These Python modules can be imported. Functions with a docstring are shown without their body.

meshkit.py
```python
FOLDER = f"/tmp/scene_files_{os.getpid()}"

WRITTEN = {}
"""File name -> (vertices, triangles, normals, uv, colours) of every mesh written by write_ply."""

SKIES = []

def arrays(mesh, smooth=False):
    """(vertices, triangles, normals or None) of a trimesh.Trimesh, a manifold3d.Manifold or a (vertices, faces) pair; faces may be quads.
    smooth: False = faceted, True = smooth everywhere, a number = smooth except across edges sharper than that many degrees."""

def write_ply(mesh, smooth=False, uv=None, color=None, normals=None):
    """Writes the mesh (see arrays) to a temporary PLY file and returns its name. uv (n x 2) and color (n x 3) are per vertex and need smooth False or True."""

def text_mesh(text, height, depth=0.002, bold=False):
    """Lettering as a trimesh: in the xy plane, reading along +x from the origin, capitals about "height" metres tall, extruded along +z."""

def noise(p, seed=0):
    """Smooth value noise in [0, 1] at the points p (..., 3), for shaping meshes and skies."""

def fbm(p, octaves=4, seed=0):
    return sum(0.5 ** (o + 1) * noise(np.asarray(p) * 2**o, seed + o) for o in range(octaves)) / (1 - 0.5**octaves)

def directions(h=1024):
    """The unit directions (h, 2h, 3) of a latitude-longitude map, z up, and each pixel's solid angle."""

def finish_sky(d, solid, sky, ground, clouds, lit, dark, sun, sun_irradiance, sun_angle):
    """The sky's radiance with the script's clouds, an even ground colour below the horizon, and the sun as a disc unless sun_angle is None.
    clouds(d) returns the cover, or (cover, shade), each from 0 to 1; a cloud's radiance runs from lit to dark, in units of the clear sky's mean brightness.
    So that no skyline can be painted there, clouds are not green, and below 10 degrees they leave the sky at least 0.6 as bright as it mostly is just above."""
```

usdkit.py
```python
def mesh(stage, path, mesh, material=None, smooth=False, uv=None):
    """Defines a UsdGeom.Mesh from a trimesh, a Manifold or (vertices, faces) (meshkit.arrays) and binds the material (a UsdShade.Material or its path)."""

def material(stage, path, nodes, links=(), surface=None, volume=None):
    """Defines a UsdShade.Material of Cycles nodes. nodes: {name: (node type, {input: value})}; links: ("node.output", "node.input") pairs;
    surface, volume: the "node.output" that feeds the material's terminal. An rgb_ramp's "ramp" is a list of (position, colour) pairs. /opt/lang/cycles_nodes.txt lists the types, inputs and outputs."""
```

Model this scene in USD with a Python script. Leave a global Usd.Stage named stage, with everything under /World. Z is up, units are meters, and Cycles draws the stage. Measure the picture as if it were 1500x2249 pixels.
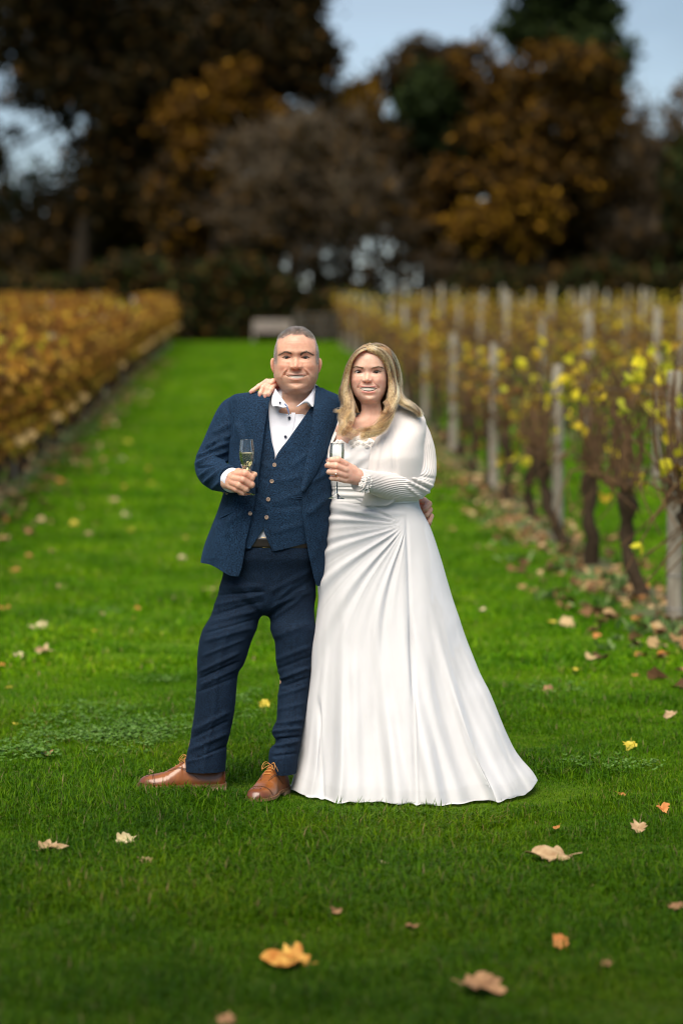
import math, random
import numpy as np, trimesh, manifold3d, usdkit, meshkit
from shapely.geometry import Polygon, Point
from shapely import contains_xy
from pxr import Usd, UsdGeom, UsdLux, UsdShade, Sdf, Gf, Vt

stage = Usd.Stage.CreateInMemory()
UsdGeom.SetStageUpAxis(stage, 'Z'); UsdGeom.SetStageMetersPerUnit(stage, 1.0)
UsdGeom.Xform.Define(stage, '/World'); UsdGeom.Scope.Define(stage, '/World/Looks')
RS = np.random.RandomState(11)
PI = math.pi

# ------------------------------------------------------------------ camera, sky, sun, exposure
CAM_H, FPX, HORIZON = 1.66, 5310.0, 812.0          # eye height, focal length and horizon in photograph pixels
cam = UsdGeom.Camera.Define(stage, '/World/camera')
cam.CreateProjectionAttr('perspective')
cam.CreateHorizontalApertureAttr(24.0); cam.CreateVerticalApertureAttr(24.0 * 2249 / 1500)
cam.CreateFocalLengthAttr(FPX * 24.0 / 1500)
cam.CreateVerticalApertureOffsetAttr((HORIZON - 1124.5) * 24.0 / 1500)
cam.CreateFStopAttr(1.5); cam.CreateFocusDistanceAttr(9.35)
cam.CreateClippingRangeAttr(Gf.Vec2f(0.1, 5000))
cam.CreateExposureAttr(2.2)
cam.AddTranslateOp().Set(Gf.Vec3d(0, 0, CAM_H)); cam.AddRotateXOp().Set(90.0)

SUN_ELEV, SUN_AZ = math.radians(56), math.radians(197)   # azimuth from +Y (view direction) clockwise: behind the camera, to the left
to_sun = np.array([math.sin(SUN_AZ) * math.cos(SUN_ELEV), math.cos(SUN_AZ) * math.cos(SUN_ELEV), math.sin(SUN_ELEV)])
dome = UsdLux.DomeLight.Define(stage, '/World/sky')
usdkit.material(stage, '/World/Looks/sky', {
    'tc': ('texture_coordinate', {}),
    'sky': ('sky_texture', {'sky_type': 'single_scattering', 'sun_disc': False, 'sun_elevation': SUN_ELEV, 'sun_rotation': math.atan2(to_sun[0], to_sun[1]), 'aerosol_density': 1.6}),
    'map': ('mapping', {'scale': (1.0, 1.0, 3.2)}),
    'n': ('noise_texture', {'scale': 2.1, 'detail': 6, 'roughness': 0.55, 'distortion': 0.4}),
    'r': ('rgb_ramp', {'ramp': [(0.25, (0.35,) * 3), (0.72, (0.95,) * 3)]}),
    'n2': ('noise_texture', {'scale': 3.3, 'detail': 4}),
    'cl': ('rgb_ramp', {'ramp': [(0.3, (0.58, 0.84, 1.12)), (0.7, (1.45, 1.75, 2.1))]}),
    'mix': ('mix', {}), 'bg': ('background_shader', {'strength': 0.055})},
    [('tc.generated', 'map.vector'), ('map.vector', 'n.vector'), ('map.vector', 'n2.vector'), ('n.fac', 'r.fac'), ('n2.fac', 'cl.fac'), ('r.color', 'mix.fac'),
     ('sky.color', 'mix.color1'), ('cl.color', 'mix.color2'), ('mix.color', 'bg.color')], surface='bg.background')
UsdShade.MaterialBindingAPI.Apply(dome.GetPrim()).Bind(UsdShade.Material.Get(stage, '/World/Looks/sky'))
dome.GetPrim().SetCustomDataByKey('kind', 'structure')
sun = UsdLux.DistantLight.Define(stage, '/World/sun')
sun.CreateNormalizeAttr(True); sun.CreateIntensityAttr(0.40); sun.CreateAngleAttr(50.0); sun.CreateColorAttr(Gf.Vec3f(1.0, 0.90, 0.77))
sun.AddTransformOp().Set(Gf.Matrix4d().SetRotate(Gf.Rotation(Gf.Vec3d(0, 0, 1), Gf.Vec3d(*map(float, to_sun)))))

# ------------------------------------------------------------------ helpers
def px(x, y, d):
    """The point that the photograph shows at pixel (x, y), at the distance d along the view."""
    return np.array([(x - 750.0) / FPX * d, d, CAM_H - (y - HORIZON) / FPX * d])

_used = set()
def numbered(path):
    if path not in _used:
        _used.add(path); return path
    k = 1
    while f'{path}_{k:03d}' in _used: k += 1
    p = f'{path}_{k:03d}'; _used.add(p); return p

def data(prim, **kw):
    for k, v in kw.items():
        if v: prim.SetCustomDataByKey(k, v)

def thing(name, label, category, loc=(0, 0, 0), rotz=0.0, group=None, scale=None, ref=None):
    x = UsdGeom.Xform.Define(stage, numbered('/World/' + name))
    x.AddTranslateOp().Set(Gf.Vec3d(*map(float, loc)))
    if rotz: x.AddRotateZOp().Set(float(math.degrees(rotz)))
    if scale is not None: x.AddScaleOp().Set(Gf.Vec3f(*map(float, np.broadcast_to(scale, 3))))
    p = x.GetPrim(); data(p, label=label, category=category, group=group)
    if ref is not None:
        p.GetReferences().AddInternalReference(ref); p.SetInstanceable(True)
    return p

def part(parent, name, mesh, mat, smooth=40, label=None, kind=None, uv=None, col=None, **kw):
    base = parent.GetPath().pathString if parent else '/World'
    m = usdkit.mesh(stage, numbered(f'{base}/{name}'), mesh, LOOK[mat], smooth=smooth, uv=uv)
    if col is not None:
        UsdGeom.PrimvarsAPI(m).CreatePrimvar('Col', Sdf.ValueTypeNames.Color3fArray, 'vertex').Set(Vt.Vec3fArray.FromNumpy(np.asarray(col, np.float32)))
    if mat in LEAFY: tone(m, mesh)
    m.CreateDoubleSidedAttr(True)
    data(m.GetPrim(), label=label, kind=kind, **kw)
    return m.GetPrim()

LOOK = {}
LEAFY = set()
def tone(m, mesh):
    """Gives every separate piece (leaf, blade) of a mesh a tone of its own."""
    from scipy.sparse import coo_matrix
    from scipy.sparse.csgraph import connected_components
    V, F = mesh; F = np.asarray(F); n = len(V)
    k, c = connected_components(coo_matrix((np.ones(len(F) * 2, np.int8), (np.r_[F[:, 0], F[:, 1]], np.r_[F[:, 1], F[:, 2]])), shape=(n, n)), directed=False)
    UsdGeom.PrimvarsAPI(m).CreatePrimvar('tone', Sdf.ValueTypeNames.FloatArray, 'vertex').Set(Vt.FloatArray.FromNumpy(np.random.RandomState(n % 9973).uniform(size=k)[c].astype(np.float32)))
def look(name, nodes, links=(), surface='p.BSDF', volume=None):
    LOOK[name] = usdkit.material(stage, '/World/Looks/' + name, nodes, links, surface=surface, volume=volume); return name

def plain(name, c1, c2=None, scale=8.0, rough=0.6, bump=0.0, bscale=None, detail=4, **kw):
    """A principled surface whose colour wanders between c1 and c2."""
    nodes = {'g': ('texture_coordinate', {}), 'n': ('noise_texture', {'scale': scale, 'detail': detail}),
             'r': ('rgb_ramp', {'ramp': [(0.3, c1), (0.7, c2 or c1)]}), 'p': ('principled_bsdf', {'roughness': rough, **kw})}
    links = [('g.object', 'n.vector'), ('n.fac', 'r.fac'), ('r.color', 'p.base_color')]
    if bump:
        nodes |= {'n2': ('noise_texture', {'scale': bscale or scale * 4, 'detail': 5}), 'b': ('bump', {'strength': bump, 'distance': 0.01})}
        links += [('g.object', 'n2.vector'), ('n2.fac', 'b.height'), ('b.normal', 'p.normal')]
    return look(name, nodes, links)

def leafy(name, ramp, rough=0.7, trans=0.35, patch=0.0, pscale=0.8, patch_cols=None, near_shade=False):
    """Leaf material: every leaf takes its own tone from the ramp; part of the light comes through."""
    LEAFY.add(name)
    nodes = {'g': ('geometry', {}), 'v': ('attribute', {'attribute': 'tone'}), 'r': ('rgb_ramp', {'ramp': ramp}), 'p': ('principled_bsdf', {'roughness': rough, 'specular_ior_level': 0.08}),
             't': ('translucent_bsdf', {}), 'm': ('mix_closure', {'fac': trans})}
    links = [('v.fac', 'r.fac'), ('p.BSDF', 'm.closure1'), ('t.BSDF', 'm.closure2')]
    if patch:
        nodes |= {'n': ('noise_texture', {'scale': pscale, 'detail': 3}), 'pr': ('rgb_ramp', {'ramp': patch_cols}), 'mx': ('mix', {'mix_type': 'multiply', 'fac': patch})}
        links += [('g.position', 'n.vector'), ('n.fac', 'pr.fac'), ('r.color', 'mx.color1'), ('pr.color', 'mx.color2'), ('mx.color', 'p.base_color'), ('mx.color', 't.color')]
        if near_shade:          # shading painted into the blade colour, darkest nearest the camera
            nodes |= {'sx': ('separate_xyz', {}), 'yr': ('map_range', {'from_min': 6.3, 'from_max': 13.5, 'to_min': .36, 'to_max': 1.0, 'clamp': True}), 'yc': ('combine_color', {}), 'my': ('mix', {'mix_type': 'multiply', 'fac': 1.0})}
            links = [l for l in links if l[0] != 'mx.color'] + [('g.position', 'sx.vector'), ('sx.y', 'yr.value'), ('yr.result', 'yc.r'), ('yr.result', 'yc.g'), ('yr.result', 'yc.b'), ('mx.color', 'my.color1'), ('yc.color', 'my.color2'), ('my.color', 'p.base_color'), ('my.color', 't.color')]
    else:
        links += [('r.color', 'p.base_color'), ('r.color', 't.color')]
    return look(name, nodes, links, surface='m.closure')

def cat(ms):
    """Joins (vertices, triangles) pairs."""
    vs, fs, n = [], [], 0
    for v, f in ms:
        vs.append(np.asarray(v, float)); fs.append(np.asarray(f, int) + n); n += len(v)
    return np.vstack(vs), np.vstack(fs)

def vf(m): return np.array(m.vertices), np.array(m.faces)

def rbox(sx, sy, sz, r=0.006, at=(0, 0, 0), rot=None):
    """A box with chamfered edges, centred on 'at'."""
    c = []
    for i in (-1, 1):
        for j in (-1, 1):
            for k in (-1, 1):
                for e in range(3):
                    d = np.array([sx / 2, sy / 2, sz / 2]) - r
                    d[e] += r
                    c.append(d * (i, j, k))
    m = trimesh.convex.convex_hull(np.array(c))
    v = np.array(m.vertices)
    if rot is not None: v = v @ np.asarray(rot).T
    return v + np.asarray(at), np.array(m.faces)

def rotm(axis, a): return trimesh.transformations.rotation_matrix(a, axis)[:3, :3]

def frames(P, up=None):
    """Parallel-transported side and normal vectors along the path P."""
    P = np.asarray(P, float); T = np.gradient(P, axis=0); T /= np.linalg.norm(T, axis=1, keepdims=True)
    u = np.array(up if up is not None else ((0, 0, 1) if abs(T[0][2]) < 0.9 else (1, 0, 0)), float)
    S, N = [], []
    for t in T:
        u = u - t * (u @ t); u /= np.linalg.norm(u) + 1e-12
        N.append(u); S.append(np.cross(t, u))
    return T, np.array(S), np.array(N)

def tube(P, r, n=8, caps=True, r2=None, up=None):
    """A tube along P; r (and r2 across) per point. Returns (vertices, triangles)."""
    P = np.asarray(P, float); k = len(P); r = np.broadcast_to(r, k); r2 = r if r2 is None else np.broadcast_to(r2, k)
    T, S, N = frames(P, up); a = np.arange(n) / n * 2 * PI
    V = P[:, None] + S[:, None] * (np.cos(a)[None, :, None] * r[:, None, None]) + N[:, None] * (np.sin(a)[None, :, None] * r2[:, None, None])
    V = V.reshape(-1, 3); F = grid_faces(k, n, True)
    if caps:
        V = np.vstack([V, P[:1], P[-1:]]); c0, c1 = k * n, k * n + 1; i = np.arange(n); j = (i + 1) % n
        F = np.vstack([F, np.stack([np.full(n, c0), j, i], 1), np.stack([np.full(n, c1), (k - 1) * n + i, (k - 1) * n + j], 1)])
    return V, F[:, [0, 2, 1]]

def grid_faces(rows, cols, wrap=False):
    i, j = np.meshgrid(np.arange(rows - 1), np.arange(cols if wrap else cols - 1), indexing='ij')
    a = (i * cols + j).ravel(); b = (i * cols + (j + 1) % cols).ravel(); c = ((i + 1) * cols + (j + 1) % cols).ravel(); d = ((i + 1) * cols + j).ravel()
    return np.vstack([np.stack([a, b, c], 1), np.stack([a, c, d], 1)])

def spline(P, n):
    """n points on a smooth curve through the rows of P (chord-length Catmull/PCHIP-like cubic)."""
    from scipy.interpolate import CubicSpline
    P = np.asarray(P, float)
    if len(P) == 2: return P[0] + (P[1] - P[0]) * np.linspace(0, 1, n)[:, None]
    t = np.r_[0, np.cumsum(np.sqrt(np.linalg.norm(np.diff(P[:, :3] if P.shape[1] > 2 else P, axis=0), axis=1)) + 1e-9)]
    return CubicSpline(t, P, bc_type='natural')(np.linspace(0, t[-1], n))

def pch(xs, ys):
    from scipy.interpolate import PchipInterpolator
    o = np.argsort(xs); xs = np.asarray(xs, float)[o]; ys = np.asarray(ys, float)[o]
    f = PchipInterpolator(xs, ys, axis=0)
    return lambda q: f(np.clip(q, xs[0], xs[-1]))

def rand_rot(n, rs):
    q = rs.normal(size=(n, 4)); q /= np.linalg.norm(q, axis=1, keepdims=True)
    w, x, y, z = q.T
    return np.stack([np.stack([1 - 2 * (y * y + z * z), 2 * (x * y - z * w), 2 * (x * z + y * w)], -1), np.stack([2 * (x * y + z * w), 1 - 2 * (x * x + z * z), 2 * (y * z - x * w)], -1), np.stack([2 * (x * z - y * w), 2 * (y * z + x * w), 1 - 2 * (x * x + y * y)], -1)], -2)

def scatter(tv, tf, pos, R, size):
    """One mesh of copies of a small template at pos, turned by R, scaled by size."""
    n, k = len(pos), len(tv)
    V = np.einsum('nij,kj->nki', R, tv) * np.broadcast_to(size, n)[:, None, None] + pos[:, None]
    return V.reshape(-1, 3), (tf[None] + (np.arange(n) * k)[:, None, None]).reshape(-1, 3)
# ------------------------------------------------------------------ the ground: flat by the couple, then climbing to the trees
_prof = pch([-60, 15, 20, 30, 42, 60, 80, 95, 112, 140, 700], [0, 0, 0.02, 0.22, 0.72, 1.5, 2.25, 2.7, 2.95, 3.05, 3.05])
def ground_z(x, y):
    x, y = np.asarray(x, float), np.asarray(y, float)
    p = np.stack(np.broadcast_arrays(x, y, 0 * x), -1)
    near = np.clip((np.abs(y - 9.4) - 0.9) / 2.0, 0, 1)
    return _prof(y) + near * 0.05 * (meshkit.noise(p * 0.7, 3) - 0.5) + 0.018 * near * (meshkit.noise(p * 3.1, 5) - 0.5)

def row_right(k, y): return 2.63 - 0.0275 * y + 2.2 * k
def row_left(k, y): return -2.95 - 0.0395 * y - 2.2 * k

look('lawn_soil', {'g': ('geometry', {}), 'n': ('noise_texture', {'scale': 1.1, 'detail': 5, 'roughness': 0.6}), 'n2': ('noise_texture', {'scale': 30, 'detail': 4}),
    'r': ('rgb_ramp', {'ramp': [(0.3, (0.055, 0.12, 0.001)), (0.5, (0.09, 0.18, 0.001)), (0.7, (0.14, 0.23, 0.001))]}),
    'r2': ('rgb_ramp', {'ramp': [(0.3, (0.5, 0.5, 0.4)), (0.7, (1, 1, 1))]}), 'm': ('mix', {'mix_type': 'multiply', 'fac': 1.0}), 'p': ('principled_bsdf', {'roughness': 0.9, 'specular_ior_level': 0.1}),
    'sx': ('separate_xyz', {}), 'yr': ('map_range', {'from_min': 6.3, 'from_max': 13.5, 'to_min': .30, 'to_max': 1.0, 'clamp': True}), 'yc': ('combine_color', {}), 'my': ('mix', {'mix_type': 'multiply', 'fac': 1.0})},  # ground colour carries painted shading too, fading out down the lane
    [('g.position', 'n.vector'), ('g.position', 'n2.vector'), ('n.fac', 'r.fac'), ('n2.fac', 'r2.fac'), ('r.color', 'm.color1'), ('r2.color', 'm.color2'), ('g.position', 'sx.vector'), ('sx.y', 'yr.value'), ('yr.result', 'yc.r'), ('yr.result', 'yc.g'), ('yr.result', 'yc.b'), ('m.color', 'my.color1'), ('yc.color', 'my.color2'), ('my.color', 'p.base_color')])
ys = np.concatenate([np.arange(-40, 4, 4), np.arange(4, 14, 0.12), np.arange(14, 40, 0.5), np.arange(40, 150, 2.5), np.geomspace(150, 700, 14)])
xs = np.concatenate([-np.geomspace(400, 5, 14), np.arange(-4.5, 4.6, 0.12), np.geomspace(5, 400, 14)])
gx, gy = np.meshgrid(xs, ys, indexing='xy')
gv = np.stack([gx, gy, ground_z(gx, gy)], -1).reshape(-1, 3)
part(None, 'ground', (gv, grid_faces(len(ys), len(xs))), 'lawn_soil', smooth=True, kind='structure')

# bare strips of earth under the vines
plain('bare_soil', (0.075, 0.05, 0.022), (0.05, 0.085, 0.012), scale=3, rough=0.95, bump=0.6)
def strip(fn, k, y0, y1, w):
    y = np.arange(y0, y1, 0.5); c = fn(k, y)
    rows = []
    for t in np.linspace(-1, 1, 7):
        x = c + t * w * (0.8 + 0.4 * meshkit.noise(np.stack([y * 0.8, 0 * y + t, 0 * y], -1), 8))
        rows.append(np.stack([x, y, ground_z(x, y) + 0.004 + 0.03 * (1 - t * t)], -1))
    return np.stack(rows, 1).reshape(-1, 3), grid_faces(len(y), 7)
for fn, k, y0 in ((row_left, 0, 14), (row_left, 1, 24), (row_right, 0, 11), (row_right, 1, 27), (row_right, 2, 40)):
    part(None, 'soil_strip', strip(fn, k, y0, 95, 0.26), 'bare_soil', smooth=True, kind='structure')

# ------------------------------------------------------------------ grass
GR = [(0.0, (0.038, 0.120, 0.001)), (0.35, (0.074, 0.205, 0.001)), (0.7, (0.115, 0.275, 0.001)), (0.93, (0.165, 0.31, 0.004)), (0.972, (0.22, 0.23, 0.05)), (1.0, (0.28, 0.23, 0.11))]
leafy('grass_blade', GR, rough=0.5, trans=0.4, near_shade=True, patch=0.85, pscale=0.9, patch_cols=[(0.28, (0.40, 0.52, 0.5)), (0.5, (0.9, 0.9, 0.9)), (0.72, (1.45, 1.12, 1.0))])
def blade_patch(n, radius, h0, h1, lean, rs, w=0.0021):
    r = radius * np.sqrt(rs.uniform(size=n)); a = rs.uniform(0, 2 * PI, n)
    base = np.stack([r * np.cos(a), r * np.sin(a), np.full(n, -0.012)], -1)
    h = rs.uniform(h0, h1, n) * (1 - 0.3 * (r / radius) ** 2); d = rs.uniform(0, 2 * PI, n); L = np.abs(rs.normal(0, lean, n)) + 0.15
    dirv = np.stack([np.cos(d), np.sin(d), 0 * d], -1); side = np.stack([-np.sin(d), np.cos(d), 0 * d], -1) * (w * rs.uniform(0.6, 1.3, n))[:, None]
    up = np.array([0, 0, 1.0])
    m1 = base + up * (h * 0.6)[:, None] + dirv * (h * L * 0.25)[:, None]
    tip = base + up * (h * np.clip(1.05 - 0.35 * L, 0.3, 1))[:, None] + dirv * (h * L * 0.9)[:, None]
    V = np.stack([base - side, base + side, m1 - side * 0.85, m1 + side * 0.85, tip], 1).reshape(-1, 3)
    F = np.array([[0, 1, 3], [0, 3, 2], [2, 3, 4]])
    return V, (F[None] + (np.arange(n) * 5)[:, None, None]).reshape(-1, 3)

def instancer(name, protos, pos, rot, scale, which):
    pi = UsdGeom.PointInstancer.Define(stage, numbered('/World/' + name))
    paths = []
    for i, (mesh, mat) in enumerate(protos):
        p = pi.GetPath().pathString + f'/piece_{i:03d}'
        m = usdkit.mesh(stage, p, mesh, LOOK[mat]); paths.append(p)
        if mat in LEAFY: tone(m, mesh)
    pi.CreatePrototypesRel().SetTargets(paths)
    pi.CreateProtoIndicesAttr(Vt.IntArray.FromNumpy(np.asarray(which, np.int32)))
    pi.CreatePositionsAttr(Vt.Vec3fArray.FromNumpy(np.asarray(pos, np.float32)))
    pi.CreateOrientationsAttr(Vt.QuathArray([Gf.Quath(float(math.cos(a / 2)), 0, 0, float(math.sin(a / 2))) for a in rot]))
    pi.CreateScalesAttr(Vt.Vec3fArray.FromNumpy(np.asarray(scale, np.float32)))
    return pi.GetPrim()

rs = np.random.RandomState(4)
protos = [(blade_patch(560, 0.2, 0.014, 0.044, 0.6, rs), 'grass_blade') for _ in range(4)] + [(blade_patch(360, 0.17, 0.022, 0.09, 0.95, rs), 'grass_blade') for _ in range(3)]
protos += [(blade_patch(200, 0.3, 0.03, 0.075, 0.6, rs, w=0.007), 'grass_blade') for _ in range(3)]
pos, which, scl = [], [], []
def lay(y0, y1, step, xmargin, kinds, s0, s1):
    for y in np.arange(y0, y1, step):
        half = min(y * 0.1413 + xmargin, 11)
        x = np.arange(-half, half, step); n = len(x)
        xx = x + rs.uniform(-.5, .5, n) * step; yy = y + rs.uniform(-.5, .5, n) * step
        keep = np.ones(n, bool)
        for fn in (row_left, row_right):
            keep &= np.abs(xx - fn(0, yy)) > 0.22 + 0.12 * rs.uniform(size=n)
        xx, yy = xx[keep], yy[keep]; n = len(xx)
        pos.append(np.stack([xx, yy, ground_z(xx, yy)], -1))
        tall = meshkit.noise(np.stack([xx * 1.3, yy * 1.3, 0 * xx], -1), 21)
        k = rs.choice(kinds, n); k = np.where((tall > 0.54) & (k < 4), 4 + k % 3, k)
        # trodden short where the couple stand, and nothing grows through the dress or the shoes
        foot = ((xx - .29) / .60) ** 2 + ((yy - 9.53) / .45) ** 2; shoes = np.minimum(((xx + .62) / .26) ** 2 + ((yy - 9.57) / .11) ** 2, ((xx + .27) / .12) ** 2 + ((yy - 9.40) / .24) ** 2); near_ = np.minimum(foot, shoes); k = np.where(near_ < 1.9, k % 4, k)
        s_ = rs.uniform(s0, s1, n) * (0.62 + 0.55 * tall) * np.where(near_ < 1.9, .62, 1.0); ok_ = near_ > .72
        pos[-1] = pos[-1][ok_]; which.append(k[ok_]); scl.append(s_[ok_])
lay(5.2, 13.2, 0.115, 0.9, [0, 1, 2, 3, 0, 1, 2, 3, 4, 5], 0.8, 1.2)
lay(13.2, 24, 0.19, 1.4, [0, 1, 2, 3, 4, 7, 8, 9], 0.9, 1.4)
lay(24, 48, 0.34, 2.0, [7, 8, 9], 1.0, 1.6)
lay(48, 98, 0.6, 2.5, [7, 8, 9], 1.2, 2.0)
pos, which, scl = np.vstack(pos), np.concatenate(which), np.concatenate(scl)
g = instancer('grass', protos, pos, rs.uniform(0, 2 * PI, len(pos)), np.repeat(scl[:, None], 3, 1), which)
data(g, label='short green lawn grass covering the lane between the vine rows', category='grass', kind='stuff')

# clover and low weeds in the lawn
leafy('clover_leaf', [(0, (0.04, 0.10, 0.008)), (0.6, (0.07, 0.15, 0.02)), (1, (0.13, 0.22, 0.06))], rough=0.4, trans=0.25)
def leaflet(n=6):
    a = np.linspace(0, 2 * PI, n, endpoint=False); v = np.stack([0.5 + 0.5 * np.cos(a), 0.42 * np.sin(a), 0.10 * np.cos(2 * a)], -1)
    return v, np.array([[0, i, i + 1] for i in range(1, n - 1)])
def clover_patch(n, radius, rs):
    lv, lf = leaflet(); ms = []
    r = radius * np.sqrt(rs.uniform(size=n)); a = rs.uniform(0, 2 * PI, n)
    for i in range(n):
        c = np.array([r[i] * math.cos(a[i]), r[i] * math.sin(a[i]), rs.uniform(0.02, 0.05)]); t = rs.uniform(0, 2 * PI); s = rs.uniform(0.009, 0.02)
        for q in range(3):
            R = rotm((0, 0, 1), t + q * 2 * PI / 3) @ rotm((0, 1, 0), rs.uniform(-0.5, 0.2)) @ rotm((1, 0, 0), rs.uniform(-.3, .3))
            ms.append((lv * s @ R.T + c, lf))
    return cat(ms)
cl = [(clover_patch(60, 0.16, rs), 'clover_leaf') for _ in range(3)]
cp, cs = [], []
for (a, b, wx, wy, n) in ((300, 1620, 60, 24, 22), (230, 1600, 150, 40, 12), (60, 1650, 70, 25, 5), (420, 1560, 110, 40, 6), (330, 1400, 140, 60, 5), (1390, 1690, 90, 20, 2), (1300, 1560, 110, 60, 4)):
    for _ in range(n):
        u, v = a + rs.normal(0, wx * .6), b + rs.normal(0, wy * .6); d = CAM_H * FPX / max(v - HORIZON, 90); p = px(u, v, d); cp.append((p[0], p[1], float(ground_z(p[0], p[1])))); cs.append(rs.uniform(0.6, 1.2))
g = instancer('clover', cl, cp, rs.uniform(0, 2 * PI, len(cp)), np.repeat(np.array(cs)[:, None], 3, 1), rs.randint(0, 3, len(cp)))
data(g, label='pale green clover and low weeds in patches through the lawn', category='clover', kind='stuff')
# ------------------------------------------------------------------ vineyard: posts, wires, vines
ORD = 'first second third fourth fifth sixth seventh eighth ninth tenth eleventh twelfth thirteenth fourteenth fifteenth sixteenth seventeenth eighteenth nineteenth twentieth'.split()
TENS = {2: 'twenty', 3: 'thirty', 4: 'forty', 5: 'fifty', 6: 'sixty', 7: 'seventy'}
def ordinal(n):
    if n <= 20: return ORD[n - 1]
    t, u = divmod(n, 10)
    return TENS[t] + '-' + ORD[u - 1] if u else TENS[t][:-1] + 'ieth'

look('post_wood', {'g': ('texture_coordinate', {}), 'm': ('mapping', {'scale': (9, 9, 0.7)}), 'n': ('noise_texture', {'scale': 6, 'detail': 6, 'roughness': 0.65}), 'i': ('object_info', {}),
    'r': ('rgb_ramp', {'ramp': [(0.3, (0.12, 0.10, 0.075)), (0.5, (0.235, 0.21, 0.165)), (0.7, (0.33, 0.31, 0.25))]}),
    'b': ('bump', {'strength': 0.5, 'distance': 0.006}), 'p': ('principled_bsdf', {'roughness': 0.9, 'specular_ior_level': 0.15})},
    [('g.object', 'm.vector'), ('m.vector', 'n.vector'), ('n.fac', 'r.fac'), ('r.color', 'p.base_color'), ('n.fac', 'b.height'), ('b.normal', 'p.normal')])
plain('wire_steel', (0.35, 0.35, 0.36), rough=0.45, metallic=0.7)
plain('vine_bark', (0.022, 0.015, 0.009), (0.06, 0.042, 0.026), scale=40, rough=0.95, bump=0.8, bscale=90, specular_ior_level=.1)
plain('vine_cane', (0.05, 0.03, 0.018), (0.13, 0.075, 0.035), scale=20, rough=0.9, specular_ior_level=.1)
leafy('vine_leaf_gold', [(0, (0.10, 0.042, 0.012)), (0.25, (0.22, 0.095, 0.02)), (0.6, (0.33, 0.155, 0.025)), (0.85, (0.40, 0.235, 0.025)), (0.95, (0.42, 0.33, 0.03)), (1, (0.48, 0.33, 0.16))], trans=0.35)
leafy('vine_leaf_yellow', [(0, (0.07, 0.038, 0.015)), (0.4, (0.17, 0.085, 0.022)), (0.65, (0.30, 0.18, 0.025)), (0.85, (0.50, 0.40, 0.025)), (0.94, (0.28, 0.30, 0.04)), (1, (0.34, 0.17, 0.03))], trans=0.35)

leafy('vine_leaf_bright', [(0, (0.20, 0.11, 0.02)), (0.3, (0.50, 0.38, 0.025)), (0.7, (0.62, 0.53, 0.025)), (1, (0.36, 0.38, 0.04))], trans=0.4)
leafy('vine_leaf_amber', [(0, (0.07, 0.03, 0.010)), (0.4, (0.19, 0.085, 0.02)), (0.75, (0.30, 0.16, 0.03)), (1, (0.40, 0.27, 0.04))], trans=0.35)

def leaf5(curl=0.2, n=1):
    """A five-lobed vine leaf, one unit across, stalk at the origin."""
    pts = [(0, 0), (.16, -.14), (.44, -.06), (.44, .16), (.54, .40), (.38, .50), (.24, .70), (0, .92), (-.24, .70), (-.38, .50), (-.54, .40), (-.44, .16), (-.44, -.06), (-.16, -.14)]
    v = np.array([(x, y, 0) for x, y in pts]); c = np.array([[0, .35, 0]])
    v = np.vstack([v, c]); v[:, 2] = curl * (np.abs(v[:, 0]) * 1.5 - (v[:, 1] - .35) ** 2 * 1.4) + 0.05 * np.sin(7 * v[:, 0] + 5 * v[:, 1])
    k = len(pts)
    return v, np.array([(k, i, (i + 1) % k) for i in range(k)])

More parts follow.
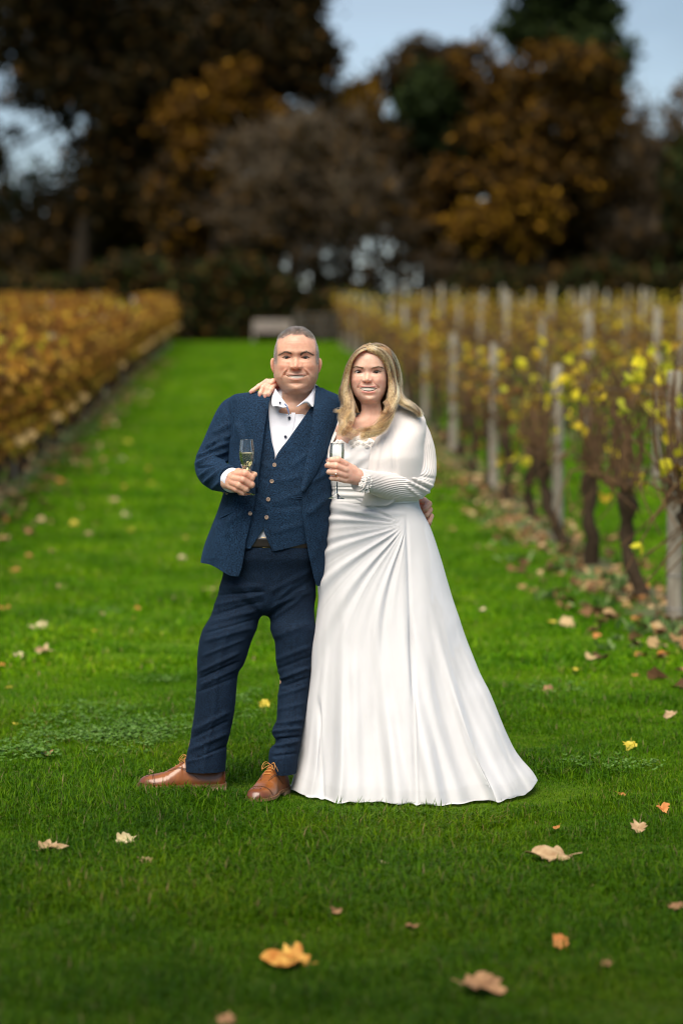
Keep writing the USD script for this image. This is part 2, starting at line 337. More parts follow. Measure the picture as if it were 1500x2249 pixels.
def make_post(h):
    """A weathered half-round vineyard post with a slightly domed top and wire bands."""
    n = 14; prof = [(0.056, -0.3), (0.056, 0.0), (0.054, 0.4), (0.052, h - 0.02), (0.045, h), (0.0, h + 0.006)]
    a = np.arange(n) / n * 2 * PI; rs_ = np.random.RandomState(int(h * 100)); wob = 1 + 0.05 * rs_.normal(size=n)
    V = np.array([[r * wob[i] * math.cos(a[i]), r * wob[i] * math.sin(a[i]), z] for r, z in prof for i in range(n)])
    return V, grid_faces(len(prof), n, True)
def torus(R, r, z, n=18, m=5):
    a = np.arange(n) / n * 2 * PI; P = np.stack([R * np.cos(a), R * np.sin(a), 0 * a + z], -1); P = np.vstack([P, P[:1]]); return tube(P, r, m, caps=False)
class_root = stage.CreateClassPrim('/World/_kinds') if False else None

def build_post(t, h):
    part(t, 'post_shaft', make_post(h), 'post_wood', smooth=50)
    for z in (0.10, 0.32, 0.95, 1.35): part(t, 'wire_band', torus(0.0575, 0.0028, min(z, h - .1)), 'wire_steel', smooth=True)

def trunk_path(rs_, h):
    k = 9; z = np.linspace(-0.05, h, k); w = np.cumsum(rs_.normal(0, 0.028, (k, 2)), 0); w -= w[1]
    return np.stack([w[:, 0], w[:, 1], z], -1)
def build_vine(t, seed, leaves, canes, height, mat, low=0.75, along=0.75, spread=0.16, size=(0.09, 0.15), clump=False):
    """A cordon vine: gnarled trunk, upright canes and leaves along the wires (which run along y)."""
    rs_ = np.random.RandomState(seed)
    P = trunk_path(rs_, 0.78); r = 0.046 * np.linspace(1.2, 0.85, len(P)) * (1 + 0.22 * rs_.normal(size=len(P))); r[-2:] *= 1.5
    ms = [tube(P, np.abs(r) + .008, 9)]
    for s in (-1, 1):
        arm = spline([P[-1], P[-1] + (0, s * .2, .10), P[-1] + (rs_.normal(0, .03), s * along * .75, .13 + rs_.normal(0, .03))], 7)
        ms.append(tube(arm, np.linspace(.026, .012, 7), 7))
    part(t, 'trunk', cat(ms), 'vine_bark', smooth=True)
    cs, tips = [], []
    for _ in range(canes):
        y = rs_.uniform(-along, along); b = np.array([P[-1][0] + rs_.normal(0, .03), y, .85 + rs_.normal(0, .04)]); top = np.array([b[0] + rs_.normal(0, spread), y + rs_.normal(0, .18), rs_.uniform(height * .72, height)])
        C = spline([b, b + (rs_.normal(0, .05), rs_.normal(0, .05), (top[2] - b[2]) * .5), top], 7)
        if rs_.uniform() < .25: C = spline([b, b + (rs_.normal(0, .16), rs_.normal(0, .1), .12), b + (rs_.normal(0, .25), rs_.normal(0, .3), -rs_.uniform(.1, .45))], 7)
        cs.append(tube(C, np.linspace(.0085, .004, 7), 4)); tips.append(C)
    part(t, 'canes', cat(cs), 'vine_cane', smooth=True)
    tips = np.vstack(tips)
    tv, tf = leaf5(.55)
    n = leaves; half = n // 3
    pos = np.stack([rs_.normal(0, spread, n), rs_.uniform(-along * 1.05, along * 1.05, n), low + (height - low) * rs_.beta(1.4, 1.0, n)], -1)
    pos[:half] = tips[rs_.randint(0, len(tips), half)] + rs_.normal(0, .04, (half, 3))
    if clump:                       # what leaves are left hang in bunches
        cc = np.stack([rs_.normal(0, spread, 9), rs_.uniform(-along, along, 9), low + (height - low) * rs_.beta(2.2, 1.0, 9)], -1); j = rs_.randint(0, 9, n - half); pos[half:] = cc[j] + rs_.normal(0, 1, (n - half, 3)) * (.08, .16, .12)
    R = rand_rot(n, rs_)
    part(t, 'foliage', scatter(tv, tf, pos, R, rs_.uniform(*size, n)), mat, smooth=False, kind='stuff')

GROUPS = {}
def place(kind, build, label, category, loc, rotz, group, scale=1.0):
    """The first thing of a kind is built where it stands; each later one refers to it."""
    if kind not in GROUPS:
        p = thing(kind_name(kind), label, category, loc, rotz, group, scale); build(p); GROUPS[kind] = p.GetPath(); return p
    return thing(kind_name(kind), label, category, loc, rotz, group, scale, ref=GROUPS[kind])
def kind_name(kind): return kind.split('|')[0]

rs = np.random.RandomState(9)
SIDE = {0: 'right of the couple', 1: 'two to the right', 2: 'three to the right', 3: 'four to the right', 4: 'five to the right', 5: 'six to the right'}
rows = [('right', k) for k in range(6)] + [('left', k) for k in range(3)]
for side, k in rows:
    fn = row_right if side == 'right' else row_left
    c0 = 2.63 + 2.2 * k if side == 'right' else 2.95 + 2.2 * k
    y0 = max(12.0, (c0 - 0.5) / (0.141 + (0.0275 if side == 'right' else -0.0395)))
    if side == 'left': y0 = max(y0 - 7, 15)
    rowname = f'in the {ordinal(k + 1)} row {side} of the couple'
    ang = math.atan(0.0275 if side == 'right' else 0.0395)
    grp = f'{ordinal(k + 1)} vine row on the {side}'
    # posts
    py = np.arange(15.9, 96, 6.6) if side == 'right' else np.arange(17.2, 96, 6.6)
    if k: py = py + rs.uniform(-2, 2)
    py = [y for y in py if y > y0 - 0.6]
    for i, y in enumerate(py):
        h = [1.85, 2.2, 2.05][(i + k) % 3] if side == 'right' else [1.8, 1.95, 1.75][(i + k) % 3]
        if k == 0 and side == 'right': h = [1.66, 1.66, 1.78, 1.75, 1.95][min(i, 4)]
        x = float(fn(k, y)); where = 'nearest' if i == 0 else ('farthest' if i == len(py) - 1 else f'{ordinal(i + 1)} nearest')
        place(f'vineyard_post|{h}', lambda t, h=h: build_post(t, h), f'weathered grey wooden post, {where} {rowname}', 'post', (x, y, float(ground_z(x, y))), rs.uniform(0, 6), f'posts of the {grp}')
    # wires
    w = thing('trellis_wire', f'thin steel trellis wires strung post to post {rowname}', 'wire', (0, 0, 0))
    ya, yb = max(y0 - 3, 11), 95.5
    for z in (0.85, 1.15, 1.5):
        yy = np.linspace(ya, yb, 24); xx = fn(k, yy)
        part(w, 'wire', tube(np.stack([xx + .058, yy, ground_z(xx, yy) + z], -1), 0.0016, 4), 'wire_steel', smooth=True)
    # vines
    if side == 'right':
        vy = np.array([13.4, 15.1, 17.3, 20.1, 22.1, 25.0]) if k == 0 else np.array([])
        start = 27.3 if k == 0 else y0 + rs.uniform(0, 1)
        vy = np.r_[vy, np.arange(start, 95, 2.3)]
    else:
        vy = np.arange(y0, 92, 1.3)
    for i, y in enumerate(vy):
        x = float(fn(k, y)); where = 'nearest' if i == 0 else ('farthest' if i == len(vy) - 1 else f'{ordinal(i + 1)} nearest')
        v = rs.randint(0, 4)
        if side == 'right':
            if y < 27:
                kind, b = f'grape_vine|near{i}', (lambda t, i=i: build_vine(t, 60 + i, 18 + 4 * (i % 3), 44, 1.78, 'vine_leaf_bright', low=.5, along=.7, spread=.13, size=(.075, .12), clump=True))
                lab = f'nearly bare dark trunked grapevine, {where} {rowname}'
            else:
                kind, b = f'grape_vine|bare{v}', (lambda t, v=v: build_vine(t, 20 + v, 36 + 22 * (v % 2), 30, 1.70, 'vine_leaf_yellow', low=.6, along=1.0, spread=.2, size=(.08, .13), clump=True))
                lab = f'thinning yellow grapevine, {where} {rowname}'
        else:
            kind, b = f'grape_vine|full{v}', (lambda t, v=v: build_vine(t, 40 + v, 240 + 30 * v, 34, 1.62 + .15 * (v % 3), ('vine_leaf_gold', 'vine_leaf_yellow', 'vine_leaf_gold', 'vine_leaf_amber')[v], low=.42, along=.8, spread=.18, size=(.10, .16)))
            lab = f'leafy golden brown grapevine, {where} {rowname}'
        place(kind, b, lab, 'grapevine', (x, y, float(ground_z(x, y))), ang if side == 'right' else ang, f'grapevines of the {grp}', scale=1.0)
# ------------------------------------------------------------------ trees and hedge beyond the vineyard
plain('tree_bark', (0.010, 0.008, 0.006), (0.028, 0.022, 0.016), scale=6, rough=0.95, specular_ior_level=.08)
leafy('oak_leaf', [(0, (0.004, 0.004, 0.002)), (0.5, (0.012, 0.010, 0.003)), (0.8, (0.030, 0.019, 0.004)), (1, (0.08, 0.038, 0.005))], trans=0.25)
leafy('orange_leaf', [(0, (0.025, 0.012, 0.002)), (0.5, (0.055, 0.026, 0.003)), (0.85, (0.13, 0.062, 0.005)), (1, (0.24, 0.125, 0.008))], trans=0.3)
leafy('gold_leaf', [(0, (0.04, 0.02, 0.003)), (0.5, (0.085, 0.045, 0.004)), (1, (0.25, 0.135, 0.009))], trans=0.3)
leafy('brown_leaf', [(0, (0.010, 0.007, 0.003)), (0.6, (0.032, 0.020, 0.007)), (0.9, (0.08, 0.046, 0.012)), (1, (0.16, 0.08, 0.012))], trans=0.25)
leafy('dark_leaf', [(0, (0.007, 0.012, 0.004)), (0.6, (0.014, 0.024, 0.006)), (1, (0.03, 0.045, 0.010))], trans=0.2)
plain('grey_twig', (0.05, 0.036, 0.022), (0.10, 0.075, 0.045), scale=3, rough=0.9)

def quad_leaf():
    v = np.array([(-.5, 0, 0), (0, -.32, .05), (.5, 0, 0), (0, .32, .05)]); return v, np.array([(0, 1, 2), (0, 2, 3)])

def tree(label, d, blobs, trunk, mats, seed, leaf=(0.3, 0.55), twigs=0, name='tree', category='tree'):
    """blobs: (px, py, half width px, half height px, leaves) in the photograph; trunk: (px, radius in m)."""
    rs_ = np.random.RandomState(seed); s = d / FPX
    tx = (trunk[0] - 750) * s; base = np.array([tx, d, float(ground_z(tx, d))])
    t = thing(name, label, category, base)
    C = [(px(a, b, d) - base + (0, rs_.uniform(-1, 1), 0), np.array([w * s, min(max(w * s * .8, 1.2), 6), h * s]), n) for a, b, w, h, n in blobs]
    top = max(c[0][2] for c in C); cx = np.mean([c[0][0] for c in C])
    tv, tf = quad_leaf(); trunkline = spline([(0, 0, -.3), (rs_.normal(0, .15), 0, top * .3), (cx * .35, 0, top * .6), (cx * .7, 0, top * .92)], 10)
    ms = [tube(trunkline, np.linspace(trunk[1], trunk[1] * .22, 10), 9)]; tw = []
    P, S = [], []; C = [(a, b, int(n * 1.3)) for a, b, n in C]
    for c, r, n in C:
        nc = max(8, int(n / 45)); u = rs_.normal(size=(nc, 3)); u /= np.linalg.norm(u, axis=1, keepdims=True); u *= rs_.uniform(.35, 1.02, (nc, 1)) ** .6
        cl = c + u * r
        b = trunkline[min(9, 3 + rs_.randint(0, 6))]
        limb = spline([b, (b + c) / 2 + (0, 0, -.3), c], 6); ms.append(tube(limb, np.linspace(trunk[1] * .4, trunk[1] * .12, 6), 6))
        for q in cl[:: 2]:
            j = limb[rs_.randint(3, 6)]; ms.append(tube(spline([j, (j + q) / 2 + rs_.normal(0, .25, 3), q], 4), np.linspace(trunk[1] * .12, .015, 4), 4))
        k = rs_.randint(0, nc, n); P.append(cl[k] + rs_.normal(size=(n, 3)) * (0.13 * r + .14))
        for _ in range(int(twigs * nc)):
            q = cl[rs_.randint(nc)]; e = q + rs_.normal(size=3) * r * .28 + (0, 0, .35 * r[2] * rs_.uniform()); tw.append(tube(np.array([q, (q + e) / 2 + rs_.normal(0, .08, 3), e]), (.03, .02, .008), 3, caps=False))
    P = np.vstack(P); n = len(P)
    part(t, 'trunk', cat(ms), 'tree_bark', smooth=True)
    if tw: part(t, 'twigs', cat(tw), 'grey_twig', smooth=False, kind='stuff')
    which = rs_.randint(0, len(mats), n)
    for i, m in enumerate(mats):
        q = which == i
        part(t, 'crown' if len(mats) == 1 else 'crown', scatter(tv, tf, P[q], rand_rot(int(q.sum()), rs_), rs_.uniform(*leaf, q.sum())), m, smooth=False, kind='stuff')
    return t

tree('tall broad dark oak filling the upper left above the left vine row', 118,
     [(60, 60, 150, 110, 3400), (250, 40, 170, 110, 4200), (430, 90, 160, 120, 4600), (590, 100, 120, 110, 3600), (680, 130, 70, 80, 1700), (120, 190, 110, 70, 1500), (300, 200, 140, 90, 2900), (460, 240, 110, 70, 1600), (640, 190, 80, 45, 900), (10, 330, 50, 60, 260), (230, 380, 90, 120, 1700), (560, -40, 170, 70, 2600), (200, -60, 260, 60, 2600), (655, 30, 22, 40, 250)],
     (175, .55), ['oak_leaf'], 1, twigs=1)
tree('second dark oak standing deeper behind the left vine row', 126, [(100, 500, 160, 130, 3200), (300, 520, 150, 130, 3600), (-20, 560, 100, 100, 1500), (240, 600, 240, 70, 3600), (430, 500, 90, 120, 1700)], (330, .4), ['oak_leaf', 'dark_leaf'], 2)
tree('orange leaved tree glowing in front of the dark oak above the groom', 112, [(470, 240, 85, 60, 1300), (420, 270, 70, 50, 900), (510, 190, 50, 50, 500), (450, 340, 80, 70, 700), (585, 250, 40, 30, 260)], (470, .22), ['orange_leaf'], 3, twigs=2)
tree('bare grey twiggy tree above the gap behind the couple', 108, [(640, 330, 120, 90, 800), (560, 400, 100, 90, 800), (720, 320, 110, 80, 700), (690, 430, 130, 80, 1000), (600, 500, 110, 80, 900), (780, 430, 90, 90, 600)], (640, .24), ['brown_leaf'], 4, twigs=26, leaf=(.2, .36))
tree('small golden tree peeping over the grey tree in the centre', 120, [(770, 225, 60, 40, 800), (720, 250, 45, 30, 400), (590, 245, 30, 18, 200)], (770, .18), ['gold_leaf'], 5)
tree('brown topped tree left of the tall pine', 122, [(930, 150, 85, 60, 1200), (880, 190, 60, 60, 600), (985, 140, 45, 45, 600), (900, 330, 80, 60, 700), (960, 380, 70, 80, 700), (1010, 440, 60, 90, 600)], (945, .3), ['brown_leaf', 'oak_leaf'], 6, twigs=8)
tree('dark green evergreen below the brown topped tree', 115, [(960, 220, 80, 60, 1900), (1020, 240, 70, 60, 1400), (1000, 300, 80, 60, 1500), (1080, 370, 80, 60, 1400), (1040, 330, 60, 50, 900)], (1000, .25), ['dark_leaf'], 7)
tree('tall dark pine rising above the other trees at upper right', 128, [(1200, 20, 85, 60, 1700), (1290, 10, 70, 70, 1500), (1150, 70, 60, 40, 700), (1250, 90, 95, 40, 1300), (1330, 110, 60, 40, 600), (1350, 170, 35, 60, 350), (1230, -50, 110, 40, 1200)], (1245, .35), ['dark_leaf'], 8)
tree('large rust orange tree right of centre behind the bride', 110, [(1230, 170, 110, 60, 1800), (1130, 200, 80, 60, 1100), (1300, 230, 70, 80, 1300), (1200, 290, 120, 60, 1900), (1070, 300, 60, 40, 500), (1180, 390, 130, 60, 1500), (1250, 360, 60, 45, 900)], (1190, .34), ['orange_leaf', 'brown_leaf'], 9)
tree('golden leaved tree low in front of the rust tree', 106, [(1070, 490, 75, 45, 1100), (1020, 510, 50, 35, 500), (1150, 450, 70, 45, 600), (1180, 500, 50, 40, 500), (1100, 530, 60, 40, 300)], (1085, .2), ['gold_leaf', 'orange_leaf'], 10)
tree('orange flecked tree between the golden tree and the tall pine', 113, [(1040, 150, 50, 50, 500), (1090, 250, 60, 60, 800), (1000, 390, 60, 50, 600), (1290, 400, 70, 60, 700), (1240, 450, 60, 40, 500), (960, 480, 50, 50, 400)], (1100, .24), ['brown_leaf', 'orange_leaf'], 41, twigs=6)
tree('dark understorey tree below the rust tree', 116, [(1200, 580, 180, 80, 3600), (1080, 590, 90, 70, 1500), (1250, 480, 120, 80, 2200), (1360, 600, 120, 70, 2000), (1040, 620, 50, 40, 700)], (1210, .3), ['oak_leaf', 'brown_leaf'], 11)
tree('bare grey brown tree at the right edge', 112, [(1400, 330, 90, 100, 700), (1450, 420, 90, 120, 1000), (1360, 440, 80, 100, 900), (1420, 530, 110, 80, 1200), (1480, 250, 50, 60, 200)], (1410, .26), ['brown_leaf'], 12, twigs=22, leaf=(.2, .36))
tree('green leaved tree cut by the right edge', 109, [(1510, 360, 40, 70, 700), (1500, 480, 50, 80, 900), (1490, 600, 60, 60, 900)], (1510, .2), ['dark_leaf', 'oak_leaf'], 13)
for i, (a, w, lab) in enumerate(((765, .3, 'thick dark trunked'), (870, .26, 'straight dark trunked'), (955, .34, 'forked dark trunked'), (700, .22, 'thin dark trunked'), (815, .2, 'crooked dark trunked'))):
    tree(f'{lab} tree standing in the sky gap behind the couple', 117 + 3 * i, [(a, 410, 60, 55, 360), (a + 20, 500, 45, 40, 90), (a - 20, 350, 60, 50, 400), (a + 5, 590, 35, 30, 40)], (a, w), ['oak_leaf', 'brown_leaf'], 20 + i, twigs=6)

for i, (lab, d, bl, tr, mats, kw) in enumerate((
    ('brown thicket tree low behind the left vine row', 121, [(150, 480, 80, 60, 900), (220, 500, 90, 80, 1400), (60, 560, 110, 70, 1500), (330, 420, 90, 80, 1300)], (150, .28), ['brown_leaf', 'oak_leaf'], dict(twigs=8)),
    ('olive brown tree under the orange crown', 114, [(400, 430, 90, 90, 1700), (480, 470, 90, 90, 1700), (420, 560, 90, 80, 1500), (540, 560, 80, 80, 1400)], (440, .26), ['brown_leaf', 'oak_leaf', 'orange_leaf'], dict(twigs=8)),
    ('dense brown tree filling in behind the grey twiggy one', 124, [(600, 300, 110, 60, 1500), (700, 360, 120, 80, 2000), (800, 330, 90, 90, 1700), (820, 440, 90, 70, 1400), (620, 450, 110, 80, 1900), (740, 470, 80, 50, 900)], (700, .3), ['brown_leaf', 'oak_leaf'], dict(twigs=6)),
    ('dusky tree between the grey tree and the evergreen', 123, [(880, 420, 80, 80, 1400), (930, 470, 70, 70, 1100), (990, 540, 60, 80, 1000), (860, 350, 60, 50, 700)], (905, .26), ['oak_leaf', 'brown_leaf'], dict(twigs=6)),
    ('russet tree behind the bare tree at right', 122, [(1340, 320, 80, 80, 1400), (1400, 400, 90, 90, 1700), (1460, 470, 80, 90, 1400), (1310, 460, 80, 90, 1300)], (1370, .3), ['brown_leaf', 'orange_leaf', 'oak_leaf'], dict(twigs=6)),
    ('leaning brown tree behind the left thicket', 127, [(300, 320, 90, 60, 1500), (390, 180, 80, 60, 1200)], (260, .3), ['oak_leaf', 'brown_leaf'], dict(twigs=6)))):
    tree(lab, d, bl, tr, mats, 60 + i, **kw)

tree('low bare thicket veiling the sky gap behind the couple', 112, [(690, 600, 60, 45, 160), (770, 570, 60, 50, 150), (850, 610, 70, 40, 180), (920, 570, 55, 50, 140), (985, 590, 50, 50, 180), (730, 500, 60, 25, 160), (890, 500, 60, 25, 160)], (800, .12), ['brown_leaf', 'oak_leaf'], 77, twigs=18, leaf=(.18, .34))
tree('stunted dark tree leaning into the sky gap', 115, [(655, 540, 40, 60, 300), (760, 620, 60, 30, 200), (960, 530, 45, 60, 300)], (740, .16), ['oak_leaf'], 78, twigs=10)

def hedge(label, d, pts, seed, mats, dens=1.3, leaf=(.25, .45)):
    rs_ = np.random.RandomState(seed); s = d / FPX; x0 = (pts[0][0] - 750) * s; b = np.array([x0, d, float(ground_z(x0, d))])
    t = thing('hedge', label, 'hedge', b); f = pch([p[0] for p in pts], [p[1] for p in pts]); x = pts[0][0]; P = []
    stems = []
    while x < pts[-1][0]:
        top = px(x, float(f(x)), d)[2] - b[2]; n = int(150 * dens * max(top, .6)); z = rs_.uniform(0, 1, n) ** .8 * top
        P.append(np.stack([(x - pts[0][0]) * s + rs_.normal(0, .35, n), rs_.normal(0, .8, n), z + rs_.normal(0, .15, n)], -1))
        stems.append(tube(np.array([((x - pts[0][0]) * s, 0, -.2), ((x - pts[0][0]) * s + rs_.normal(0, .2), 0, top * .5), ((x - pts[0][0]) * s + rs_.normal(0, .4), 0, top * .85)]), (.06, .045, .02), 5)); x += 22
    P = np.vstack(P); n = len(P); tv, tf = quad_leaf(); which = rs_.randint(0, len(mats), n)
    part(t, 'stems', cat(stems), 'tree_bark', smooth=True)
    for i, m in enumerate(mats):
        q = which == i; part(t, 'foliage', scatter(tv, tf, P[q], rand_rot(int(q.sum()), rs_), rs_.uniform(*leaf, q.sum())), m, smooth=False, kind='stuff')
hedge('dark overgrown hedge behind the left vine row', 104, [(-900, 560), (-500, 540), (-60, 590), (120, 620), (300, 560), (400, 600), (520, 560), (600, 600), (650, 620)], 31, ['oak_leaf', 'dark_leaf', 'brown_leaf'], 1.3)
hedge('low hedge with fading leaves behind the bench and gate', 106, [(600, 620), (680, 648), (760, 640), (830, 650), (930, 655), (1000, 630)], 32, ['dark_leaf', 'brown_leaf'])
hedge('hedge behind the right hand vine rows', 104, [(980, 640), (1060, 590), (1200, 600), (1330, 570), (1420, 600), (1560, 590), (1900, 560), (2300, 580)], 33, ['oak_leaf', 'brown_leaf', 'dark_leaf'], 1.3)

for i, (a, top, lab, mats) in enumerate(((-330, 60, 'dark oak just outside the left edge', ['oak_leaf']), (-720, 200, 'brown tree far outside the left edge', ['brown_leaf', 'oak_leaf']), (1720, 180, 'rust tree just outside the right edge', ['orange_leaf', 'brown_leaf']), (2080, 120, 'dark oak far outside the right edge', ['oak_leaf']))):
    tree(lab, 118 + i, [(a, top + 60, 150, 110, 2200), (a - 120, top + 180, 130, 110, 1800), (a + 110, top + 190, 130, 110, 1800), (a, top + 330, 190, 100, 2200)], (a, .4), mats, 90 + i)

# ------------------------------------------------------------------ bench and gate at the far end of the lane
plain('bench_wood', (0.17, 0.145, 0.125), (0.26, 0.225, 0.20), scale=5, rough=0.85)
bx, by = px(597, 750, 96)[0], 96.0
b = thing('garden_bench', 'pale weathered wooden garden bench at the far end of the lane', 'bench', (bx, by, float(ground_z(bx, by))))
for i in range(5): part(b, 'seat_slat', rbox(1.5, .075, .025, .004, (0, -.18 + i * .09, .43)), 'bench_wood', smooth=False)
for i in range(13): part(b, 'back_slat', rbox(.075, .022, .36, .004, (-.66 + i * .11, .24, .66)), 'bench_wood', smooth=False)
part(b, 'top_rail', rbox(1.5, .045, .075, .006, (0, .24, .885)), 'bench_wood', smooth=False); part(b, 'lower_rail', rbox(1.5, .04, .05, .006, (0, .24, .47)), 'bench_wood', smooth=False)
for sx in (-.72, .72):
    part(b, 'rear_leg', rbox(.065, .065, .92, .006, (sx, .26, .46)), 'bench_wood', smooth=False); part(b, 'front_leg', rbox(.065, .065, .64, .006, (sx, -.24, .32)), 'bench_wood', smooth=False)
    part(b, 'arm_rest', rbox(.08, .58, .03, .006, (sx, 0, .655)), 'bench_wood', smooth=False)
plain('gate_wood', (0.035, 0.03, 0.022), (0.06, 0.05, 0.04), scale=5, rough=0.9)
gx_, gy_ = px(705, 745, 98)[0], 98.0
gt = thing('field_gate', 'dark wooden five bar field gate beside the bench', 'gate', (gx_, gy_, float(ground_z(gx_, gy_))))
for i in range(5): part(gt, 'gate_bar', rbox(1.7, .03, .08, .005, (0, 0, .28 + i * .21)), 'gate_wood', smooth=False)
for sx in (-.82, 0, .82): part(gt, 'gate_upright', rbox(.08, .034, 1.1, .005, (sx, -.033, .65)), 'gate_wood', smooth=False)
for sx in (-.98, .98): part(gt, 'gate_post', rbox(.15, .15, 1.45, .01, (sx, 0, .6)), 'gate_wood', smooth=False)
# ------------------------------------------------------------------ helpers for the couple
Y0 = 9.55                                     # the distance at which the couple stands
SP = Y0 / FPX                                 # metres per photograph pixel there

def smin(a, b, k):
    h = np.clip(0.5 + 0.5 * (b - a) / k, 0, 1); return b + (a - b) * h - k * h * (1 - h)
def sd_cone(p, a, b, ra, rb):
    """Distance to a round cone (bone) from a (radius ra) to b (radius rb)."""
    a, b = np.asarray(a, float), np.asarray(b, float); ab = b - a; t = np.clip((p - a) @ ab / (ab @ ab + 1e-12), 0, 1)
    return np.linalg.norm(p - a - t[..., None] * ab, axis=-1) - (ra + (rb - ra) * t)

_TETS = np.array([[0, 5, 1, 6], [0, 1, 2, 6], [0, 2, 3, 6], [0, 3, 7, 6], [0, 7, 4, 6], [0, 4, 5, 6]])
_CORN = np.array([[0, 0, 0], [1, 0, 0], [1, 1, 0], [0, 1, 0], [0, 0, 1], [1, 0, 1], [1, 1, 1], [0, 1, 1]])
def polygonise(f, lo, hi, h):
    """Closed surface f = 0 by marching tetrahedra."""
    lo, hi = np.asarray(lo, float), np.asarray(hi, float); n = np.ceil((hi - lo) / h).astype(int) + 1
    ax = [lo[i] + h * np.arange(n[i]) for i in range(3)]
    X = np.stack(np.meshgrid(*ax, indexing='ij'), -1); D = f(X.reshape(-1, 3)).reshape(n)
    ids = np.arange(D.size).reshape(n)
    corner = [ids[c[0]:n[0] - 1 + c[0], c[1]:n[1] - 1 + c[1], c[2]:n[2] - 1 + c[2]].ravel() for c in _CORN]
    C = np.stack(corner, 1); d = D.ravel()[C]; mixed = (d.min(1) < 0) & (d.max(1) >= 0); C = C[mixed]
    T = C[:, _TETS].reshape(-1, 4); d = D.ravel(); ins = d[T] < 0; cnt = ins.sum(1)
    P = X.reshape(-1, 3); tris = []
    def e(a, b): return np.stack([np.minimum(a, b), np.maximum(a, b)], -1)
    def parity(s): return sum((s[:, i] > s[:, j]).astype(int) for i in range(4) for j in range(i + 1, 4)) % 2
    def emit(q, s, tri, flipped):                     # s: the order in which the tet's corners are taken; its parity turns the triangle
        q = np.take_along_axis(q, s, 1); E = np.stack([e(q[:, i], q[:, j]) for i, j in tri], 1); o = (parity(s) == 1) ^ flipped
        E[o] = E[o][:, [0, 2, 1]]; tris.append(E)
    turn = np.array([[(i + j) % 4 for j in range(4)] for i in range(4)])
    q = T[cnt == 1]; emit(q, turn[(d[q] < 0).argmax(1)], ((0, 1), (0, 2), (0, 3)), False)
    q = T[cnt == 3]; emit(q, turn[(d[q] >= 0).argmax(1)], ((0, 1), (0, 2), (0, 3)), True)
    q = T[cnt == 2]; s = np.argsort(~(d[q] < 0), axis=1, kind='stable'); emit(q, s, ((0, 2), (0, 3), (1, 3)), False); emit(q, s, ((0, 2), (1, 3), (1, 2)), False)
    E = np.concatenate(tris); key = E[..., 0].astype(np.int64) * D.size + E[..., 1]
    u, inv = np.unique(key.ravel(), return_inverse=True); a, b = u // D.size, u % D.size; w = np.clip(d[a] / (d[a] - d[b]), .02, .98)
    V = P[a] + (P[b] - P[a]) * w[:, None]; F = inv.reshape(-1, 3)
    if np.einsum('ij,ij->i', np.cross(V[F[:, 0]], V[F[:, 1]]), V[F[:, 2]]).sum() < 0: F = F[:, [0, 2, 1]]
    return V, F

def relax(V, F, n=6):
    m = trimesh.Trimesh(V, F, process=False); trimesh.smoothing.filter_taubin(m, 0.5, 0.52, iterations=n); return np.array(m.vertices), F
def to_manifold(V, F):
    m = manifold3d.Manifold(manifold3d.Mesh(np.asarray(V, np.float32), np.asarray(F, np.uint32)))
    if m.status() != manifold3d.Error.NoError or m.is_empty(): raise ValueError(f'not a closed surface: {m.status()}')
    return m if m.volume() > 0 else manifold3d.Manifold(manifold3d.Mesh(np.asarray(V, np.float32), np.asarray(F, np.uint32)[:, ::-1].copy()))
def from_manifold(m):
    k = m.to_mesh(); return np.array(k.vert_properties[:, :3], float), np.array(k.tri_verts, int)
def fuse(ms):
    out = to_manifold(*ms[0])
    for m in ms[1:]: out = out + to_manifold(*m)
    return from_manifold(out)

def gauss(x, y, cx, cy, sx, sy): return np.exp(-((x - cx) / sx) ** 2 - ((y - cy) / sy) ** 2)
def sstep(a, b, x):
    t = np.clip((x - a) / (b - a), 0, 1); return t * t * (3 - 2 * t)

class Form:
    """A rounded upright form described by its outline in the photograph: per row y the left and right pixel, the depth in front of and behind its centre (pixels), the centre's distance and the squareness."""
    def __init__(self, rows, dy=0.0):
        r = np.array([(*q, 2.2)[:6] if len(q) == 5 else q for q in rows], float)   # y, left, right, front, back, squareness
        self.f = pch(r[:, 0], r[:, 1:]); self.dy = dy; self.y0, self.y1 = r[0, 0], r[-1, 0]
    def at(self, y):
        q = self.f(y); return (q[..., 0] + q[..., 1]) / 2, (q[..., 1] - q[..., 0]) / 2, q[..., 2], q[..., 3], q[..., 4]
    def ring(self, y, th, off=0.0, dyf=0.0):
        """Points at row y and angle th (pi/2 = towards the camera, 0 = right in the picture), off metres outside."""
        xc, W, F, B, p = self.at(y); c, s = np.cos(th), np.sin(th); e = 2.0 / p; o = off / SP
        X = xc + (W + o) * np.sign(c) * np.abs(c) ** e; depth = np.where(s > 0, (F + o), (B + o)) * np.sign(s) * np.abs(s) ** e
        D = Y0 + self.dy + dyf - depth * SP
        z = CAM_H - (y - HORIZON) * SP
        return np.stack([(X - 750) * SP, D, z + 0 * X], -1)
    def theta(self, x, y):
        """The angle at which the front of the ring at row y stands at pixel x."""
        xc, W, F, B, p = self.at(y); t = np.clip((x - xc) / W, -.9999, .9999); return np.arccos(np.sign(t) * np.abs(t) ** (p / 2))
    def front(self, x, y, off=0.0):
        """The point on the front surface that the photograph shows at pixel (x, y)."""
        x, y = np.asarray(x, float), np.asarray(y, float); d = np.full(np.broadcast(x, y).shape, Y0 + self.dy)
        for _ in range(4):
            yr = HORIZON + (y - HORIZON) * d / Y0; xr = 750 + (x - 750) * d / Y0
            xc, W, F, B, p = self.at(yr); t = np.clip(np.abs((xr - xc) / W), 0, .995); d = Y0 + self.dy - F * (1 - t ** p) ** (1 / p) * SP - off
        return np.stack([(x - 750) / FPX * d, d, CAM_H - (y - HORIZON) / FPX * d], -1)

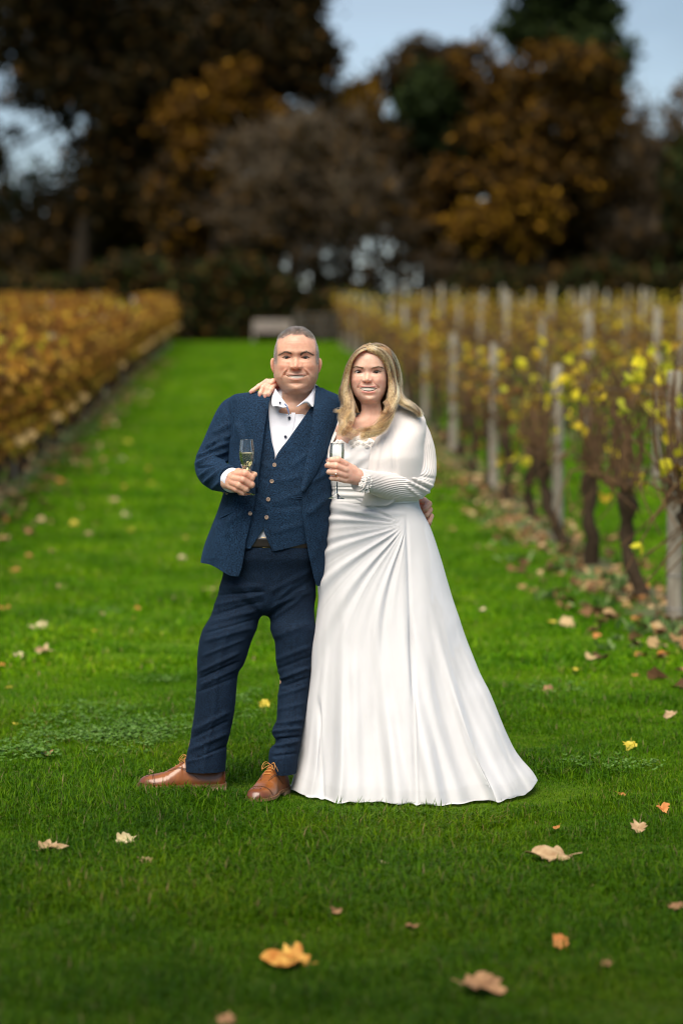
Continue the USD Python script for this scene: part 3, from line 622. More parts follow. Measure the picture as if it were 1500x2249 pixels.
def resample(P, n):
    P = np.asarray(P, float); t = np.r_[0, np.cumsum(np.linalg.norm(np.diff(P, axis=0), axis=1))]; q = np.linspace(0, t[-1], n)
    return np.stack([np.interp(q, t, P[:, k]) for k in range(P.shape[1])], -1)

def slab(top, thick):
    """Closes a grid of points (rows, cols, 3) into a thin slab: the grid is its outer face."""
    R, C = top.shape[:2]; V = top.reshape(-1, 3); m = trimesh.Trimesh(V, grid_faces(R, C), process=False); n = np.array(m.vertex_normals)
    cam_dir = np.array([0, -1.0, 0.1]);
    inner = V - n * thick; k = R * C; F = grid_faces(R, C); G = F[:, [0, 2, 1]] + k
    ring = np.r_[np.arange(C), np.arange(1, R) * C + C - 1, (R - 1) * C + np.arange(C - 2, -1, -1), np.arange(R - 2, 0, -1) * C]; nx = np.roll(ring, -1)
    S = np.vstack([np.stack([ring, ring + k, nx], 1), np.stack([nx, ring + k, nx + k], 1)])
    return np.vstack([V, inner]), np.vstack([F, G, S])

def panel(form, left, right, off, thick=0.003, nu=14, nv=60, roll=None, smooth_lr=False):
    """A cloth panel lying on the front of a form between two pixel outlines; off may be a function of (u, v)."""
    L, R = resample(left, nv), resample(right, nv); u = np.linspace(0, 1, nu); v = np.linspace(0, 1, nv)
    P = L[:, None] * (1 - u)[None, :, None] + R[:, None] * u[None, :, None]
    o = off(u[None, :], v[:, None]) if callable(off) else off
    pts = form.front(P[..., 0], P[..., 1], o + 0 * P[..., 0])
    return slab(pts, thick)

def facing(V, F):
    m = trimesh.Trimesh(V, F, process=False); return np.array(m.vertex_normals)

def ridge(P2, lines):
    """Height of cloth folds at picture points P2: each line is (x0, y0, x1, y1, width, height) and fades at its ends."""
    h = np.zeros(len(P2))
    for x0, y0, x1, y1, w, a in lines:
        d = np.array([x1 - x0, y1 - y0], float); L = np.linalg.norm(d); d /= L; q = P2 - (x0, y0); t = q @ d / L; n = q @ np.array([-d[1], d[0]])
        h += a * np.exp(-(n / w) ** 2) * sstep(-.12, .12, t) * sstep(1.12, .88, t)
    return h

def to_px(V):
    return np.stack([750 + V[:, 0] / V[:, 1] * FPX, HORIZON + (CAM_H - V[:, 2]) / V[:, 1] * FPX], -1)

def fold(V, F, lines, extra=None, side=0.0):
    """Pushes the camera-side of a mesh out along its normals by the folds."""
    n = facing(V, F); w = sstep(0.25, -0.25, n[:, 1]); h = ridge(to_px(V), lines)
    if extra is not None: h = h + extra(V)
    return V + n * (h * w)[:, None]

# ---- heads: rows of rounded sections with the features raised on them, all in photograph pixels round a centre
def make_head(spec):
    rows = spec['rows']; f = pch([r[0] for r in rows], np.array([r[1:] for r in rows]))          # y: centre x, half width, front, back, squareness
    y0, y1 = rows[0][0], rows[-1][0]
    ya = np.concatenate([y0 + (spec['fine'][0] - y0) * (1 - np.cos(np.linspace(0, PI / 2, 34)))[:-1], np.arange(spec['fine'][0], spec['fine'][1], 0.42), np.linspace(spec['fine'][1], y1, spec.get('low', 60))])
    k = 300; u = np.linspace(0, 1, k, endpoint=False)
    th = np.where(u < .72, -0.12 * PI + u / .72 * 1.24 * PI, 1.12 * PI + (u - .72) / .28 * .76 * PI)      # dense towards the camera
    yy, tt = np.meshgrid(ya, th, indexing='ij'); q = f(yy); cx, W, Fd, Bd, p = np.moveaxis(q, -1, 0); e = 2 / p; c, s = np.cos(tt), np.sin(tt)
    x = cx + W * np.sign(c) * np.abs(c) ** e; dep = np.where(s > 0, Fd, Bd) * np.sign(s) * np.abs(s) ** e
    w = sstep(-.05, .35, s)
    dx = x - spec['mid'](yy)
    dep = dep + w * spec['relief'](dx, yy)
    yy = yy + w * spec['lift'](dx, yy) if 'lift' in spec else yy
    d0 = spec['d']; sc = d0 / FPX
    V = np.stack([(x - 750) * sc, d0 - dep * sc, CAM_H - (yy - HORIZON) * sc], -1)
    if 'turn' in spec: V = spec['turn'](V)
    R, C = V.shape[:2]; V = V.reshape(-1, 3); F = grid_faces(R, C, True)
    top, bot = V[:C].mean(0), V[-C:].mean(0); j = np.arange(C); V = np.vstack([V, top, bot])
    F = np.vstack([F, np.stack([np.full(C, R * C), (j + 1) % C, j], 1), np.stack([np.full(C, R * C + 1), (R - 1) * C + j, (R - 1) * C + (j + 1) % C], 1)])
    return V, F

def curves(parent, name, lines, widths, mat, label=None, col=None):
    """Hair: a bundle of strands, each a row of points."""
    pts = np.vstack(lines); cnt = [len(l) for l in lines]
    c = UsdGeom.BasisCurves.Define(stage, numbered(parent.GetPath().pathString + '/' + name))
    c.CreateTypeAttr('linear'); c.CreateCurveVertexCountsAttr(Vt.IntArray.FromNumpy(np.array(cnt, np.int32)))
    c.CreatePointsAttr(Vt.Vec3fArray.FromNumpy(pts.astype(np.float32)))
    w = np.concatenate([np.broadcast_to(a, n) for a, n in zip(widths, cnt)]) if not np.isscalar(widths) else np.full(len(pts), widths)
    c.CreateWidthsAttr(Vt.FloatArray.FromNumpy(w.astype(np.float32))); c.SetWidthsInterpolation('vertex')
    UsdShade.MaterialBindingAPI.Apply(c.GetPrim()).Bind(LOOK[mat]); data(c.GetPrim(), label=label)
    return c.GetPrim()

def eye(parent, c, r, look_dir, sc=None):
    """Eyeball with iris and pupil, looking along look_dir."""
    m = trimesh.creation.icosphere(4, r); n = np.array(m.vertices) / r; a = np.degrees(np.arccos(np.clip(n @ look_dir, -1, 1)))
    v = np.array(m.vertices) * (1 + .03 * np.clip(1 - a / 36, 0, 1))[:, None] + c
    col = np.where((a < 13)[:, None], (.006, .005, .005), np.where((a < 35)[:, None], np.array((.03, .017, .010)) , (.50, .44, .41)))
    part(parent, 'eye', (v, np.array(m.faces)), 'eye', smooth=True, col=col)

def coloured(name, rough=.5, **kw):
    return look(name, {'a': ('attribute', {'attribute': 'Col'}), 'p': ('principled_bsdf', {'roughness': rough, **kw})}, [('a.color', 'p.base_color')])
look('skin', {'a': ('attribute', {'attribute': 'Col'}), 'g': ('geometry', {}), 'n': ('noise_texture', {'scale': 55, 'detail': 4}), 'n2': ('noise_texture', {'scale': 420, 'detail': 3}), 'r': ('rgb_ramp', {'ramp': [(.3, (.90, .84, .82)), (.7, (1.06, 1.04, 1.03))]}),
    'm': ('mix', {'mix_type': 'multiply', 'fac': 1.0}), 'b': ('bump', {'strength': .12, 'distance': .002}),
    'p': ('principled_bsdf', {'roughness': .48, 'specular_ior_level': .38, 'subsurface_weight': .35, 'subsurface_scale': .010, 'subsurface_radius': (1, .35, .2)})},
    [('g.position', 'n.vector'), ('g.position', 'n2.vector'), ('n.fac', 'r.fac'), ('a.color', 'm.color1'), ('r.color', 'm.color2'), ('m.color', 'p.base_color'), ('n2.fac', 'b.height'), ('b.normal', 'p.normal')])
coloured('eye', rough=.08, specular_ior_level=.6)
plain('teeth', (.62, .58, .50), (.70, .66, .58), scale=60, rough=.25)
plain('mouth_inside', (.07, .018, .015), rough=.5)
plain('nail', (.45, .20, .17), rough=.25)
plain('nail_varnish', (.10, .012, .02), rough=.15)

def chain_hand(bones, palm, k=0.0035, h=0.0028):
    """A hand from finger bones [(points, radii)] and palm bones; fingers stay apart, the palm webs softly."""
    allp = np.vstack([np.asarray(b[0]) for b in bones + palm]); pad = max(np.max(b[1]) for b in bones + palm) + .008; lo, hi = allp.min(0) - pad, allp.max(0) + pad
    def f(p):
        d = None
        for P, r in palm:
            for i in range(len(P) - 1):
                q = sd_cone(p, P[i], P[i + 1], r[i], r[i + 1]); d = q if d is None else smin(d, q, .010)
        for P, r in bones:
            g = None
            for i in range(len(P) - 1):
                q = sd_cone(p, P[i], P[i + 1], r[i], r[i + 1]); g = q if g is None else smin(g, q, .0022)
            for i in range(1, len(P) - 1): g = smin(g, np.linalg.norm(p - P[i], axis=1) - r[i] * 1.04, .002)
            d = smin(d, g, k)
        return d
    return relax(*polygonise(f, lo, hi, h), 4)
# ------------------------------------------------------------------ the groom
def cloth(name, dark, light, speck=330, rough=.85, sheen=.25, wear=None, bump=.25):
    return look(name, {'g': ('texture_coordinate', {}), 'n': ('noise_texture', {'scale': speck, 'detail': 2, 'roughness': .7}), 'r': ('rgb_ramp', {'ramp': [(.36, dark), (.52, tuple(np.array(dark) * .55 + np.array(light) * .45)), (.68, light)]}),
        'n3': ('noise_texture', {'scale': 9, 'detail': 3}), 'r3': ('rgb_ramp', {'ramp': [(.3, (.86,) * 3), (.7, (1.1,) * 3)]}), 'm': ('mix', {'mix_type': 'multiply', 'fac': 1.0}),
        'b': ('bump', {'strength': bump, 'distance': .002}), 'p': ('principled_bsdf', {'roughness': rough, 'specular_ior_level': .15, 'sheen_weight': sheen, 'sheen_roughness': .45, 'sheen_tint': tuple(np.clip(np.array(light) * 5, 0, 1))})},
        [('g.object', 'n.vector'), ('g.object', 'n3.vector'), ('n.fac', 'r.fac'), ('n3.fac', 'r3.fac'), ('r.color', 'm.color1'), ('r3.color', 'm.color2'), ('m.color', 'p.base_color'), ('n.fac', 'b.height'), ('b.normal', 'p.normal')])
cloth('navy_tweed', (.0008, .0034, .010), (.015, .045, .096), speck=260, sheen=.10)
cloth('navy_trouser', (.0006, .0024, .007), (.009, .025, .054), speck=260, sheen=.06)
cloth('shirt_cotton', (.54, .55, .61), (.62, .63, .69), speck=900, rough=.7, sheen=.05, bump=.08)
plain('shirt_trim', (.02, .03, .07), (.10, .16, .30), scale=260, rough=.7)
plain('navy_button', (.010, .013, .030), rough=.3)
plain('horn_button', (.16, .105, .07), (.36, .28, .21), scale=160, rough=.3)
plain('button_dark', (.03, .018, .012), rough=.5)
plain('belt_leather', (.008, .006, .005), (.018, .013, .010), scale=60, rough=.4)
plain('brass', (.55, .38, .12), rough=.25, metallic=1.0)

man = thing('person', 'smiling man with short grey hair in navy tweed three-piece suit holding a champagne flute', 'person', px(600, 1735, Y0))
man_base = np.array(px(600, 1735, Y0))
def mpart(parent, name, VF, mat, **kw):
    V, F = VF; return part(parent, name, (np.asarray(V) - man_base, F), mat, **kw)
def J(x, y, dy): return px(x, y, Y0 + dy)

# --- body: head, neck and trunk, with arms, hands and legs
def man_relief(x, y):
    a = np.abs(x)
    h = 2.0 * gauss(a, y, 19, 773, 15, 5.5) + 1.2 * gauss(x, y, 0, 775, 8, 6)
    h -= 6.6 * gauss(a, y, 20.0, 784.0, 12, 6.6) + 2.2 * gauss(a, y, 9.5, 783, 5, 7)
    h += 4.6 * gauss(a, y, 29, 804, 13, 9) + .9 * gauss(a, y, 21, 794.5, 11, 3.6) - .3 * gauss(a, y, 22, 798.2, 11, 2.6)
    t = sstep(779, 806, y) * sstep(813.5, 808.5, y)
    h += t * (4.2 + 11.0 * sstep(780, 804, y)) * np.exp(-(x / (4.8 + 2.6 * sstep(785, 806, y))) ** 2) + 6.0 * gauss(x, y, 0, 803.5, 7.6, 6.4)
    h += 7.5 * gauss(a, y, 10.3, 805.8, 4.4, 4.6) - 3.0 * gauss(a, y, 5.2, 811.2, 3.0, 1.7) - 1.8 * gauss(a, y, 14.8, 804, 2.2, 4.5)
    # smile folds running from the nostrils round the mouth
    fx = 14 + 13.5 * sstep(805, 829, y) + 1.0 * np.sin((y - 805) / 8); h -= 2.0 * np.exp(-((a - fx) / 3.6) ** 2) * sstep(802, 809, y) * sstep(838, 826, y)
    h += 2.4 * np.exp(-((a - fx - 5) / 4.5) ** 2) * sstep(806, 814, y) * sstep(834, 824, y)
    ml = 826.3 - 2.9 * (a / 22) ** 2          # the mouth line, corners drawn up
    h += 2.0 * np.exp(-(a / 15) ** 2) * np.exp(-((y - ml + 4.0) / 2.4) ** 2) + 3.4 * np.exp(-(a / 14) ** 2) * np.exp(-((y - ml - 6.6) / 3.2) ** 2)
    h -= 2.6 * gauss(a, y, 24, 822.8, 3.2, 2.6) + 3.4 * gauss(x, y, 0, 841.5, 14, 3.2)
    h += 4.0 * gauss(x, y, 1.5, 852, 16, 7) + 1.2 * gauss(a, y, 33, 834, 9, 9)
    opening = sstep(1, .55, ((y - ml - .9) / (3.0 * np.clip(1 - (a / 19) ** 2, 0, 1) ** .8 + .45)) ** 2) * sstep(23, 20, a); h -= 7 * opening * sstep(22, 15, a) ** .5
    ly = 785.5 + .05 * (a - 20.5) - 2.5 * np.clip(1 - (a - 20.5) ** 2 / 74, 0, 1); lo = 785.5 + .05 * (a - 20.5) + 2.2 * np.clip(1 - (a - 20.5) ** 2 / 74, 0, 1)
    lid = (np.abs(a - 20.5) < 8.4) * sstep(ly - .25, ly + .35, y) * sstep(lo + .3, lo - .3, y); h -= 5.0 * lid
    h += 2.4 * np.exp(-((y - ly + 2.4) / 2.0) ** 2) * sstep(11.5, 7, np.abs(a - 20.5)) + 1.0 * np.exp(-((y - lo - 1.8) / 1.5) ** 2) * sstep(11, 7, np.abs(a - 20.5))
    for yy, am in ((742, .10), (750, .16), (757.5, .16)): h -= am * np.exp(-((y - yy - 1.5 * np.cos(x / 14)) / 1.0) ** 2) * sstep(28, 12, a)
    return h
HD = 9.50
man_rows = [(720.0, 651, 3, 10, 12, 2.0), (722, 651, 15, 22, 22, 2.0), (726, 650, 21, 32, 33, 2.1), (733, 650, 30.5, 42, 44, 2.15), (742, 650.5, 38.5, 49, 54, 2.2), (755, 651, 44.5, 53.5, 62, 2.3), (770, 651, 48, 55, 65, 2.4), (785, 651, 48.6, 53.5, 65, 2.4),
    (802, 651, 48.8, 53.5, 62, 2.4), (815, 650.5, 48.5, 54.5, 57, 2.35), (827, 650, 47.3, 55, 51, 2.3), (836, 650.5, 45.3, 55.5, 48, 2.05), (845, 651, 41, 55.5, 46, 1.9), (853, 651.5, 36.5, 54, 44, 1.75), (859.5, 651.5, 32.5, 47, 44, 1.7), (865, 651, 32.5, 33, 44, 1.8), (872, 650.5, 33.5, 22, 44, 2.0),
    (884, 649.5, 36.5, 22, 45, 2.0), (898, 647, 46, 27, 48, 2.1), (906, 642, 66, 26, 66, 2.2), (920, 632, 86, 22, 70, 2.4), (960, 626, 90, 22, 72, 2.5), (1100, 616, 84, 34, 72, 2.5), (1240, 600, 76, 26, 70, 2.5), (1300, 592, 70, 20, 68, 2.5)]
head = make_head(dict(rows=man_rows, fine=(735, 866), low=46, mid=lambda y: 650.5 + 1.6 * sstep(790, 858, y), relief=man_relief, d=HD))
def ear(cx, cy, side, hx, hy, d, depth=.012):
    """An outer ear: a rim, a hollow and a lobe, tilted back."""
    m = trimesh.creation.icosphere(4); v = np.array(m.vertices); v[:, 0] *= 1 + .18 * v[:, 2]
    r = np.hypot(v[:, 0], v[:, 2] - .1); v[:, 1] *= .42; v[:, 1] += np.where(v[:, 1] < 0, .26 * np.exp(-(r / .55) ** 2), 0)
    sc = d / FPX; P = np.stack([v[:, 0] * hx * sc, v[:, 1] * depth * 2, v[:, 2] * hy * sc], -1)
    R = rotm((0, 0, 1), side * -.45) @ rotm((0, 1, 0), side * .14)
    return P @ R.T + px(cx, cy, d), np.array(m.faces)
pieces = [head, ear(601.5, 803, -1, 7.6, 17.5, HD + .012), ear(699.5, 803, 1, 7.6, 17.5, HD + .012)]
def limb(P, r, n=20): return tube(spline(P, 14), np.interp(np.linspace(0, 1, 14), np.linspace(0, 1, len(r)), r), n)
# right hand (left in the picture) round the flute
GD = -.262                                     # how far in front of the couple's plane the flute stands
hand_r = chain_hand(
    [([J(519, 1041, GD - .004), J(538, 1040, GD - .030), J(551.5, 1049, GD - .020), J(551, 1050, GD + .012), J(540, 1052, GD + .024)], np.array([9.0, 8.9, 8.0, 7.2, 6.4]) * SP),
     ([J(514, 1050, GD - .008), J(534, 1053, GD - .030), J(551.5, 1064, GD - .019), J(551, 1064, GD + .012), J(540, 1065, GD + .026)], np.array([8.8, 8.6, 7.9, 7.2, 6.4]) * SP),
     ([J(510, 1059, GD - .006), J(525, 1065, GD - .026), J(539, 1074, GD - .020), J(542, 1075, GD + .010), J(533, 1076, GD + .026)], np.array([8.2, 7.7, 7.0, 6.4, 5.8]) * SP),
     ([J(507, 1068, GD + .000), J(519, 1074, GD - .014), J(533, 1081, GD - .012), J(535, 1082, GD + .012), J(527, 1082, GD + .024)], np.array([7.4, 6.8, 6.2, 5.8, 5.2]) * SP),
     ([J(507, 1046, GD + .012), J(524, 1037, GD + .034), J(543, 1039, GD + .040), J(556, 1042.5, GD + .022), J(559.5, 1042, GD + .010)], np.array([9.5, 8.8, 7.6, 7.2, 6.0]) * SP)],
    [([J(500, 1056, GD + .03), J(516, 1043, GD + .006)], np.array([13, 9.5]) * SP), ([J(500, 1057, GD + .03), J(512, 1052, GD + .002)], np.array([13, 9.5]) * SP), ([J(499, 1060, GD + .032), J(509, 1060, GD + .004)], np.array([13, 9]) * SP),
     ([J(499, 1062, GD + .034), J(506, 1067, GD + .008)], np.array([12.5, 8.5]) * SP), ([J(491, 1052, GD + .085), J(500, 1058, GD + .034)], np.array([15, 14]) * SP)])
# left hand, only its fingertips showing round the bride's waist
def tipf(*a): return np.array(a)
WH = 0.075
hand_l = chain_hand(
    [([J(906, 1096, WH + .085), J(931, 1100, WH + .05), J(941, 1107, WH - .010), J(934, 1118, WH - .047)], np.array([8.5, 8.2, 7.6, 6.2]) * SP),
     ([J(906, 1108, WH + .088), J(933, 1113, WH + .05), J(943, 1120, WH - .008), J(937, 1131, WH - .042)], np.array([8.5, 8.0, 7.4, 6.0]) * SP),
     ([J(908, 1118, WH + .088), J(936, 1125, WH + .05), J(946, 1134, WH - .004), J(943, 1147, WH - .034)], np.array([8.0, 7.4, 6.6, 5.4]) * SP),
     ([J(906, 1128, WH + .09), J(930, 1135, WH + .06), J(942, 1143, WH + .03), J(943, 1151, WH + .012)], np.array([7.2, 6.4, 5.8, 4.8]) * SP),
     ([J(890, 1096, WH + .09), J(904, 1080, WH + .1), J(918, 1076, WH + .09)], np.array([9, 8, 6.5]) * SP)],
    [([J(880, 1110, WH + .12), J(906, 1098, WH + .09)], np.array([13, 9]) * SP), ([J(880, 1112, WH + .12), J(907, 1112, WH + .09)], np.array([13, 9]) * SP), ([J(880, 1114, WH + .12), J(906, 1126, WH + .09)], np.array([13, 8.5]) * SP),
     ([J(850, 1108, WH + .15), J(882, 1112, WH + .12)], np.array([16, 14]) * SP)])
pieces += [hand_r, hand_l,
    limb([J(535, 900, .02), J(495, 950, .0), J(467, 1010, -.015), J(474, 1041, -.09), J(492, 1050, -.165), J(499, 1055, GD + .055)], np.array([30, 27, 23, 21, 17, 15]) * SP),
    limb([J(725, 905, .03), J(752, 985, .11), J(770, 1050, .22), J(815, 1090, .25), J(858, 1109, WH + .148)], np.array([30, 27, 22, 18, 15]) * SP)]
# legs inside the trousers, down to the shoes
pieces += [limb([J(545, 1260, .0), J(490, 1450, -.02), J(455, 1690, .0)], np.array([44, 33, 22]) * SP), limb([J(640, 1260, .0), J(648, 1460, -.03), J(622, 1700, -.10)], np.array([44, 33, 22]) * SP)]
BV, BF = fuse(pieces)
def man_colour(V):
    q = to_px(V); x, y = q[:, 0] - 651.3, q[:, 1]; a = np.abs(x); head_ = (y < 900) & (np.abs(q[:, 0] - 651) < 62) & (V[:, 1] < 9.62)
    c = np.tile(np.array((.53, .305, .215)), (len(V), 1))
    def tint(w, col): c[:] = c * (1 - w[:, None]) + np.array(col) * w[:, None]
    H = head_.astype(float)
    tint(H * .35 * gauss(a, y, 29, 808, 15, 12), (.56, .22, .16)); tint(H * .4 * gauss(x, y, 0, 805, 9, 8), (.56, .235, .175)); tint(H * .3 * sstep(764, 742, y), (.54, .33, .25))
    beard = sstep(818, 836, y + .35 * (a - 22)) * sstep(878, 862, y) ; must = gauss(a, y, 10, 817.5, 14, 3.6)
    n = meshkit.fbm(V * 260, 3, 5); tint(H * np.clip(beard * (.26 + .5 * (n - .35)) + must * .26, 0, .6), (.25, .155, .11))
    ml = 826.3 - 2.9 * (a / 22) ** 2
    tint(H * .75 * sstep(21, 17, a) * np.exp(-((y - ml + 3.2) / 1.7) ** 4), (.38, .15, .125)); tint(H * .75 * sstep(19, 13, a) * np.exp(-((y - ml - 6.3) / 2.6) ** 4), (.45, .19, .155))
    op = (a < 22) & (np.abs(y - ml - .9) < 2.8 * np.clip(1 - (a / 19) ** 2, 0, 1) ** .8 + .45); tint(H * op * .9, (.10, .03, .025))
    tint(H * .6 * gauss(a, y, 5.3, 811.3, 2.6, 1.5), (.10, .04, .03))
    tint(H * .30 * gauss(a, y, 20.5, 784, 11, 6), (.36, .18, .135))
    # close-cropped hair shadow on the scalp and temples
    hl = 735 + 9 * sstep(12, 34, a) ; scalp = np.maximum(sstep(hl + 2, hl - 3, y), sstep(40, 44, a) * sstep(806, 790, y) * sstep(-.5, .5, 43 - 0 * a)); scalp = np.where(V[:, 1] > HD - .01, np.maximum(scalp, sstep(835, 815, y)), scalp)
    ears = (a > 47.5) & (y > 784) & (y < 824); tint(H * np.where(ears, 0, scalp) * .75, (.17, .155, .145)); tint(H * ears * .5, (.55, .21, .14))
    hand = ~head_; kn = meshkit.fbm(V * 90, 3, 9); tint(hand * np.clip(1.4 * (kn - .45), 0, .6), (.56, .24, .18))
    return c
body = mpart(man, 'body', (BV, BF), 'skin', smooth=True, col=man_colour(BV))

# face details
def face_pt(form_rows, relief, mid, d, x, y):
    f = pch([r[0] for r in form_rows], np.array([r[1:] for r in form_rows])); x, y = np.asarray(x, float), np.asarray(y, float); q = f(y); cx, W, Fd, B, p = np.moveaxis(q, -1, 0)
    t = np.clip(np.abs((x - cx) / W), 0, .999); dep = Fd * (1 - t ** p) ** (1 / p) + relief(x - mid(y), y); sc = d / FPX
    return np.stack([(x - 750) * sc, d - dep * sc, CAM_H - (y - HORIZON) * sc], -1)
mface = lambda x, y: face_pt(man_rows, man_relief, lambda y: 650.5 + 1.6 * sstep(790, 858, y), HD, x, y)
for s in (-1, 1):
    c = px(651.0 + s * 20.5, 785.4, HD); c[1] = (mface(650.5 + s * 20.5, 782.0)[1] + mface(650.5 + s * 20.5, 788.8)[1]) / 2 + 1.0 * SP + 7.0 * SP
    eye(man, c - man_base, 7.0 * SP, np.array([-.02, -1, .02]) / np.linalg.norm([-.02, -1, .02]))
ux = np.linspace(-17, 17, 80); tvals = np.linspace(0, 1, 8)
gx_, gt_ = np.meshgrid(ux, tvals, indexing='ij'); ty = 824.6 - 2.9 * (gx_ / 22) ** 2 + gt_ * 6.4
tooth = .55 * np.abs(np.sin((gx_ + 2.2) / 4.3 * PI)) ** .35; D = HD - (53.2 - .018 * gx_ ** 2 + tooth) * HD / FPX
tp = np.stack([(651.3 + gx_ - 750) * HD / FPX, D, CAM_H - (ty - HORIZON) * HD / FPX], -1)
mpart(man, 'teeth', slab(tp, .003), 'teeth', smooth=True)
for nm_, k_ in (('hair_grey', .60), ('hair_grey_brown', .26)): look(nm_, {'hi': ('hair_info', {}), 'o': ('geometry', {}), 'n': ('noise_texture', {'scale': 55, 'detail': 3}), 'r': ('rgb_ramp', {'ramp': [(.3, (.07 * k_, .056 * k_, .046 * k_)), (.52, (.22 * k_, .185 * k_, .15 * k_)), (.72, (.50 * k_, .44 * k_, .38 * k_))]}), 'p': ('principled_hair_bsdf', {'model': 'Chiang', 'parametrization': 'Direct coloring', 'roughness': .35})},
    [('o.position', 'n.vector'), ('n.fac', 'r.fac'), ('r.color', 'p.color')], surface='p.BSDF')
plain('hair_dark', (.12, .082, .06), (.18, .13, .10), scale=50, rough=.6)
rs = np.random.RandomState(77)
m = trimesh.Trimesh(*head, process=False); hp, hf = trimesh.sample.sample_surface(m, 90000, seed=3); hn = np.array(m.face_normals)[hf]; q = to_px(hp); a = np.abs(q[:, 0] - 651)
hl = 734.5 + 9 * sstep(10, 34, a) + 3 * (meshkit.noise(hp * 80, 2) - .5) + rs.normal(0, 1.6, len(hp))
ok = (q[:, 1] < 840) & ((q[:, 1] < hl) | (hp[:, 1] > HD - .012) & (q[:, 1] < 832) | (a > 42.3 + 2 * meshkit.noise(hp * 90, 4)) & (q[:, 1] < 800) & (hp[:, 1] > HD - .05)); hp, hn, q, a = hp[ok], hn[ok], q[ok], a[ok]
topw = sstep(752, 730, q[:, 1]); L = .0038 + .012 * topw * rs.uniform(.6, 1.2, len(hp))
comb = np.stack([.55 + 0 * a, -.15 + 0 * a, .25 + 0 * a], -1)                       # the top is combed to the right in the picture and a little forward
dirs = hn * (1.0 - .45 * topw)[:, None] + comb * (topw * 1.25)[:, None] + np.array([0, .1, -.55]) * (1 - topw)[:, None] + rs.normal(0, .22, (len(hp), 3)); dirs /= np.linalg.norm(dirs, axis=1, keepdims=True)
lines = [np.array([p_ - n_ * .001, p_ + d_ * l * .55, p_ + (d_ * .86 - n_ * .28) * l]) - man_base for p_, n_, d_, l in zip(hp, hn, dirs, L)]
top_ = q[:, 1] < 742 - 8 * (meshkit.noise(hp * 70, 6) - .5)
for flag, mt in ((True, 'hair_grey_brown'), (False, 'hair_grey')):
    ls = [l for l, t_ in zip(lines, top_) if t_ == flag]; curves(man, 'hair', ls, [np.array([.0011, .0010, .0005])] * len(ls), mt)
for s in (-1, 1):                                                                     # eyebrows
    bl = []
    for _ in range(200):
        t = rs.uniform(); x = 651 + s * (8.5 + 27.5 * t); y = 777.5 - 5.2 * np.sin(min(t * 1.25, 1) * PI * .62) + 7.0 * max(t - .5, 0) / .5 + rs.normal(0, 1.35 * (1.0 - .6 * t)); p0 = mface(x, y); p1 = mface(x + s * rs.uniform(2, 4.5), y - rs.uniform(-.3, 1.3) * (1.2 - t)); n = np.array([0, -1, .15])
        bl.append(np.array([p0 + n * .0004, (p0 + p1) / 2 + n * .0016, p1 + n * .0014]) - man_base)
    curves(man, 'eyebrow', bl, [np.array([.0009, .0008, .0004])] * len(bl), 'hair_dark')
    xs_ = np.linspace(-8.6, 8.6, 16); lash = np.array([mface(651.2 + s * 20.5 + x, 785.2 - 3.2 * (1 - (x / 9) ** 2)) for x in xs_]) + (0, -.0012, 0)
    mpart(man, 'eyelashes', tube(lash, .0010, 5), 'hair_dark', smooth=True)

# --- shirt
TORSO = Form([(846, 604, 697, 34, 50, 2.1), (856, 592, 708, 38, 56, 2.2), (862, 560, 722, 42, 60, 2.3), (868, 520, 736, 46, 62, 2.5), (880, 508, 746, 52, 64, 2.7), (900, 506, 748, 60, 66, 2.8), (940, 508, 745, 72, 66, 2.8), (990, 508, 738, 82, 66, 2.7), (1050, 504, 730, 92, 64, 2.6), (1090, 495, 726, 96, 64, 2.6), (1115, 487, 724, 97, 64, 2.6), (1160, 472, 720, 95, 66, 2.6), (1230, 457, 712, 90, 70, 2.6), (1300, 448, 700, 84, 70, 2.6)])
def wrap(form, ys, edge_r, edge_l, off, n=150, dyf=0.0):
    """A garment going round the back from its right front edge to its left one; edges are pixels per row; off may depend on (s, y)."""
    ys = np.asarray(ys, float); tr, tl = form.theta(edge_r(ys), ys), form.theta(edge_l(ys), ys)
    s = np.linspace(0, 1, n); th = tr[:, None] + (tl - 2 * PI - tr)[:, None] * s[None]
    Y = ys[:, None] + 0 * th; o = off(s[None] + 0 * th, Y) if callable(off) else off + 0 * th
    return form.ring(Y, th, o)
def rows_of(*knots): return np.unique(np.concatenate([np.linspace(a, b, n) for a, b, n in knots]))
yR = rows_of((852, 880, 34), (880, 1184, 90))
sh = wrap(TORSO, yR, lambda y: 652 + 0 * y, lambda y: 651 + 0 * y, lambda s, y: -.026 + .004 * sstep(870, 856, y) + .0012 * np.sin(y / 17 + 3 * s))
# the neck opening of the shirt
op_r, op_l = pch([846, 870, 893, 908, 1215], [690, 683, 661, 643.5, 639]), pch([846, 872, 895, 908, 1215], [605, 622, 634, 642, 638])
sh = wrap(TORSO, yR, op_r, op_l, lambda s, y: -.021 + .0015 * np.sin(y / 15 + 4 * s) + .0025 * (s < .03))
mpart(man, 'shirt', slab(sh, .0015), 'shirt_cotton', smooth=60)
def free_panel(P, thick):                       # a panel given by rows of (px, py, dy)
    P = np.asarray(P, float); return slab(px_grid(P), thick)
def px_grid(P): return np.stack([(P[..., 0] - 750) / FPX * (Y0 + P[..., 2]), Y0 + P[..., 2], CAM_H - (P[..., 1] - HORIZON) / FPX * (Y0 + P[..., 2])], -1)
def loft_px(curves_, n, m):
    """A smooth sheet through several curves of (px, py, dy)."""
    C = np.array([spline(np.asarray(c, float), n) for c in curves_]); t = np.linspace(0, 1, len(C)); q = np.linspace(0, 1, m)
    return np.stack([[np.interp(q, t, C[:, i, k]) for i in range(n)] for k in range(3)], -1).transpose(1, 0, 2)
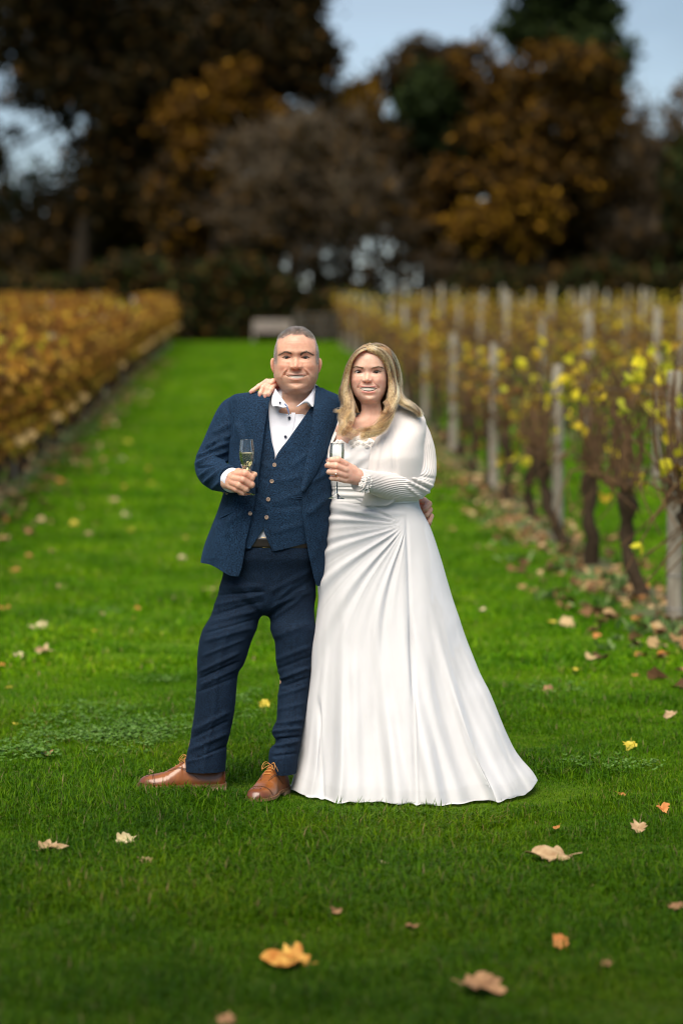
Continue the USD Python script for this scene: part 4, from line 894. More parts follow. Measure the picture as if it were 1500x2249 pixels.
# collar: a stand round the neck and two fold-over wings
stand = loft_px([[(686, 878, -.085), (694, 866, -.03), (694, 855, .05), (650, 850, .085), (607, 855, .05), (605, 866, -.03), (618, 882, -.085)], [(689, 866, -.085), (697, 853, -.03), (696, 845, .05), (650, 840, .085), (604, 845, .05), (602, 853, -.03), (612, 868, -.088)]], 40, 6)
mpart(man, 'collar', free_panel(stand, .002), 'shirt_cotton', smooth=True)
wing_l = loft_px([[(602.5, 847, -.035), (606, 854, -.075), (614, 868, -.103), (626, 884, -.117), (633, 893, -.120)], [(598, 858, -.052), (601, 869, -.094), (607, 880, -.119), (617, 889, -.129), (629, 894.5, -.130)], [(596.5, 868, -.060), (597, 880, -.101), (599.5, 892, -.124), (606, 892, -.133), (621, 895.5, -.136)]], 24, 9)
wing_l[:, :, 2] -= .004 * np.sin(np.linspace(0, PI, 9))[:, None] if wing_l.shape[0] == 9 else .004 * np.sin(np.linspace(0, PI, 9))[None]
mpart(man, 'collar_wing', free_panel(wing_l, .0022), 'shirt_cotton', smooth=True)
wing_r = loft_px([[(691, 848, -.035), (686, 858, -.078), (675, 872, -.106), (661, 884, -.118), (650, 893, -.122)], [(693, 858, -.05), (689, 868, -.092), (681, 878, -.115), (668, 884, -.126), (655, 891, -.130)], [(694, 868, -.058), (691, 880, -.098), (687, 893, -.122), (678, 882, -.130), (668, 880, -.132)]], 24, 9)
mpart(man, 'collar_wing', free_panel(wing_r, .0022), 'shirt_cotton', smooth=True)
placket = panel(TORSO, [(640, 906), (636, 930), (622, 975), (606, 1006)], [(649.5, 903), (645, 935), (632, 980), (612, 1006)], -.0165, .002, 8, 40)
mpart(man, 'placket', placket, 'shirt_cotton', smooth=60)
trim = loft_px([[(623.5, 886, -.128), (628.5, 894, -.134), (632, 903, -.139), (634.5, 911, -.143)], [(627, 886, -.127), (632.5, 894, -.133), (635, 902, -.138), (635.5, 911, -.142)]], 14, 4)
mpart(man, 'collar_trim', free_panel(trim, .0015), 'shirt_trim', smooth=True)
def button(parent, c, r, mat, holes=True, n=None):
    """A four-hole button with a raised rim facing n."""
    m = trimesh.creation.revolve([(0, .35), (.62, .35), (.74, .55), (.9, .55), (1, .3), (1, -.2), (0, -.2)], sections=24); v = np.array(m.vertices) * r; z = np.array([0, -1, .15]) if n is None else np.asarray(n, float); z = z / np.linalg.norm(z)
    x = np.cross((0, 0, 1.0), z); x /= np.linalg.norm(x); yv = np.cross(z, x); Rm = np.stack([x, yv, z], 1)
    b = mpart(parent, 'button', (v @ Rm.T + c, np.array(m.faces)), mat, smooth=35)
    if holes:
        hs = [(trimesh.creation.cylinder(radius=r * .13, height=r * .12, sections=8)) for _ in range(4)]
        hv = cat([(np.array(h.vertices) + (dx * r * .24, dz * r * .24, r * .37), np.array(h.faces)) for h, (dx, dz) in zip(hs, ((1, 1), (1, -1), (-1, 1), (-1, -1)))])
        mpart(b if False else parent, 'button_thread', (hv[0] @ Rm.T + c, hv[1]), 'button_dark', smooth=False)
for bx_, by_ in ((635.5, 917.5), (627, 959)): button(man, TORSO.front(bx_, by_, -.0125), 3.3 * SP, 'navy_button', holes=False)
button(man, px(615, 884, Y0 - .136), 2.4 * SP, 'navy_button', holes=False)

# --- waistcoat
WC = [(612, 1014, 690, 1003, 3, .0025)]
yW = rows_of((856, 1003, 80), (1003, 1158, 50), (1158, 1204, 24))
w_r = pch([856, 880, 900, 960, 1003, 1158, 1180, 1204], [698, 693, 680, 637, 607, 582, 590, 602]); w_l = pch([856, 880, 900, 960, 1003, 1158, 1180, 1204], [594, 591, 590.5, 596.5, 605.5, 579.5, 566, 552])
wf = [(690, 985, 640, 1025, 5, 0.0040), (560, 1010, 600, 1030, 6, 0.0032), (660, 1080, 600, 1105, 6, 0.0035), (665, 1110, 598, 1118, 4, -0.0032), (664, 1045, 604, 1058, 6, 0.0032), (560, 1090, 590, 1120, 5, 0.0032), (668, 1150, 600, 1170, 6, 0.0032), (563, 1040, 595, 1062, 4, -0.0024)]
wc = wrap(TORSO, yW, w_r, w_l, lambda s, y: -.0085 + .0022 * sstep(.05, .02, s) - .001 * (s > .97))
qw = to_px(wc.reshape(-1, 3)).reshape(*wc.shape[:2], 2); wc[..., 2] += sstep(1150, 1204, qw[..., 1]) * np.clip(np.abs(qw[..., 0] - 603) - 0, 0, 70) * np.where(qw[..., 0] > 603, .24, .10) * SP * (wc[..., 1] < Y0)
Vw, Fw = slab(wc, .003); Vw = fold(Vw, Fw, wf); mpart(man, 'waistcoat', (Vw, Fw), 'navy_tweed', smooth=50)
for bx_, by_ in ((603, 1021), (597, 1057), (589, 1097), (585.5, 1136.5)): button(man, TORSO.front(bx_, by_, -.0035), 4.6 * SP, 'horn_button')
for (xa, ya, xb, yb) in ((640, 1093, 664, 1091), (640, 1097, 664, 1095)):
    P = np.array([TORSO.front(x, y, -.0045) for x, y in zip(np.linspace(xa, xb, 8), np.linspace(ya, yb, 8))]); mpart(man, 'pocket_welt', tube(P, .0022, 6), 'navy_tweed', smooth=True)
# back of the shirt tail, belt and buckle in the gap below the waistcoat
belt = panel(TORSO, [(520, 1180), (520, 1201)], [(680, 1184), (680, 1204)], -.0165, .004, 40, 6); mpart(man, 'belt', belt, 'belt_leather', smooth=True)
Pb = [TORSO.front(x, y, -.0145) for x, y in ((574, 1181), (599, 1183), (600, 1202), (578, 1203), (574, 1181))]; Pb = np.vstack([np.linspace(Pb[i], Pb[i + 1], 6) for i in range(4)])
mpart(man, 'buckle', tube(Pb, .0014, 6), 'brass', smooth=True)

# --- jacket body with its open front
yJ = rows_of((853, 872, 30), (872, 1262, 150))
j_r = pch([853, 860, 880, 900, 940, 985, 1030, 1075, 1110, 1150, 1200, 1240, 1262], [694, 695, 694, 690, 687, 681, 671, 664, 664, 668, 676, 686, 693])
j_l = pch([853, 860, 880, 900, 940, 985, 1030, 1075, 1110, 1150, 1185, 1215, 1240, 1262], [598, 598, 592, 587, 580, 575, 569, 566, 561, 553, 546, 541, 536, 528])
jf = [(512, 880, 508, 960, 5, -.0068), (520, 1090, 500, 1180, 9, .0068), (540, 1120, 500, 1150, 8, .0068), (735, 960, 690, 1010, 8, .0068), (730, 1030, 680, 1060, 7, .0068), (722, 1090, 675, 1130, 8, .0068), (715, 1150, 690, 1230, 8, .0051), (520, 930, 545, 1000, 10, .0085), (700, 1190, 690, 1260, 6, -.0051), (480, 1150, 470, 1230, 8, .0051)]
def jump(P):
    q = to_px(P.reshape(-1, 3)).reshape(*P.shape[:2], 2)
    return P
jk = wrap(TORSO, yJ, j_r, j_l, lambda s, y: .004 + .004 * np.minimum(s, 1 - s) * 4 + .010 * sstep(1150, 1262, y) * np.sin(PI * s) ** .5, n=190)
# the hem slopes: lower towards the front corners, the right hand side hangs lowest
q = to_px(jk.reshape(-1, 3)).reshape(*jk.shape[:2], 2); drop = sstep(1120, 1262, q[..., 1]); xx = q[..., 0]
low = np.where(xx < 600, -28 + 24 * sstep(455, 515, xx) - 16 * sstep(530, 543, xx) * 1.0, -6 + 26 * sstep(660, 700, xx)); frontw = sstep(Y0 + .05, Y0 - .05, jk[..., 1]); jk[..., 2] -= drop * (frontw * low - 26 * (1 - frontw)) * SP
Vj, Fj = slab(jk, .004); Vj = fold(Vj, Fj, jf, lambda V: .0016 * (meshkit.fbm(V * (9, 9, 5), 3, 3) - .5)); jacket = mpart(man, 'jacket', (Vj, Fj), 'navy_tweed', smooth=50)
def lap_off(base, roll): return lambda u, v: base + roll * np.sin(np.clip(u, 0, 1) * PI) ** .7 - .003 * u
lapL = panel(TORSO, [(598, 856), (591, 885), (586, 910), (580, 945), (576, 985), (570, 1030), (566.5, 1070)], [(566, 864), (548, 888), (541, 905), (533, 915), (541, 955), (553, 1010), (564, 1072)], lap_off(.017, .007), .006, 18, 90)
lapR = panel(TORSO, [(694, 856), (692, 880), (688, 910), (685, 945), (679, 990), (670, 1035), (663.5, 1076)], [(716, 864), (728, 885), (734, 900), (731, 922), (716, 985), (692, 1040), (666, 1080)], lap_off(.017, .007), .006, 18, 90)
lpL = mpart(man, 'lapel', lapL, 'navy_tweed', smooth=50); lpR = mpart(man, 'lapel', lapR, 'navy_tweed', smooth=50)
colL = panel(TORSO, [(600, 847), (597, 855), (592, 872), (589, 884)], [(590, 849), (573, 860), (556, 876), (549, 886)], .019, .0035, 12, 30)
colR = panel(TORSO, [(692, 847), (694, 856), (694, 870), (693, 880)], [(700, 849), (709, 858), (720, 872), (727, 884)], .019, .0035, 12, 30)
mpart(man, 'jacket_collar', colL, 'navy_tweed', smooth=50); mpart(man, 'jacket_collar', colR, 'navy_tweed', smooth=50)
flap = panel(TORSO, [(515, 1108), (487, 1120)], [(513, 1125), (485, 1139)], lambda u, v: .013 + .006 * u, .004, 8, 24); mpart(man, 'pocket_flap', flap, 'navy_tweed', smooth=50)
button(man, TORSO.front(549.5, 1128, .012), 4.4 * SP, 'horn_button')
for (xa, ya, xb, yb) in ((674, 1093, 680, 1094), (676, 1143, 682, 1144), (710, 902, 718, 906)):
    mpart(man, 'buttonhole', tube(np.array([TORSO.front(x, y, .0088 if ya > 1000 else .0205) for x, y in zip(np.linspace(xa, xb, 5), np.linspace(ya, yb, 5))]), .0014, 5), 'navy_trouser', smooth=True)
# sleeves
def sleeve(path, r, r2, folds, n=64, m=120, noise=.002, seed=1):
    P = spline(path, m); t = np.linspace(0, 1, m); V, F = tube(P, pch(np.linspace(0, 1, len(r)), r)(t) * SP, n, caps=True, r2=pch(np.linspace(0, 1, len(r2)), r2)(t) * SP, up=(0, -1, 0))
    return fold(V, F, folds, lambda q: noise * (meshkit.fbm(q * 14, 3, seed) - .5)), F
sl = sleeve([J(542, 893, .02), J(518, 905, .015), J(497, 945, .0085), J(474, 990, -.0085), J(462, 1022, -.03), J(474, 1042, -.09), J(492, 1049, -.155), J(508, 1054, -.218)], [22, 37, 38, 35, 34, 32, 30.5, 29], [30, 40, 40, 37, 36, 34, 31, 29],
    [(436, 1000, 500, 972, 4, .0102), (432, 1018, 498, 990, 4, .0102), (440, 1044, 505, 1005, 4, .0085), (455, 980, 505, 955, 5, .0085), (448, 1060, 500, 1022, 4, .0085), (465, 1074, 505, 1040, 4, .0068), (495, 905, 515, 880, 5, -.0051), (470, 950, 505, 930, 5, .0068), (434, 1028, 480, 1022, 2.5, -.0085), (444, 995, 490, 962, 2.5, -.0085)])
mpart(man, 'sleeve', sl, 'navy_tweed', smooth=50)
slr = sleeve([J(716, 893, .02), J(734, 915, .03), J(748, 985, .11), J(770, 1050, .20), J(815, 1088, .235), J(845, 1104, WH + .155)], [22, 36, 36, 34, 30, 25], [30, 40, 38, 36, 32, 26], [], seed=4)
mpart(man, 'sleeve', slr, 'navy_tweed', smooth=50)
def cuff(a, b, r, thick): P = np.linspace(a, b, 8); return tube(P, r, 40, caps=True)
c0, c1 = J(499, 1051, -.185), J(515.5, 1056.5, -.240); mpart(man, 'shirt_cuff', tube(np.linspace(c0, c1, 8), np.r_[.0, .026, .0275, .0485, .0485, .0480, .0465, .043][[3] * 6 + [6, 7]] * np.linspace(1, .98, 8), 40), 'shirt_cotton', smooth=40)
for k_ in range(3): button(man, J(484 + 7 * k_, 1077 + 3.0 * k_, -.128 - .022 * k_), 3.0 * SP, 'horn_button', holes=False, n=(-.2, -.75, -.5))
# --- trousers
def leg(rows, dc, folds, seed):
    r = np.array(rows, float); ys = np.linspace(r[0, 0], r[-1, 0], 230); f = pch(r[:, 0], r[:, 1:]); q = f(ys); n = 96; th = np.arange(n) / n * 2 * PI
    xc, W, D = (q[:, 0] + q[:, 1]) / 2, (q[:, 1] - q[:, 0]) / 2, q[:, 2]; dcen = dc(ys); c, s = np.cos(th), np.sin(th); e = 2 / 2.25
    d = Y0 + dcen[:, None] - D[:, None] * SP * (np.sign(s) * np.abs(s) ** e)[None] ; x = xc[:, None] + W[:, None] * (np.sign(c) * np.abs(c) ** e)[None]
    dm = (Y0 + dcen)[:, None]; V = np.stack([(x - 750) / FPX * dm, d, CAM_H - (ys[:, None] - HORIZON) / FPX * dm + 0 * x], -1).reshape(-1, 3); F = grid_faces(len(ys), n, True)
    crease = .0065 * np.exp(-((th - PI / 2) / .09) ** 2); V = V.reshape(len(ys), n, 3); V[..., 1] -= (crease[None] * sstep(1300, 1360, ys)[:, None]); V = V.reshape(-1, 3)
    k = len(ys) * n; j = np.arange(n); V = np.vstack([V, V[:n].mean(0), V[-n:].mean(0)]); F = np.vstack([F, np.stack([np.full(n, k), (j + 1) % n, j], 1), np.stack([np.full(n, k + 1), k - n + j, k - n + (j + 1) % n], 1)])
    return V, F
lfold = [(480, 1290, 578, 1288, 8, 0.0037), (476, 1308, 580, 1300, 4, -0.0037), (470, 1330, 575, 1306, 7, 0.0043), (465, 1352, 572, 1322, 5, -0.0037), (462, 1368, 566, 1340, 7, 0.0043), (455, 1390, 556, 1362, 4, -0.0031), (452, 1408, 550, 1380, 6, 0.0037), (448, 1440, 535, 1405, 5, 0.0031),
    (440, 1475, 522, 1435, 6, 0.0050), (440, 1490, 522, 1455, 4, -0.0043), (442, 1505, 520, 1468, 6, 0.0043), (436, 1520, 515, 1490, 4, -0.0025), (425, 1605, 500, 1565, 7, 0.0043), (422, 1622, 500, 1585, 5, -0.0037), (415, 1650, 500, 1610, 7, 0.0050), (430, 1668, 497, 1640, 4, -0.0037), (412, 1675, 470, 1655, 5, 0.0031)]
rfold = [(590, 1300, 690, 1250, 8, 0.0037), (595, 1330, 690, 1270, 6, -0.0031), (600, 1330, 680, 1300, 7, 0.0043), (598, 1360, 660, 1315, 6, 0.0031), (600, 1400, 680, 1370, 8, 0.0025), (606, 1450, 680, 1420, 7, 0.0037), (608, 1470, 690, 1440, 5, -0.0031), (614, 1492, 680, 1466, 6, 0.0062), (620, 1508, 676, 1490, 4, -0.0050), (610, 1530, 672, 1508, 6, 0.0037),
    (606, 1592, 664, 1580, 7, 0.0062), (600, 1608, 660, 1600, 5, 0.0074), (612, 1624, 660, 1618, 4, -0.0074), (592, 1645, 655, 1628, 6, 0.0074), (600, 1662, 652, 1655, 4, -0.0043), (612, 1560, 668, 1545, 6, 0.0031)]
legL = leg([(1215, 500, 585, 62), (1250, 489, 590, 62), (1300, 470, 589, 60), (1345, 455.5, 583, 56), (1380, 446, 565, 54), (1410, 437.5, 552, 51), (1445, 433.5, 541, 48), (1462, 433, 534, 46), (1475, 433.5, 525, 44), (1500, 432, 520.5, 43), (1540, 429.5, 517.5, 42), (1580, 425, 512, 41), (1620, 418.5, 503, 41), (1640, 415, 498, 42), (1655, 411, 497.5, 43), (1680, 406.5, 496, 44), (1692, 405.5, 495.5, 44)], lambda y: -.02 * sstep(1250, 1450, y) + .02 * sstep(1500, 1690, y), lfold, 5)
legR = leg([(1215, 588, 706, 62), (1250, 585, 704, 62), (1300, 584, 701, 60), (1345, 586.5, 699, 56), (1380, 593, 695, 54), (1410, 603.5, 691, 51), (1445, 606, 688, 48), (1475, 610, 685, 46), (1490, 616.5, 683, 44), (1508, 613, 680, 43), (1560, 608.5, 674, 42), (1585, 607, 669, 42), (1600, 599, 666, 44), (1612, 598.5, 664, 45), (1625, 606, 662, 42), (1638, 603, 660, 43), (1650, 592, 658, 46), (1665, 590, 655, 46), (1685, 590, 653, 45), (1697, 591, 651, 44)], lambda y: -.02 * sstep(1250, 1450, y) - .09 * sstep(1450, 1690, y), rfold, 6)
HIP = [(1186, 490, 712, 84, 62, 2.5), (1200, 488, 710, 85, 66, 2.5), (1250, 482, 706, 80, 70, 2.5), (1300, 478, 702, 68, 68, 2.4), (1330, 492, 694, 50, 56, 2.2), (1343, 540, 640, 30, 36, 2.0)]
hf_ = Form(HIP); yh = np.linspace(1186, 1343, 100); th = np.linspace(0, 2 * PI, 120, endpoint=False); hv = hf_.ring(yh[:, None] + 0 * th[None], th[None] + 0 * yh[:, None]).reshape(-1, 3); k = len(hv); j = np.arange(120)
hv = np.vstack([hv, hv[:120].mean(0), hv[-120:].mean(0)]); hF = np.vstack([grid_faces(100, 120, True), np.stack([np.full(120, k), (j + 1) % 120, j], 1), np.stack([np.full(120, k + 1), k - 120 + j, k - 120 + (j + 1) % 120], 1)])
TV, TF = fuse([legL, legR, (hv, hF)])
from scipy.sparse import coo_matrix
ii = np.concatenate([TF[:, 0], TF[:, 1], TF[:, 2], TF[:, 1], TF[:, 2], TF[:, 0]]); jj = np.concatenate([TF[:, 1], TF[:, 2], TF[:, 0], TF[:, 0], TF[:, 1], TF[:, 2]])
A_ = coo_matrix((np.ones(len(ii)), (ii, jj)), shape=(len(TV), len(TV))).tocsr(); A_.data[:] = 1; deg = np.asarray(A_.sum(1)); qy = to_px(TV)[:, 1]; wgt = (sstep(1225, 1262, qy) * sstep(1385, 1350, qy))[:, None] * .7
for _ in range(200): TV = TV + wgt * (A_ @ TV / deg - TV)                 # the seat runs smoothly into the legs
TV = fold(TV, TF, [(a, b, c, d, w * .8, h * 1.35) for a, b, c, d, w, h in lfold + rfold] + [(583, 1210, 584, 1325, 2.2, -.003), (588, 1345, 640, 1285, 6, .006), (590, 1350, 660, 1305, 5, -.004), (579, 1345, 520, 1278, 6, .005), (577, 1352, 505, 1300, 5, -.004), (584, 1335, 560, 1262, 6, .004), (586, 1335, 615, 1258, 6, .004)],
    lambda q: .0035 * (meshkit.fbm(q * (10, 10, 16), 3, 5) - .5) * sstep(1230, 1330, to_px(q)[:, 1]))
mpart(man, 'trousers', (TV, TF), 'navy_trouser', smooth=45)

# --- brogue shoes
look('tan_leather', {'a': ('attribute', {'attribute': 'Col'}), 'g': ('texture_coordinate', {}), 'n': ('noise_texture', {'scale': 35, 'detail': 4}), 'r': ('rgb_ramp', {'ramp': [(.3, (.72, .66, .6)), (.7, (1.15, 1.12, 1.1))]}), 'm': ('mix', {'mix_type': 'multiply', 'fac': 1.0}), 'p': ('principled_bsdf', {'roughness': .32, 'specular_ior_level': .5, 'coat_weight': .25, 'coat_roughness': .2})},
    [('a.color', 'm.color1'), ('g.object', 'n.vector'), ('n.fac', 'r.fac'), ('r.color', 'm.color2'), ('m.color', 'p.base_color')])
plain('sole_edge', (.12, .055, .025), (.20, .10, .05), scale=30, rough=.6)
plain('heel_stack', (.30, .19, .12), (.38, .26, .17), scale=30, rough=.7)
plain('brogue_hole', (.03, .012, .007), rough=.8)
plain('shoe_lace', (.30, .13, .03), (.42, .20, .05), scale=90, rough=.8)
def shoe(loc, rot, label, L=.345):
    """An oxford brogue lying along +x (toe), heel at the origin."""
    root = thing_part(man, 'shoe', loc, rot, label)
    xs_ = np.array([0, .03, .10, .22, .34, .42, .50, .60, .72, .82, .90, .96, 1.0]); half = pch(xs_, np.array([.016, .027, .035, .037, .036, .037, .041, .048, .0525, .050, .042, .029, .006])); top = pch(xs_, np.array([.085, .098, .104, .107, .112, .118, .106, .086, .068, .061, .056, .046, .022]))
    cen = pch([0, .4, .75, 1], [0, 0, .004, -.002]); t = 1 - (1 - np.linspace(0, 1, 90)) ** 1.3; a = np.linspace(0, PI, 40); V = []
    for q in t:
        h, w = top(q), half(q); sq = 2.0 if q < .5 else 2.3; c, s = np.cos(a), np.sin(a); pinch = 1 - .38 * sstep(.6, .15, q) * np.clip(s - .2, 0, 1)
        V.append(np.stack([np.full(40, q * L), cen(q) + w * np.sign(c) * np.abs(c) ** (2 / sq) * pinch, .020 + (h - .020) * np.abs(s) ** (2 / sq)], -1))
    V = np.array(V); crease_ = .0022 * (np.exp(-((t - .70) / .012) ** 2) + np.exp(-((t - .665) / .012) ** 2)); V[..., 2] -= crease_[:, None] * sstep(.03, .055, V[..., 2])
    R, C = V.shape[:2]; P = V.reshape(-1, 3); F = grid_faces(R, C); F = np.vstack([F, [[0, i + 1, i] for i in range(1, C - 1)], [[(R - 1) * C, (R - 1) * C + i, (R - 1) * C + i + 1] for i in range(1, C - 1)]])
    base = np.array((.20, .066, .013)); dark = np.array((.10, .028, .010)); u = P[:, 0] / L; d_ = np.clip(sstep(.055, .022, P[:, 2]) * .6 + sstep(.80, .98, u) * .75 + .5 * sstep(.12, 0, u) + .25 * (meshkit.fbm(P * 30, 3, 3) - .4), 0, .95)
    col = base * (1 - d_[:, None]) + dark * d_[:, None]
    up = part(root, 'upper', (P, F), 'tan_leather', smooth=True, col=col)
    a2 = np.linspace(0, 2 * PI, 90, endpoint=False); q = .5 + .515 * np.cos(a2); w = half(np.clip(q, 0, 1)) + .0045; y = cen(np.clip(q, 0, 1)) + np.where(np.sin(a2) > 0, 1, -1) * np.where(np.abs(np.sin(a2)) < .12, w * np.abs(np.sin(a2)) / .12, w)
    out = Polygon(np.stack([q * L, y], -1)).buffer(0); s_ = trimesh.creation.extrude_polygon(out, .011, engine='earcut'); s_.apply_translation((0, 0, .012)); part(root, 'sole', s_, 'sole_edge', smooth=30)
    hl_ = out.intersection(Polygon([(-1, -1), (.30 * L, -1), (.27 * L, 1), (-1, 1)])).buffer(-.001); hm = trimesh.creation.extrude_polygon(hl_, .0215, engine='earcut'); hm.apply_translation((0, 0, -.0095)); part(root, 'heel', hm, 'heel_stack', smooth=30)
    def on(u_, a_, o=.0006):
        h, w = top(u_), half(u_); sq = 2.0 if u_ < .5 else 2.3; c, s = math.cos(a_), math.sin(a_); pn = 1 - .38 * float(sstep(.6, .15, u_)) * max(min(s - .2, 1), 0); p_ = np.array([u_ * L, cen(u_) + w * np.sign(c) * abs(c) ** (2 / sq) * pn, .020 + (h - .020) * abs(s) ** (2 / sq)])
        return p_ + o * np.array([.0, c, s])
    seams = [tube(np.array([on(.80 + .02 * math.sin(a_), a_) for a_ in np.linspace(.15, PI - .15, 30)]), .0011, 5)]
    for sd in (1, -1):
        f_ = (lambda a_: a_) if sd > 0 else (lambda a_: PI - a_)
        seams += [tube(np.array([on(u_, f_(a_)) for u_, a_ in zip(np.linspace(.60, .40, 14), np.linspace(1.25, .55, 14))]), .0011, 5), tube(np.array([on(u_, f_(a_)) for u_, a_ in zip(np.linspace(.66, .30, 16), np.linspace(1.3, .25, 16))]), .0009, 5), tube(np.array([on(u_, f_(a_)) for u_, a_ in zip(np.linspace(.50, .36, 10), np.linspace(1.30, 1.05, 10))]), .0009, 5)]
    part(up, 'seam', cat(seams), 'brogue_hole', smooth=True)
    sp = trimesh.creation.icosphere(1, 1); dots = []
    for a_ in np.linspace(.3, PI - .3, 22): dots.append(on(.815 + .02 * math.sin(a_), a_, .0002))
    for u_, a_ in zip(np.linspace(.61, .41, 14), np.linspace(1.18, .48, 14)): dots += [on(u_, a_, .0002), on(u_, PI - a_, .0002)]
    for k_ in range(12): dots.append(on(.89 + .022 * math.cos(k_ * PI / 6), PI / 2 + .3 * math.sin(k_ * PI / 6), .0002))
    part(up, 'punched_holes', scatter(np.array(sp.vertices), np.array(sp.faces), np.array(dots), np.tile(np.eye(3), (len(dots), 1, 1)), np.full(len(dots), .0015)), 'brogue_hole', smooth=True, kind='stuff')
    lc = []
    for k_, u_ in enumerate((.43, .475, .52, .565)):
        A = [on(u_, a_, .0022 + .001 * math.sin(2 * a_)) for a_ in np.linspace(PI / 2 - .32, PI / 2 + .32, 8)]; lc.append(tube(np.array(A), .0017, 6))
    for s_ in (-1, 1):
        b0 = on(.43, PI / 2, .004); lc.append(tube(spline([b0, b0 + (.018, s_ * .020, .012), b0 + (.034, s_ * .026, -.012), b0 + (.020, s_ * .014, -.006), b0 + (.003, s_ * .002, .001)], 18), .0013, 6)); lc.append(tube(spline([b0, b0 + (.010, s_ * .016, .006), b0 + (.012, s_ * .034, -.022)], 10), .0012, 6))
    part(root, 'laces', cat(lc), 'shoe_lace', smooth=True)
def thing_part(parent, name, loc, rot, label=None):
    x = UsdGeom.Xform.Define(stage, numbered(parent.GetPath().pathString + '/' + name)); x.AddTranslateOp().Set(Gf.Vec3d(*map(float, loc))); x.AddRotateZOp().Set(float(math.degrees(rot))); data(x.GetPrim(), label=label); return x.GetPrim()
hl_pt = px(495, 1738, Y0 + .005); shoe(np.array([hl_pt[0], hl_pt[1], .004]) - man_base, PI + .10, 'shoe seen from its side, toe to the left')
hr_pt = px(620, 1738, 9.60); shoe(np.array([px(624, 1700, 9.56)[0], 9.52, .004]) - man_base, -PI / 2 - .32, 'shoe seen from the front')
# ------------------------------------------------------------------ the bride
def fabric(name, c, rough=.6, sheen=.1, trans=0.0, clear=0.0, bump=.06, speck=700, sub=0.0):
    nodes = {'g': ('texture_coordinate', {}), 'n': ('noise_texture', {'scale': speck, 'detail': 2}), 'n2': ('noise_texture', {'scale': 7, 'detail': 3}), 'r': ('rgb_ramp', {'ramp': [(.3, tuple(np.array(c) * .96)), (.7, c)]}), 'b': ('bump', {'strength': bump, 'distance': .001}),
             'p': ('principled_bsdf', {'roughness': max(rough, .85), 'specular_ior_level': .12, 'sheen_weight': sheen}), 't': ('translucent_bsdf', {'color': c}), 'm': ('mix_closure', {'fac': trans}), 'x': ('transparent_bsdf', {}), 'm2': ('mix_closure', {'fac': clear})}
    return look(name, nodes, [('g.object', 'n.vector'), ('g.object', 'n2.vector'), ('n2.fac', 'r.fac'), ('r.color', 'p.base_color'), ('n.fac', 'b.height'), ('b.normal', 'p.normal'), ('p.BSDF', 'm.closure1'), ('t.BSDF', 'm.closure2'), ('m.closure', 'm2.closure1'), ('x.BSDF', 'm2.closure2')], surface='m2.closure')
fabric('chiffon', (.73, .73, .745), rough=.55, trans=.15, clear=.34)
fabric('dress_satin', (.73, .73, .74), rough=.5)
fabric('ruched_crepe', (.73, .72, .72), rough=.55)
fabric('lace', (0.694, 0.678, 0.661), rough=.7)
fabric('knit', (.70, .66, .64), rough=.85, sheen=.35, clear=.15, bump=.2)
plain('gold', (.75, .50, .20), rough=.2, metallic=1.0)
look('gem', {'p': ('principled_bsdf', {'base_color': (.85, .87, .9), 'roughness': .05, 'metallic': .6})})
YW = 9.53
woman = thing('person', 'smiling woman with wavy blonde hair in white wedding dress and knitted bolero', 'person', px(850, 1742, YW))
woman_base = np.array(px(850, 1742, YW))
def wpart(parent, name, VF, mat, **kw):
    V, F = VF; return part(parent, name, (np.asarray(V) - woman_base, F), mat, **kw)
WD = 9.46
wmid = pch([757, 773, 817, 835, 853, 884, 900], [808, 806.5, 806.8, 805.6, 808.6, 811.5, 813])
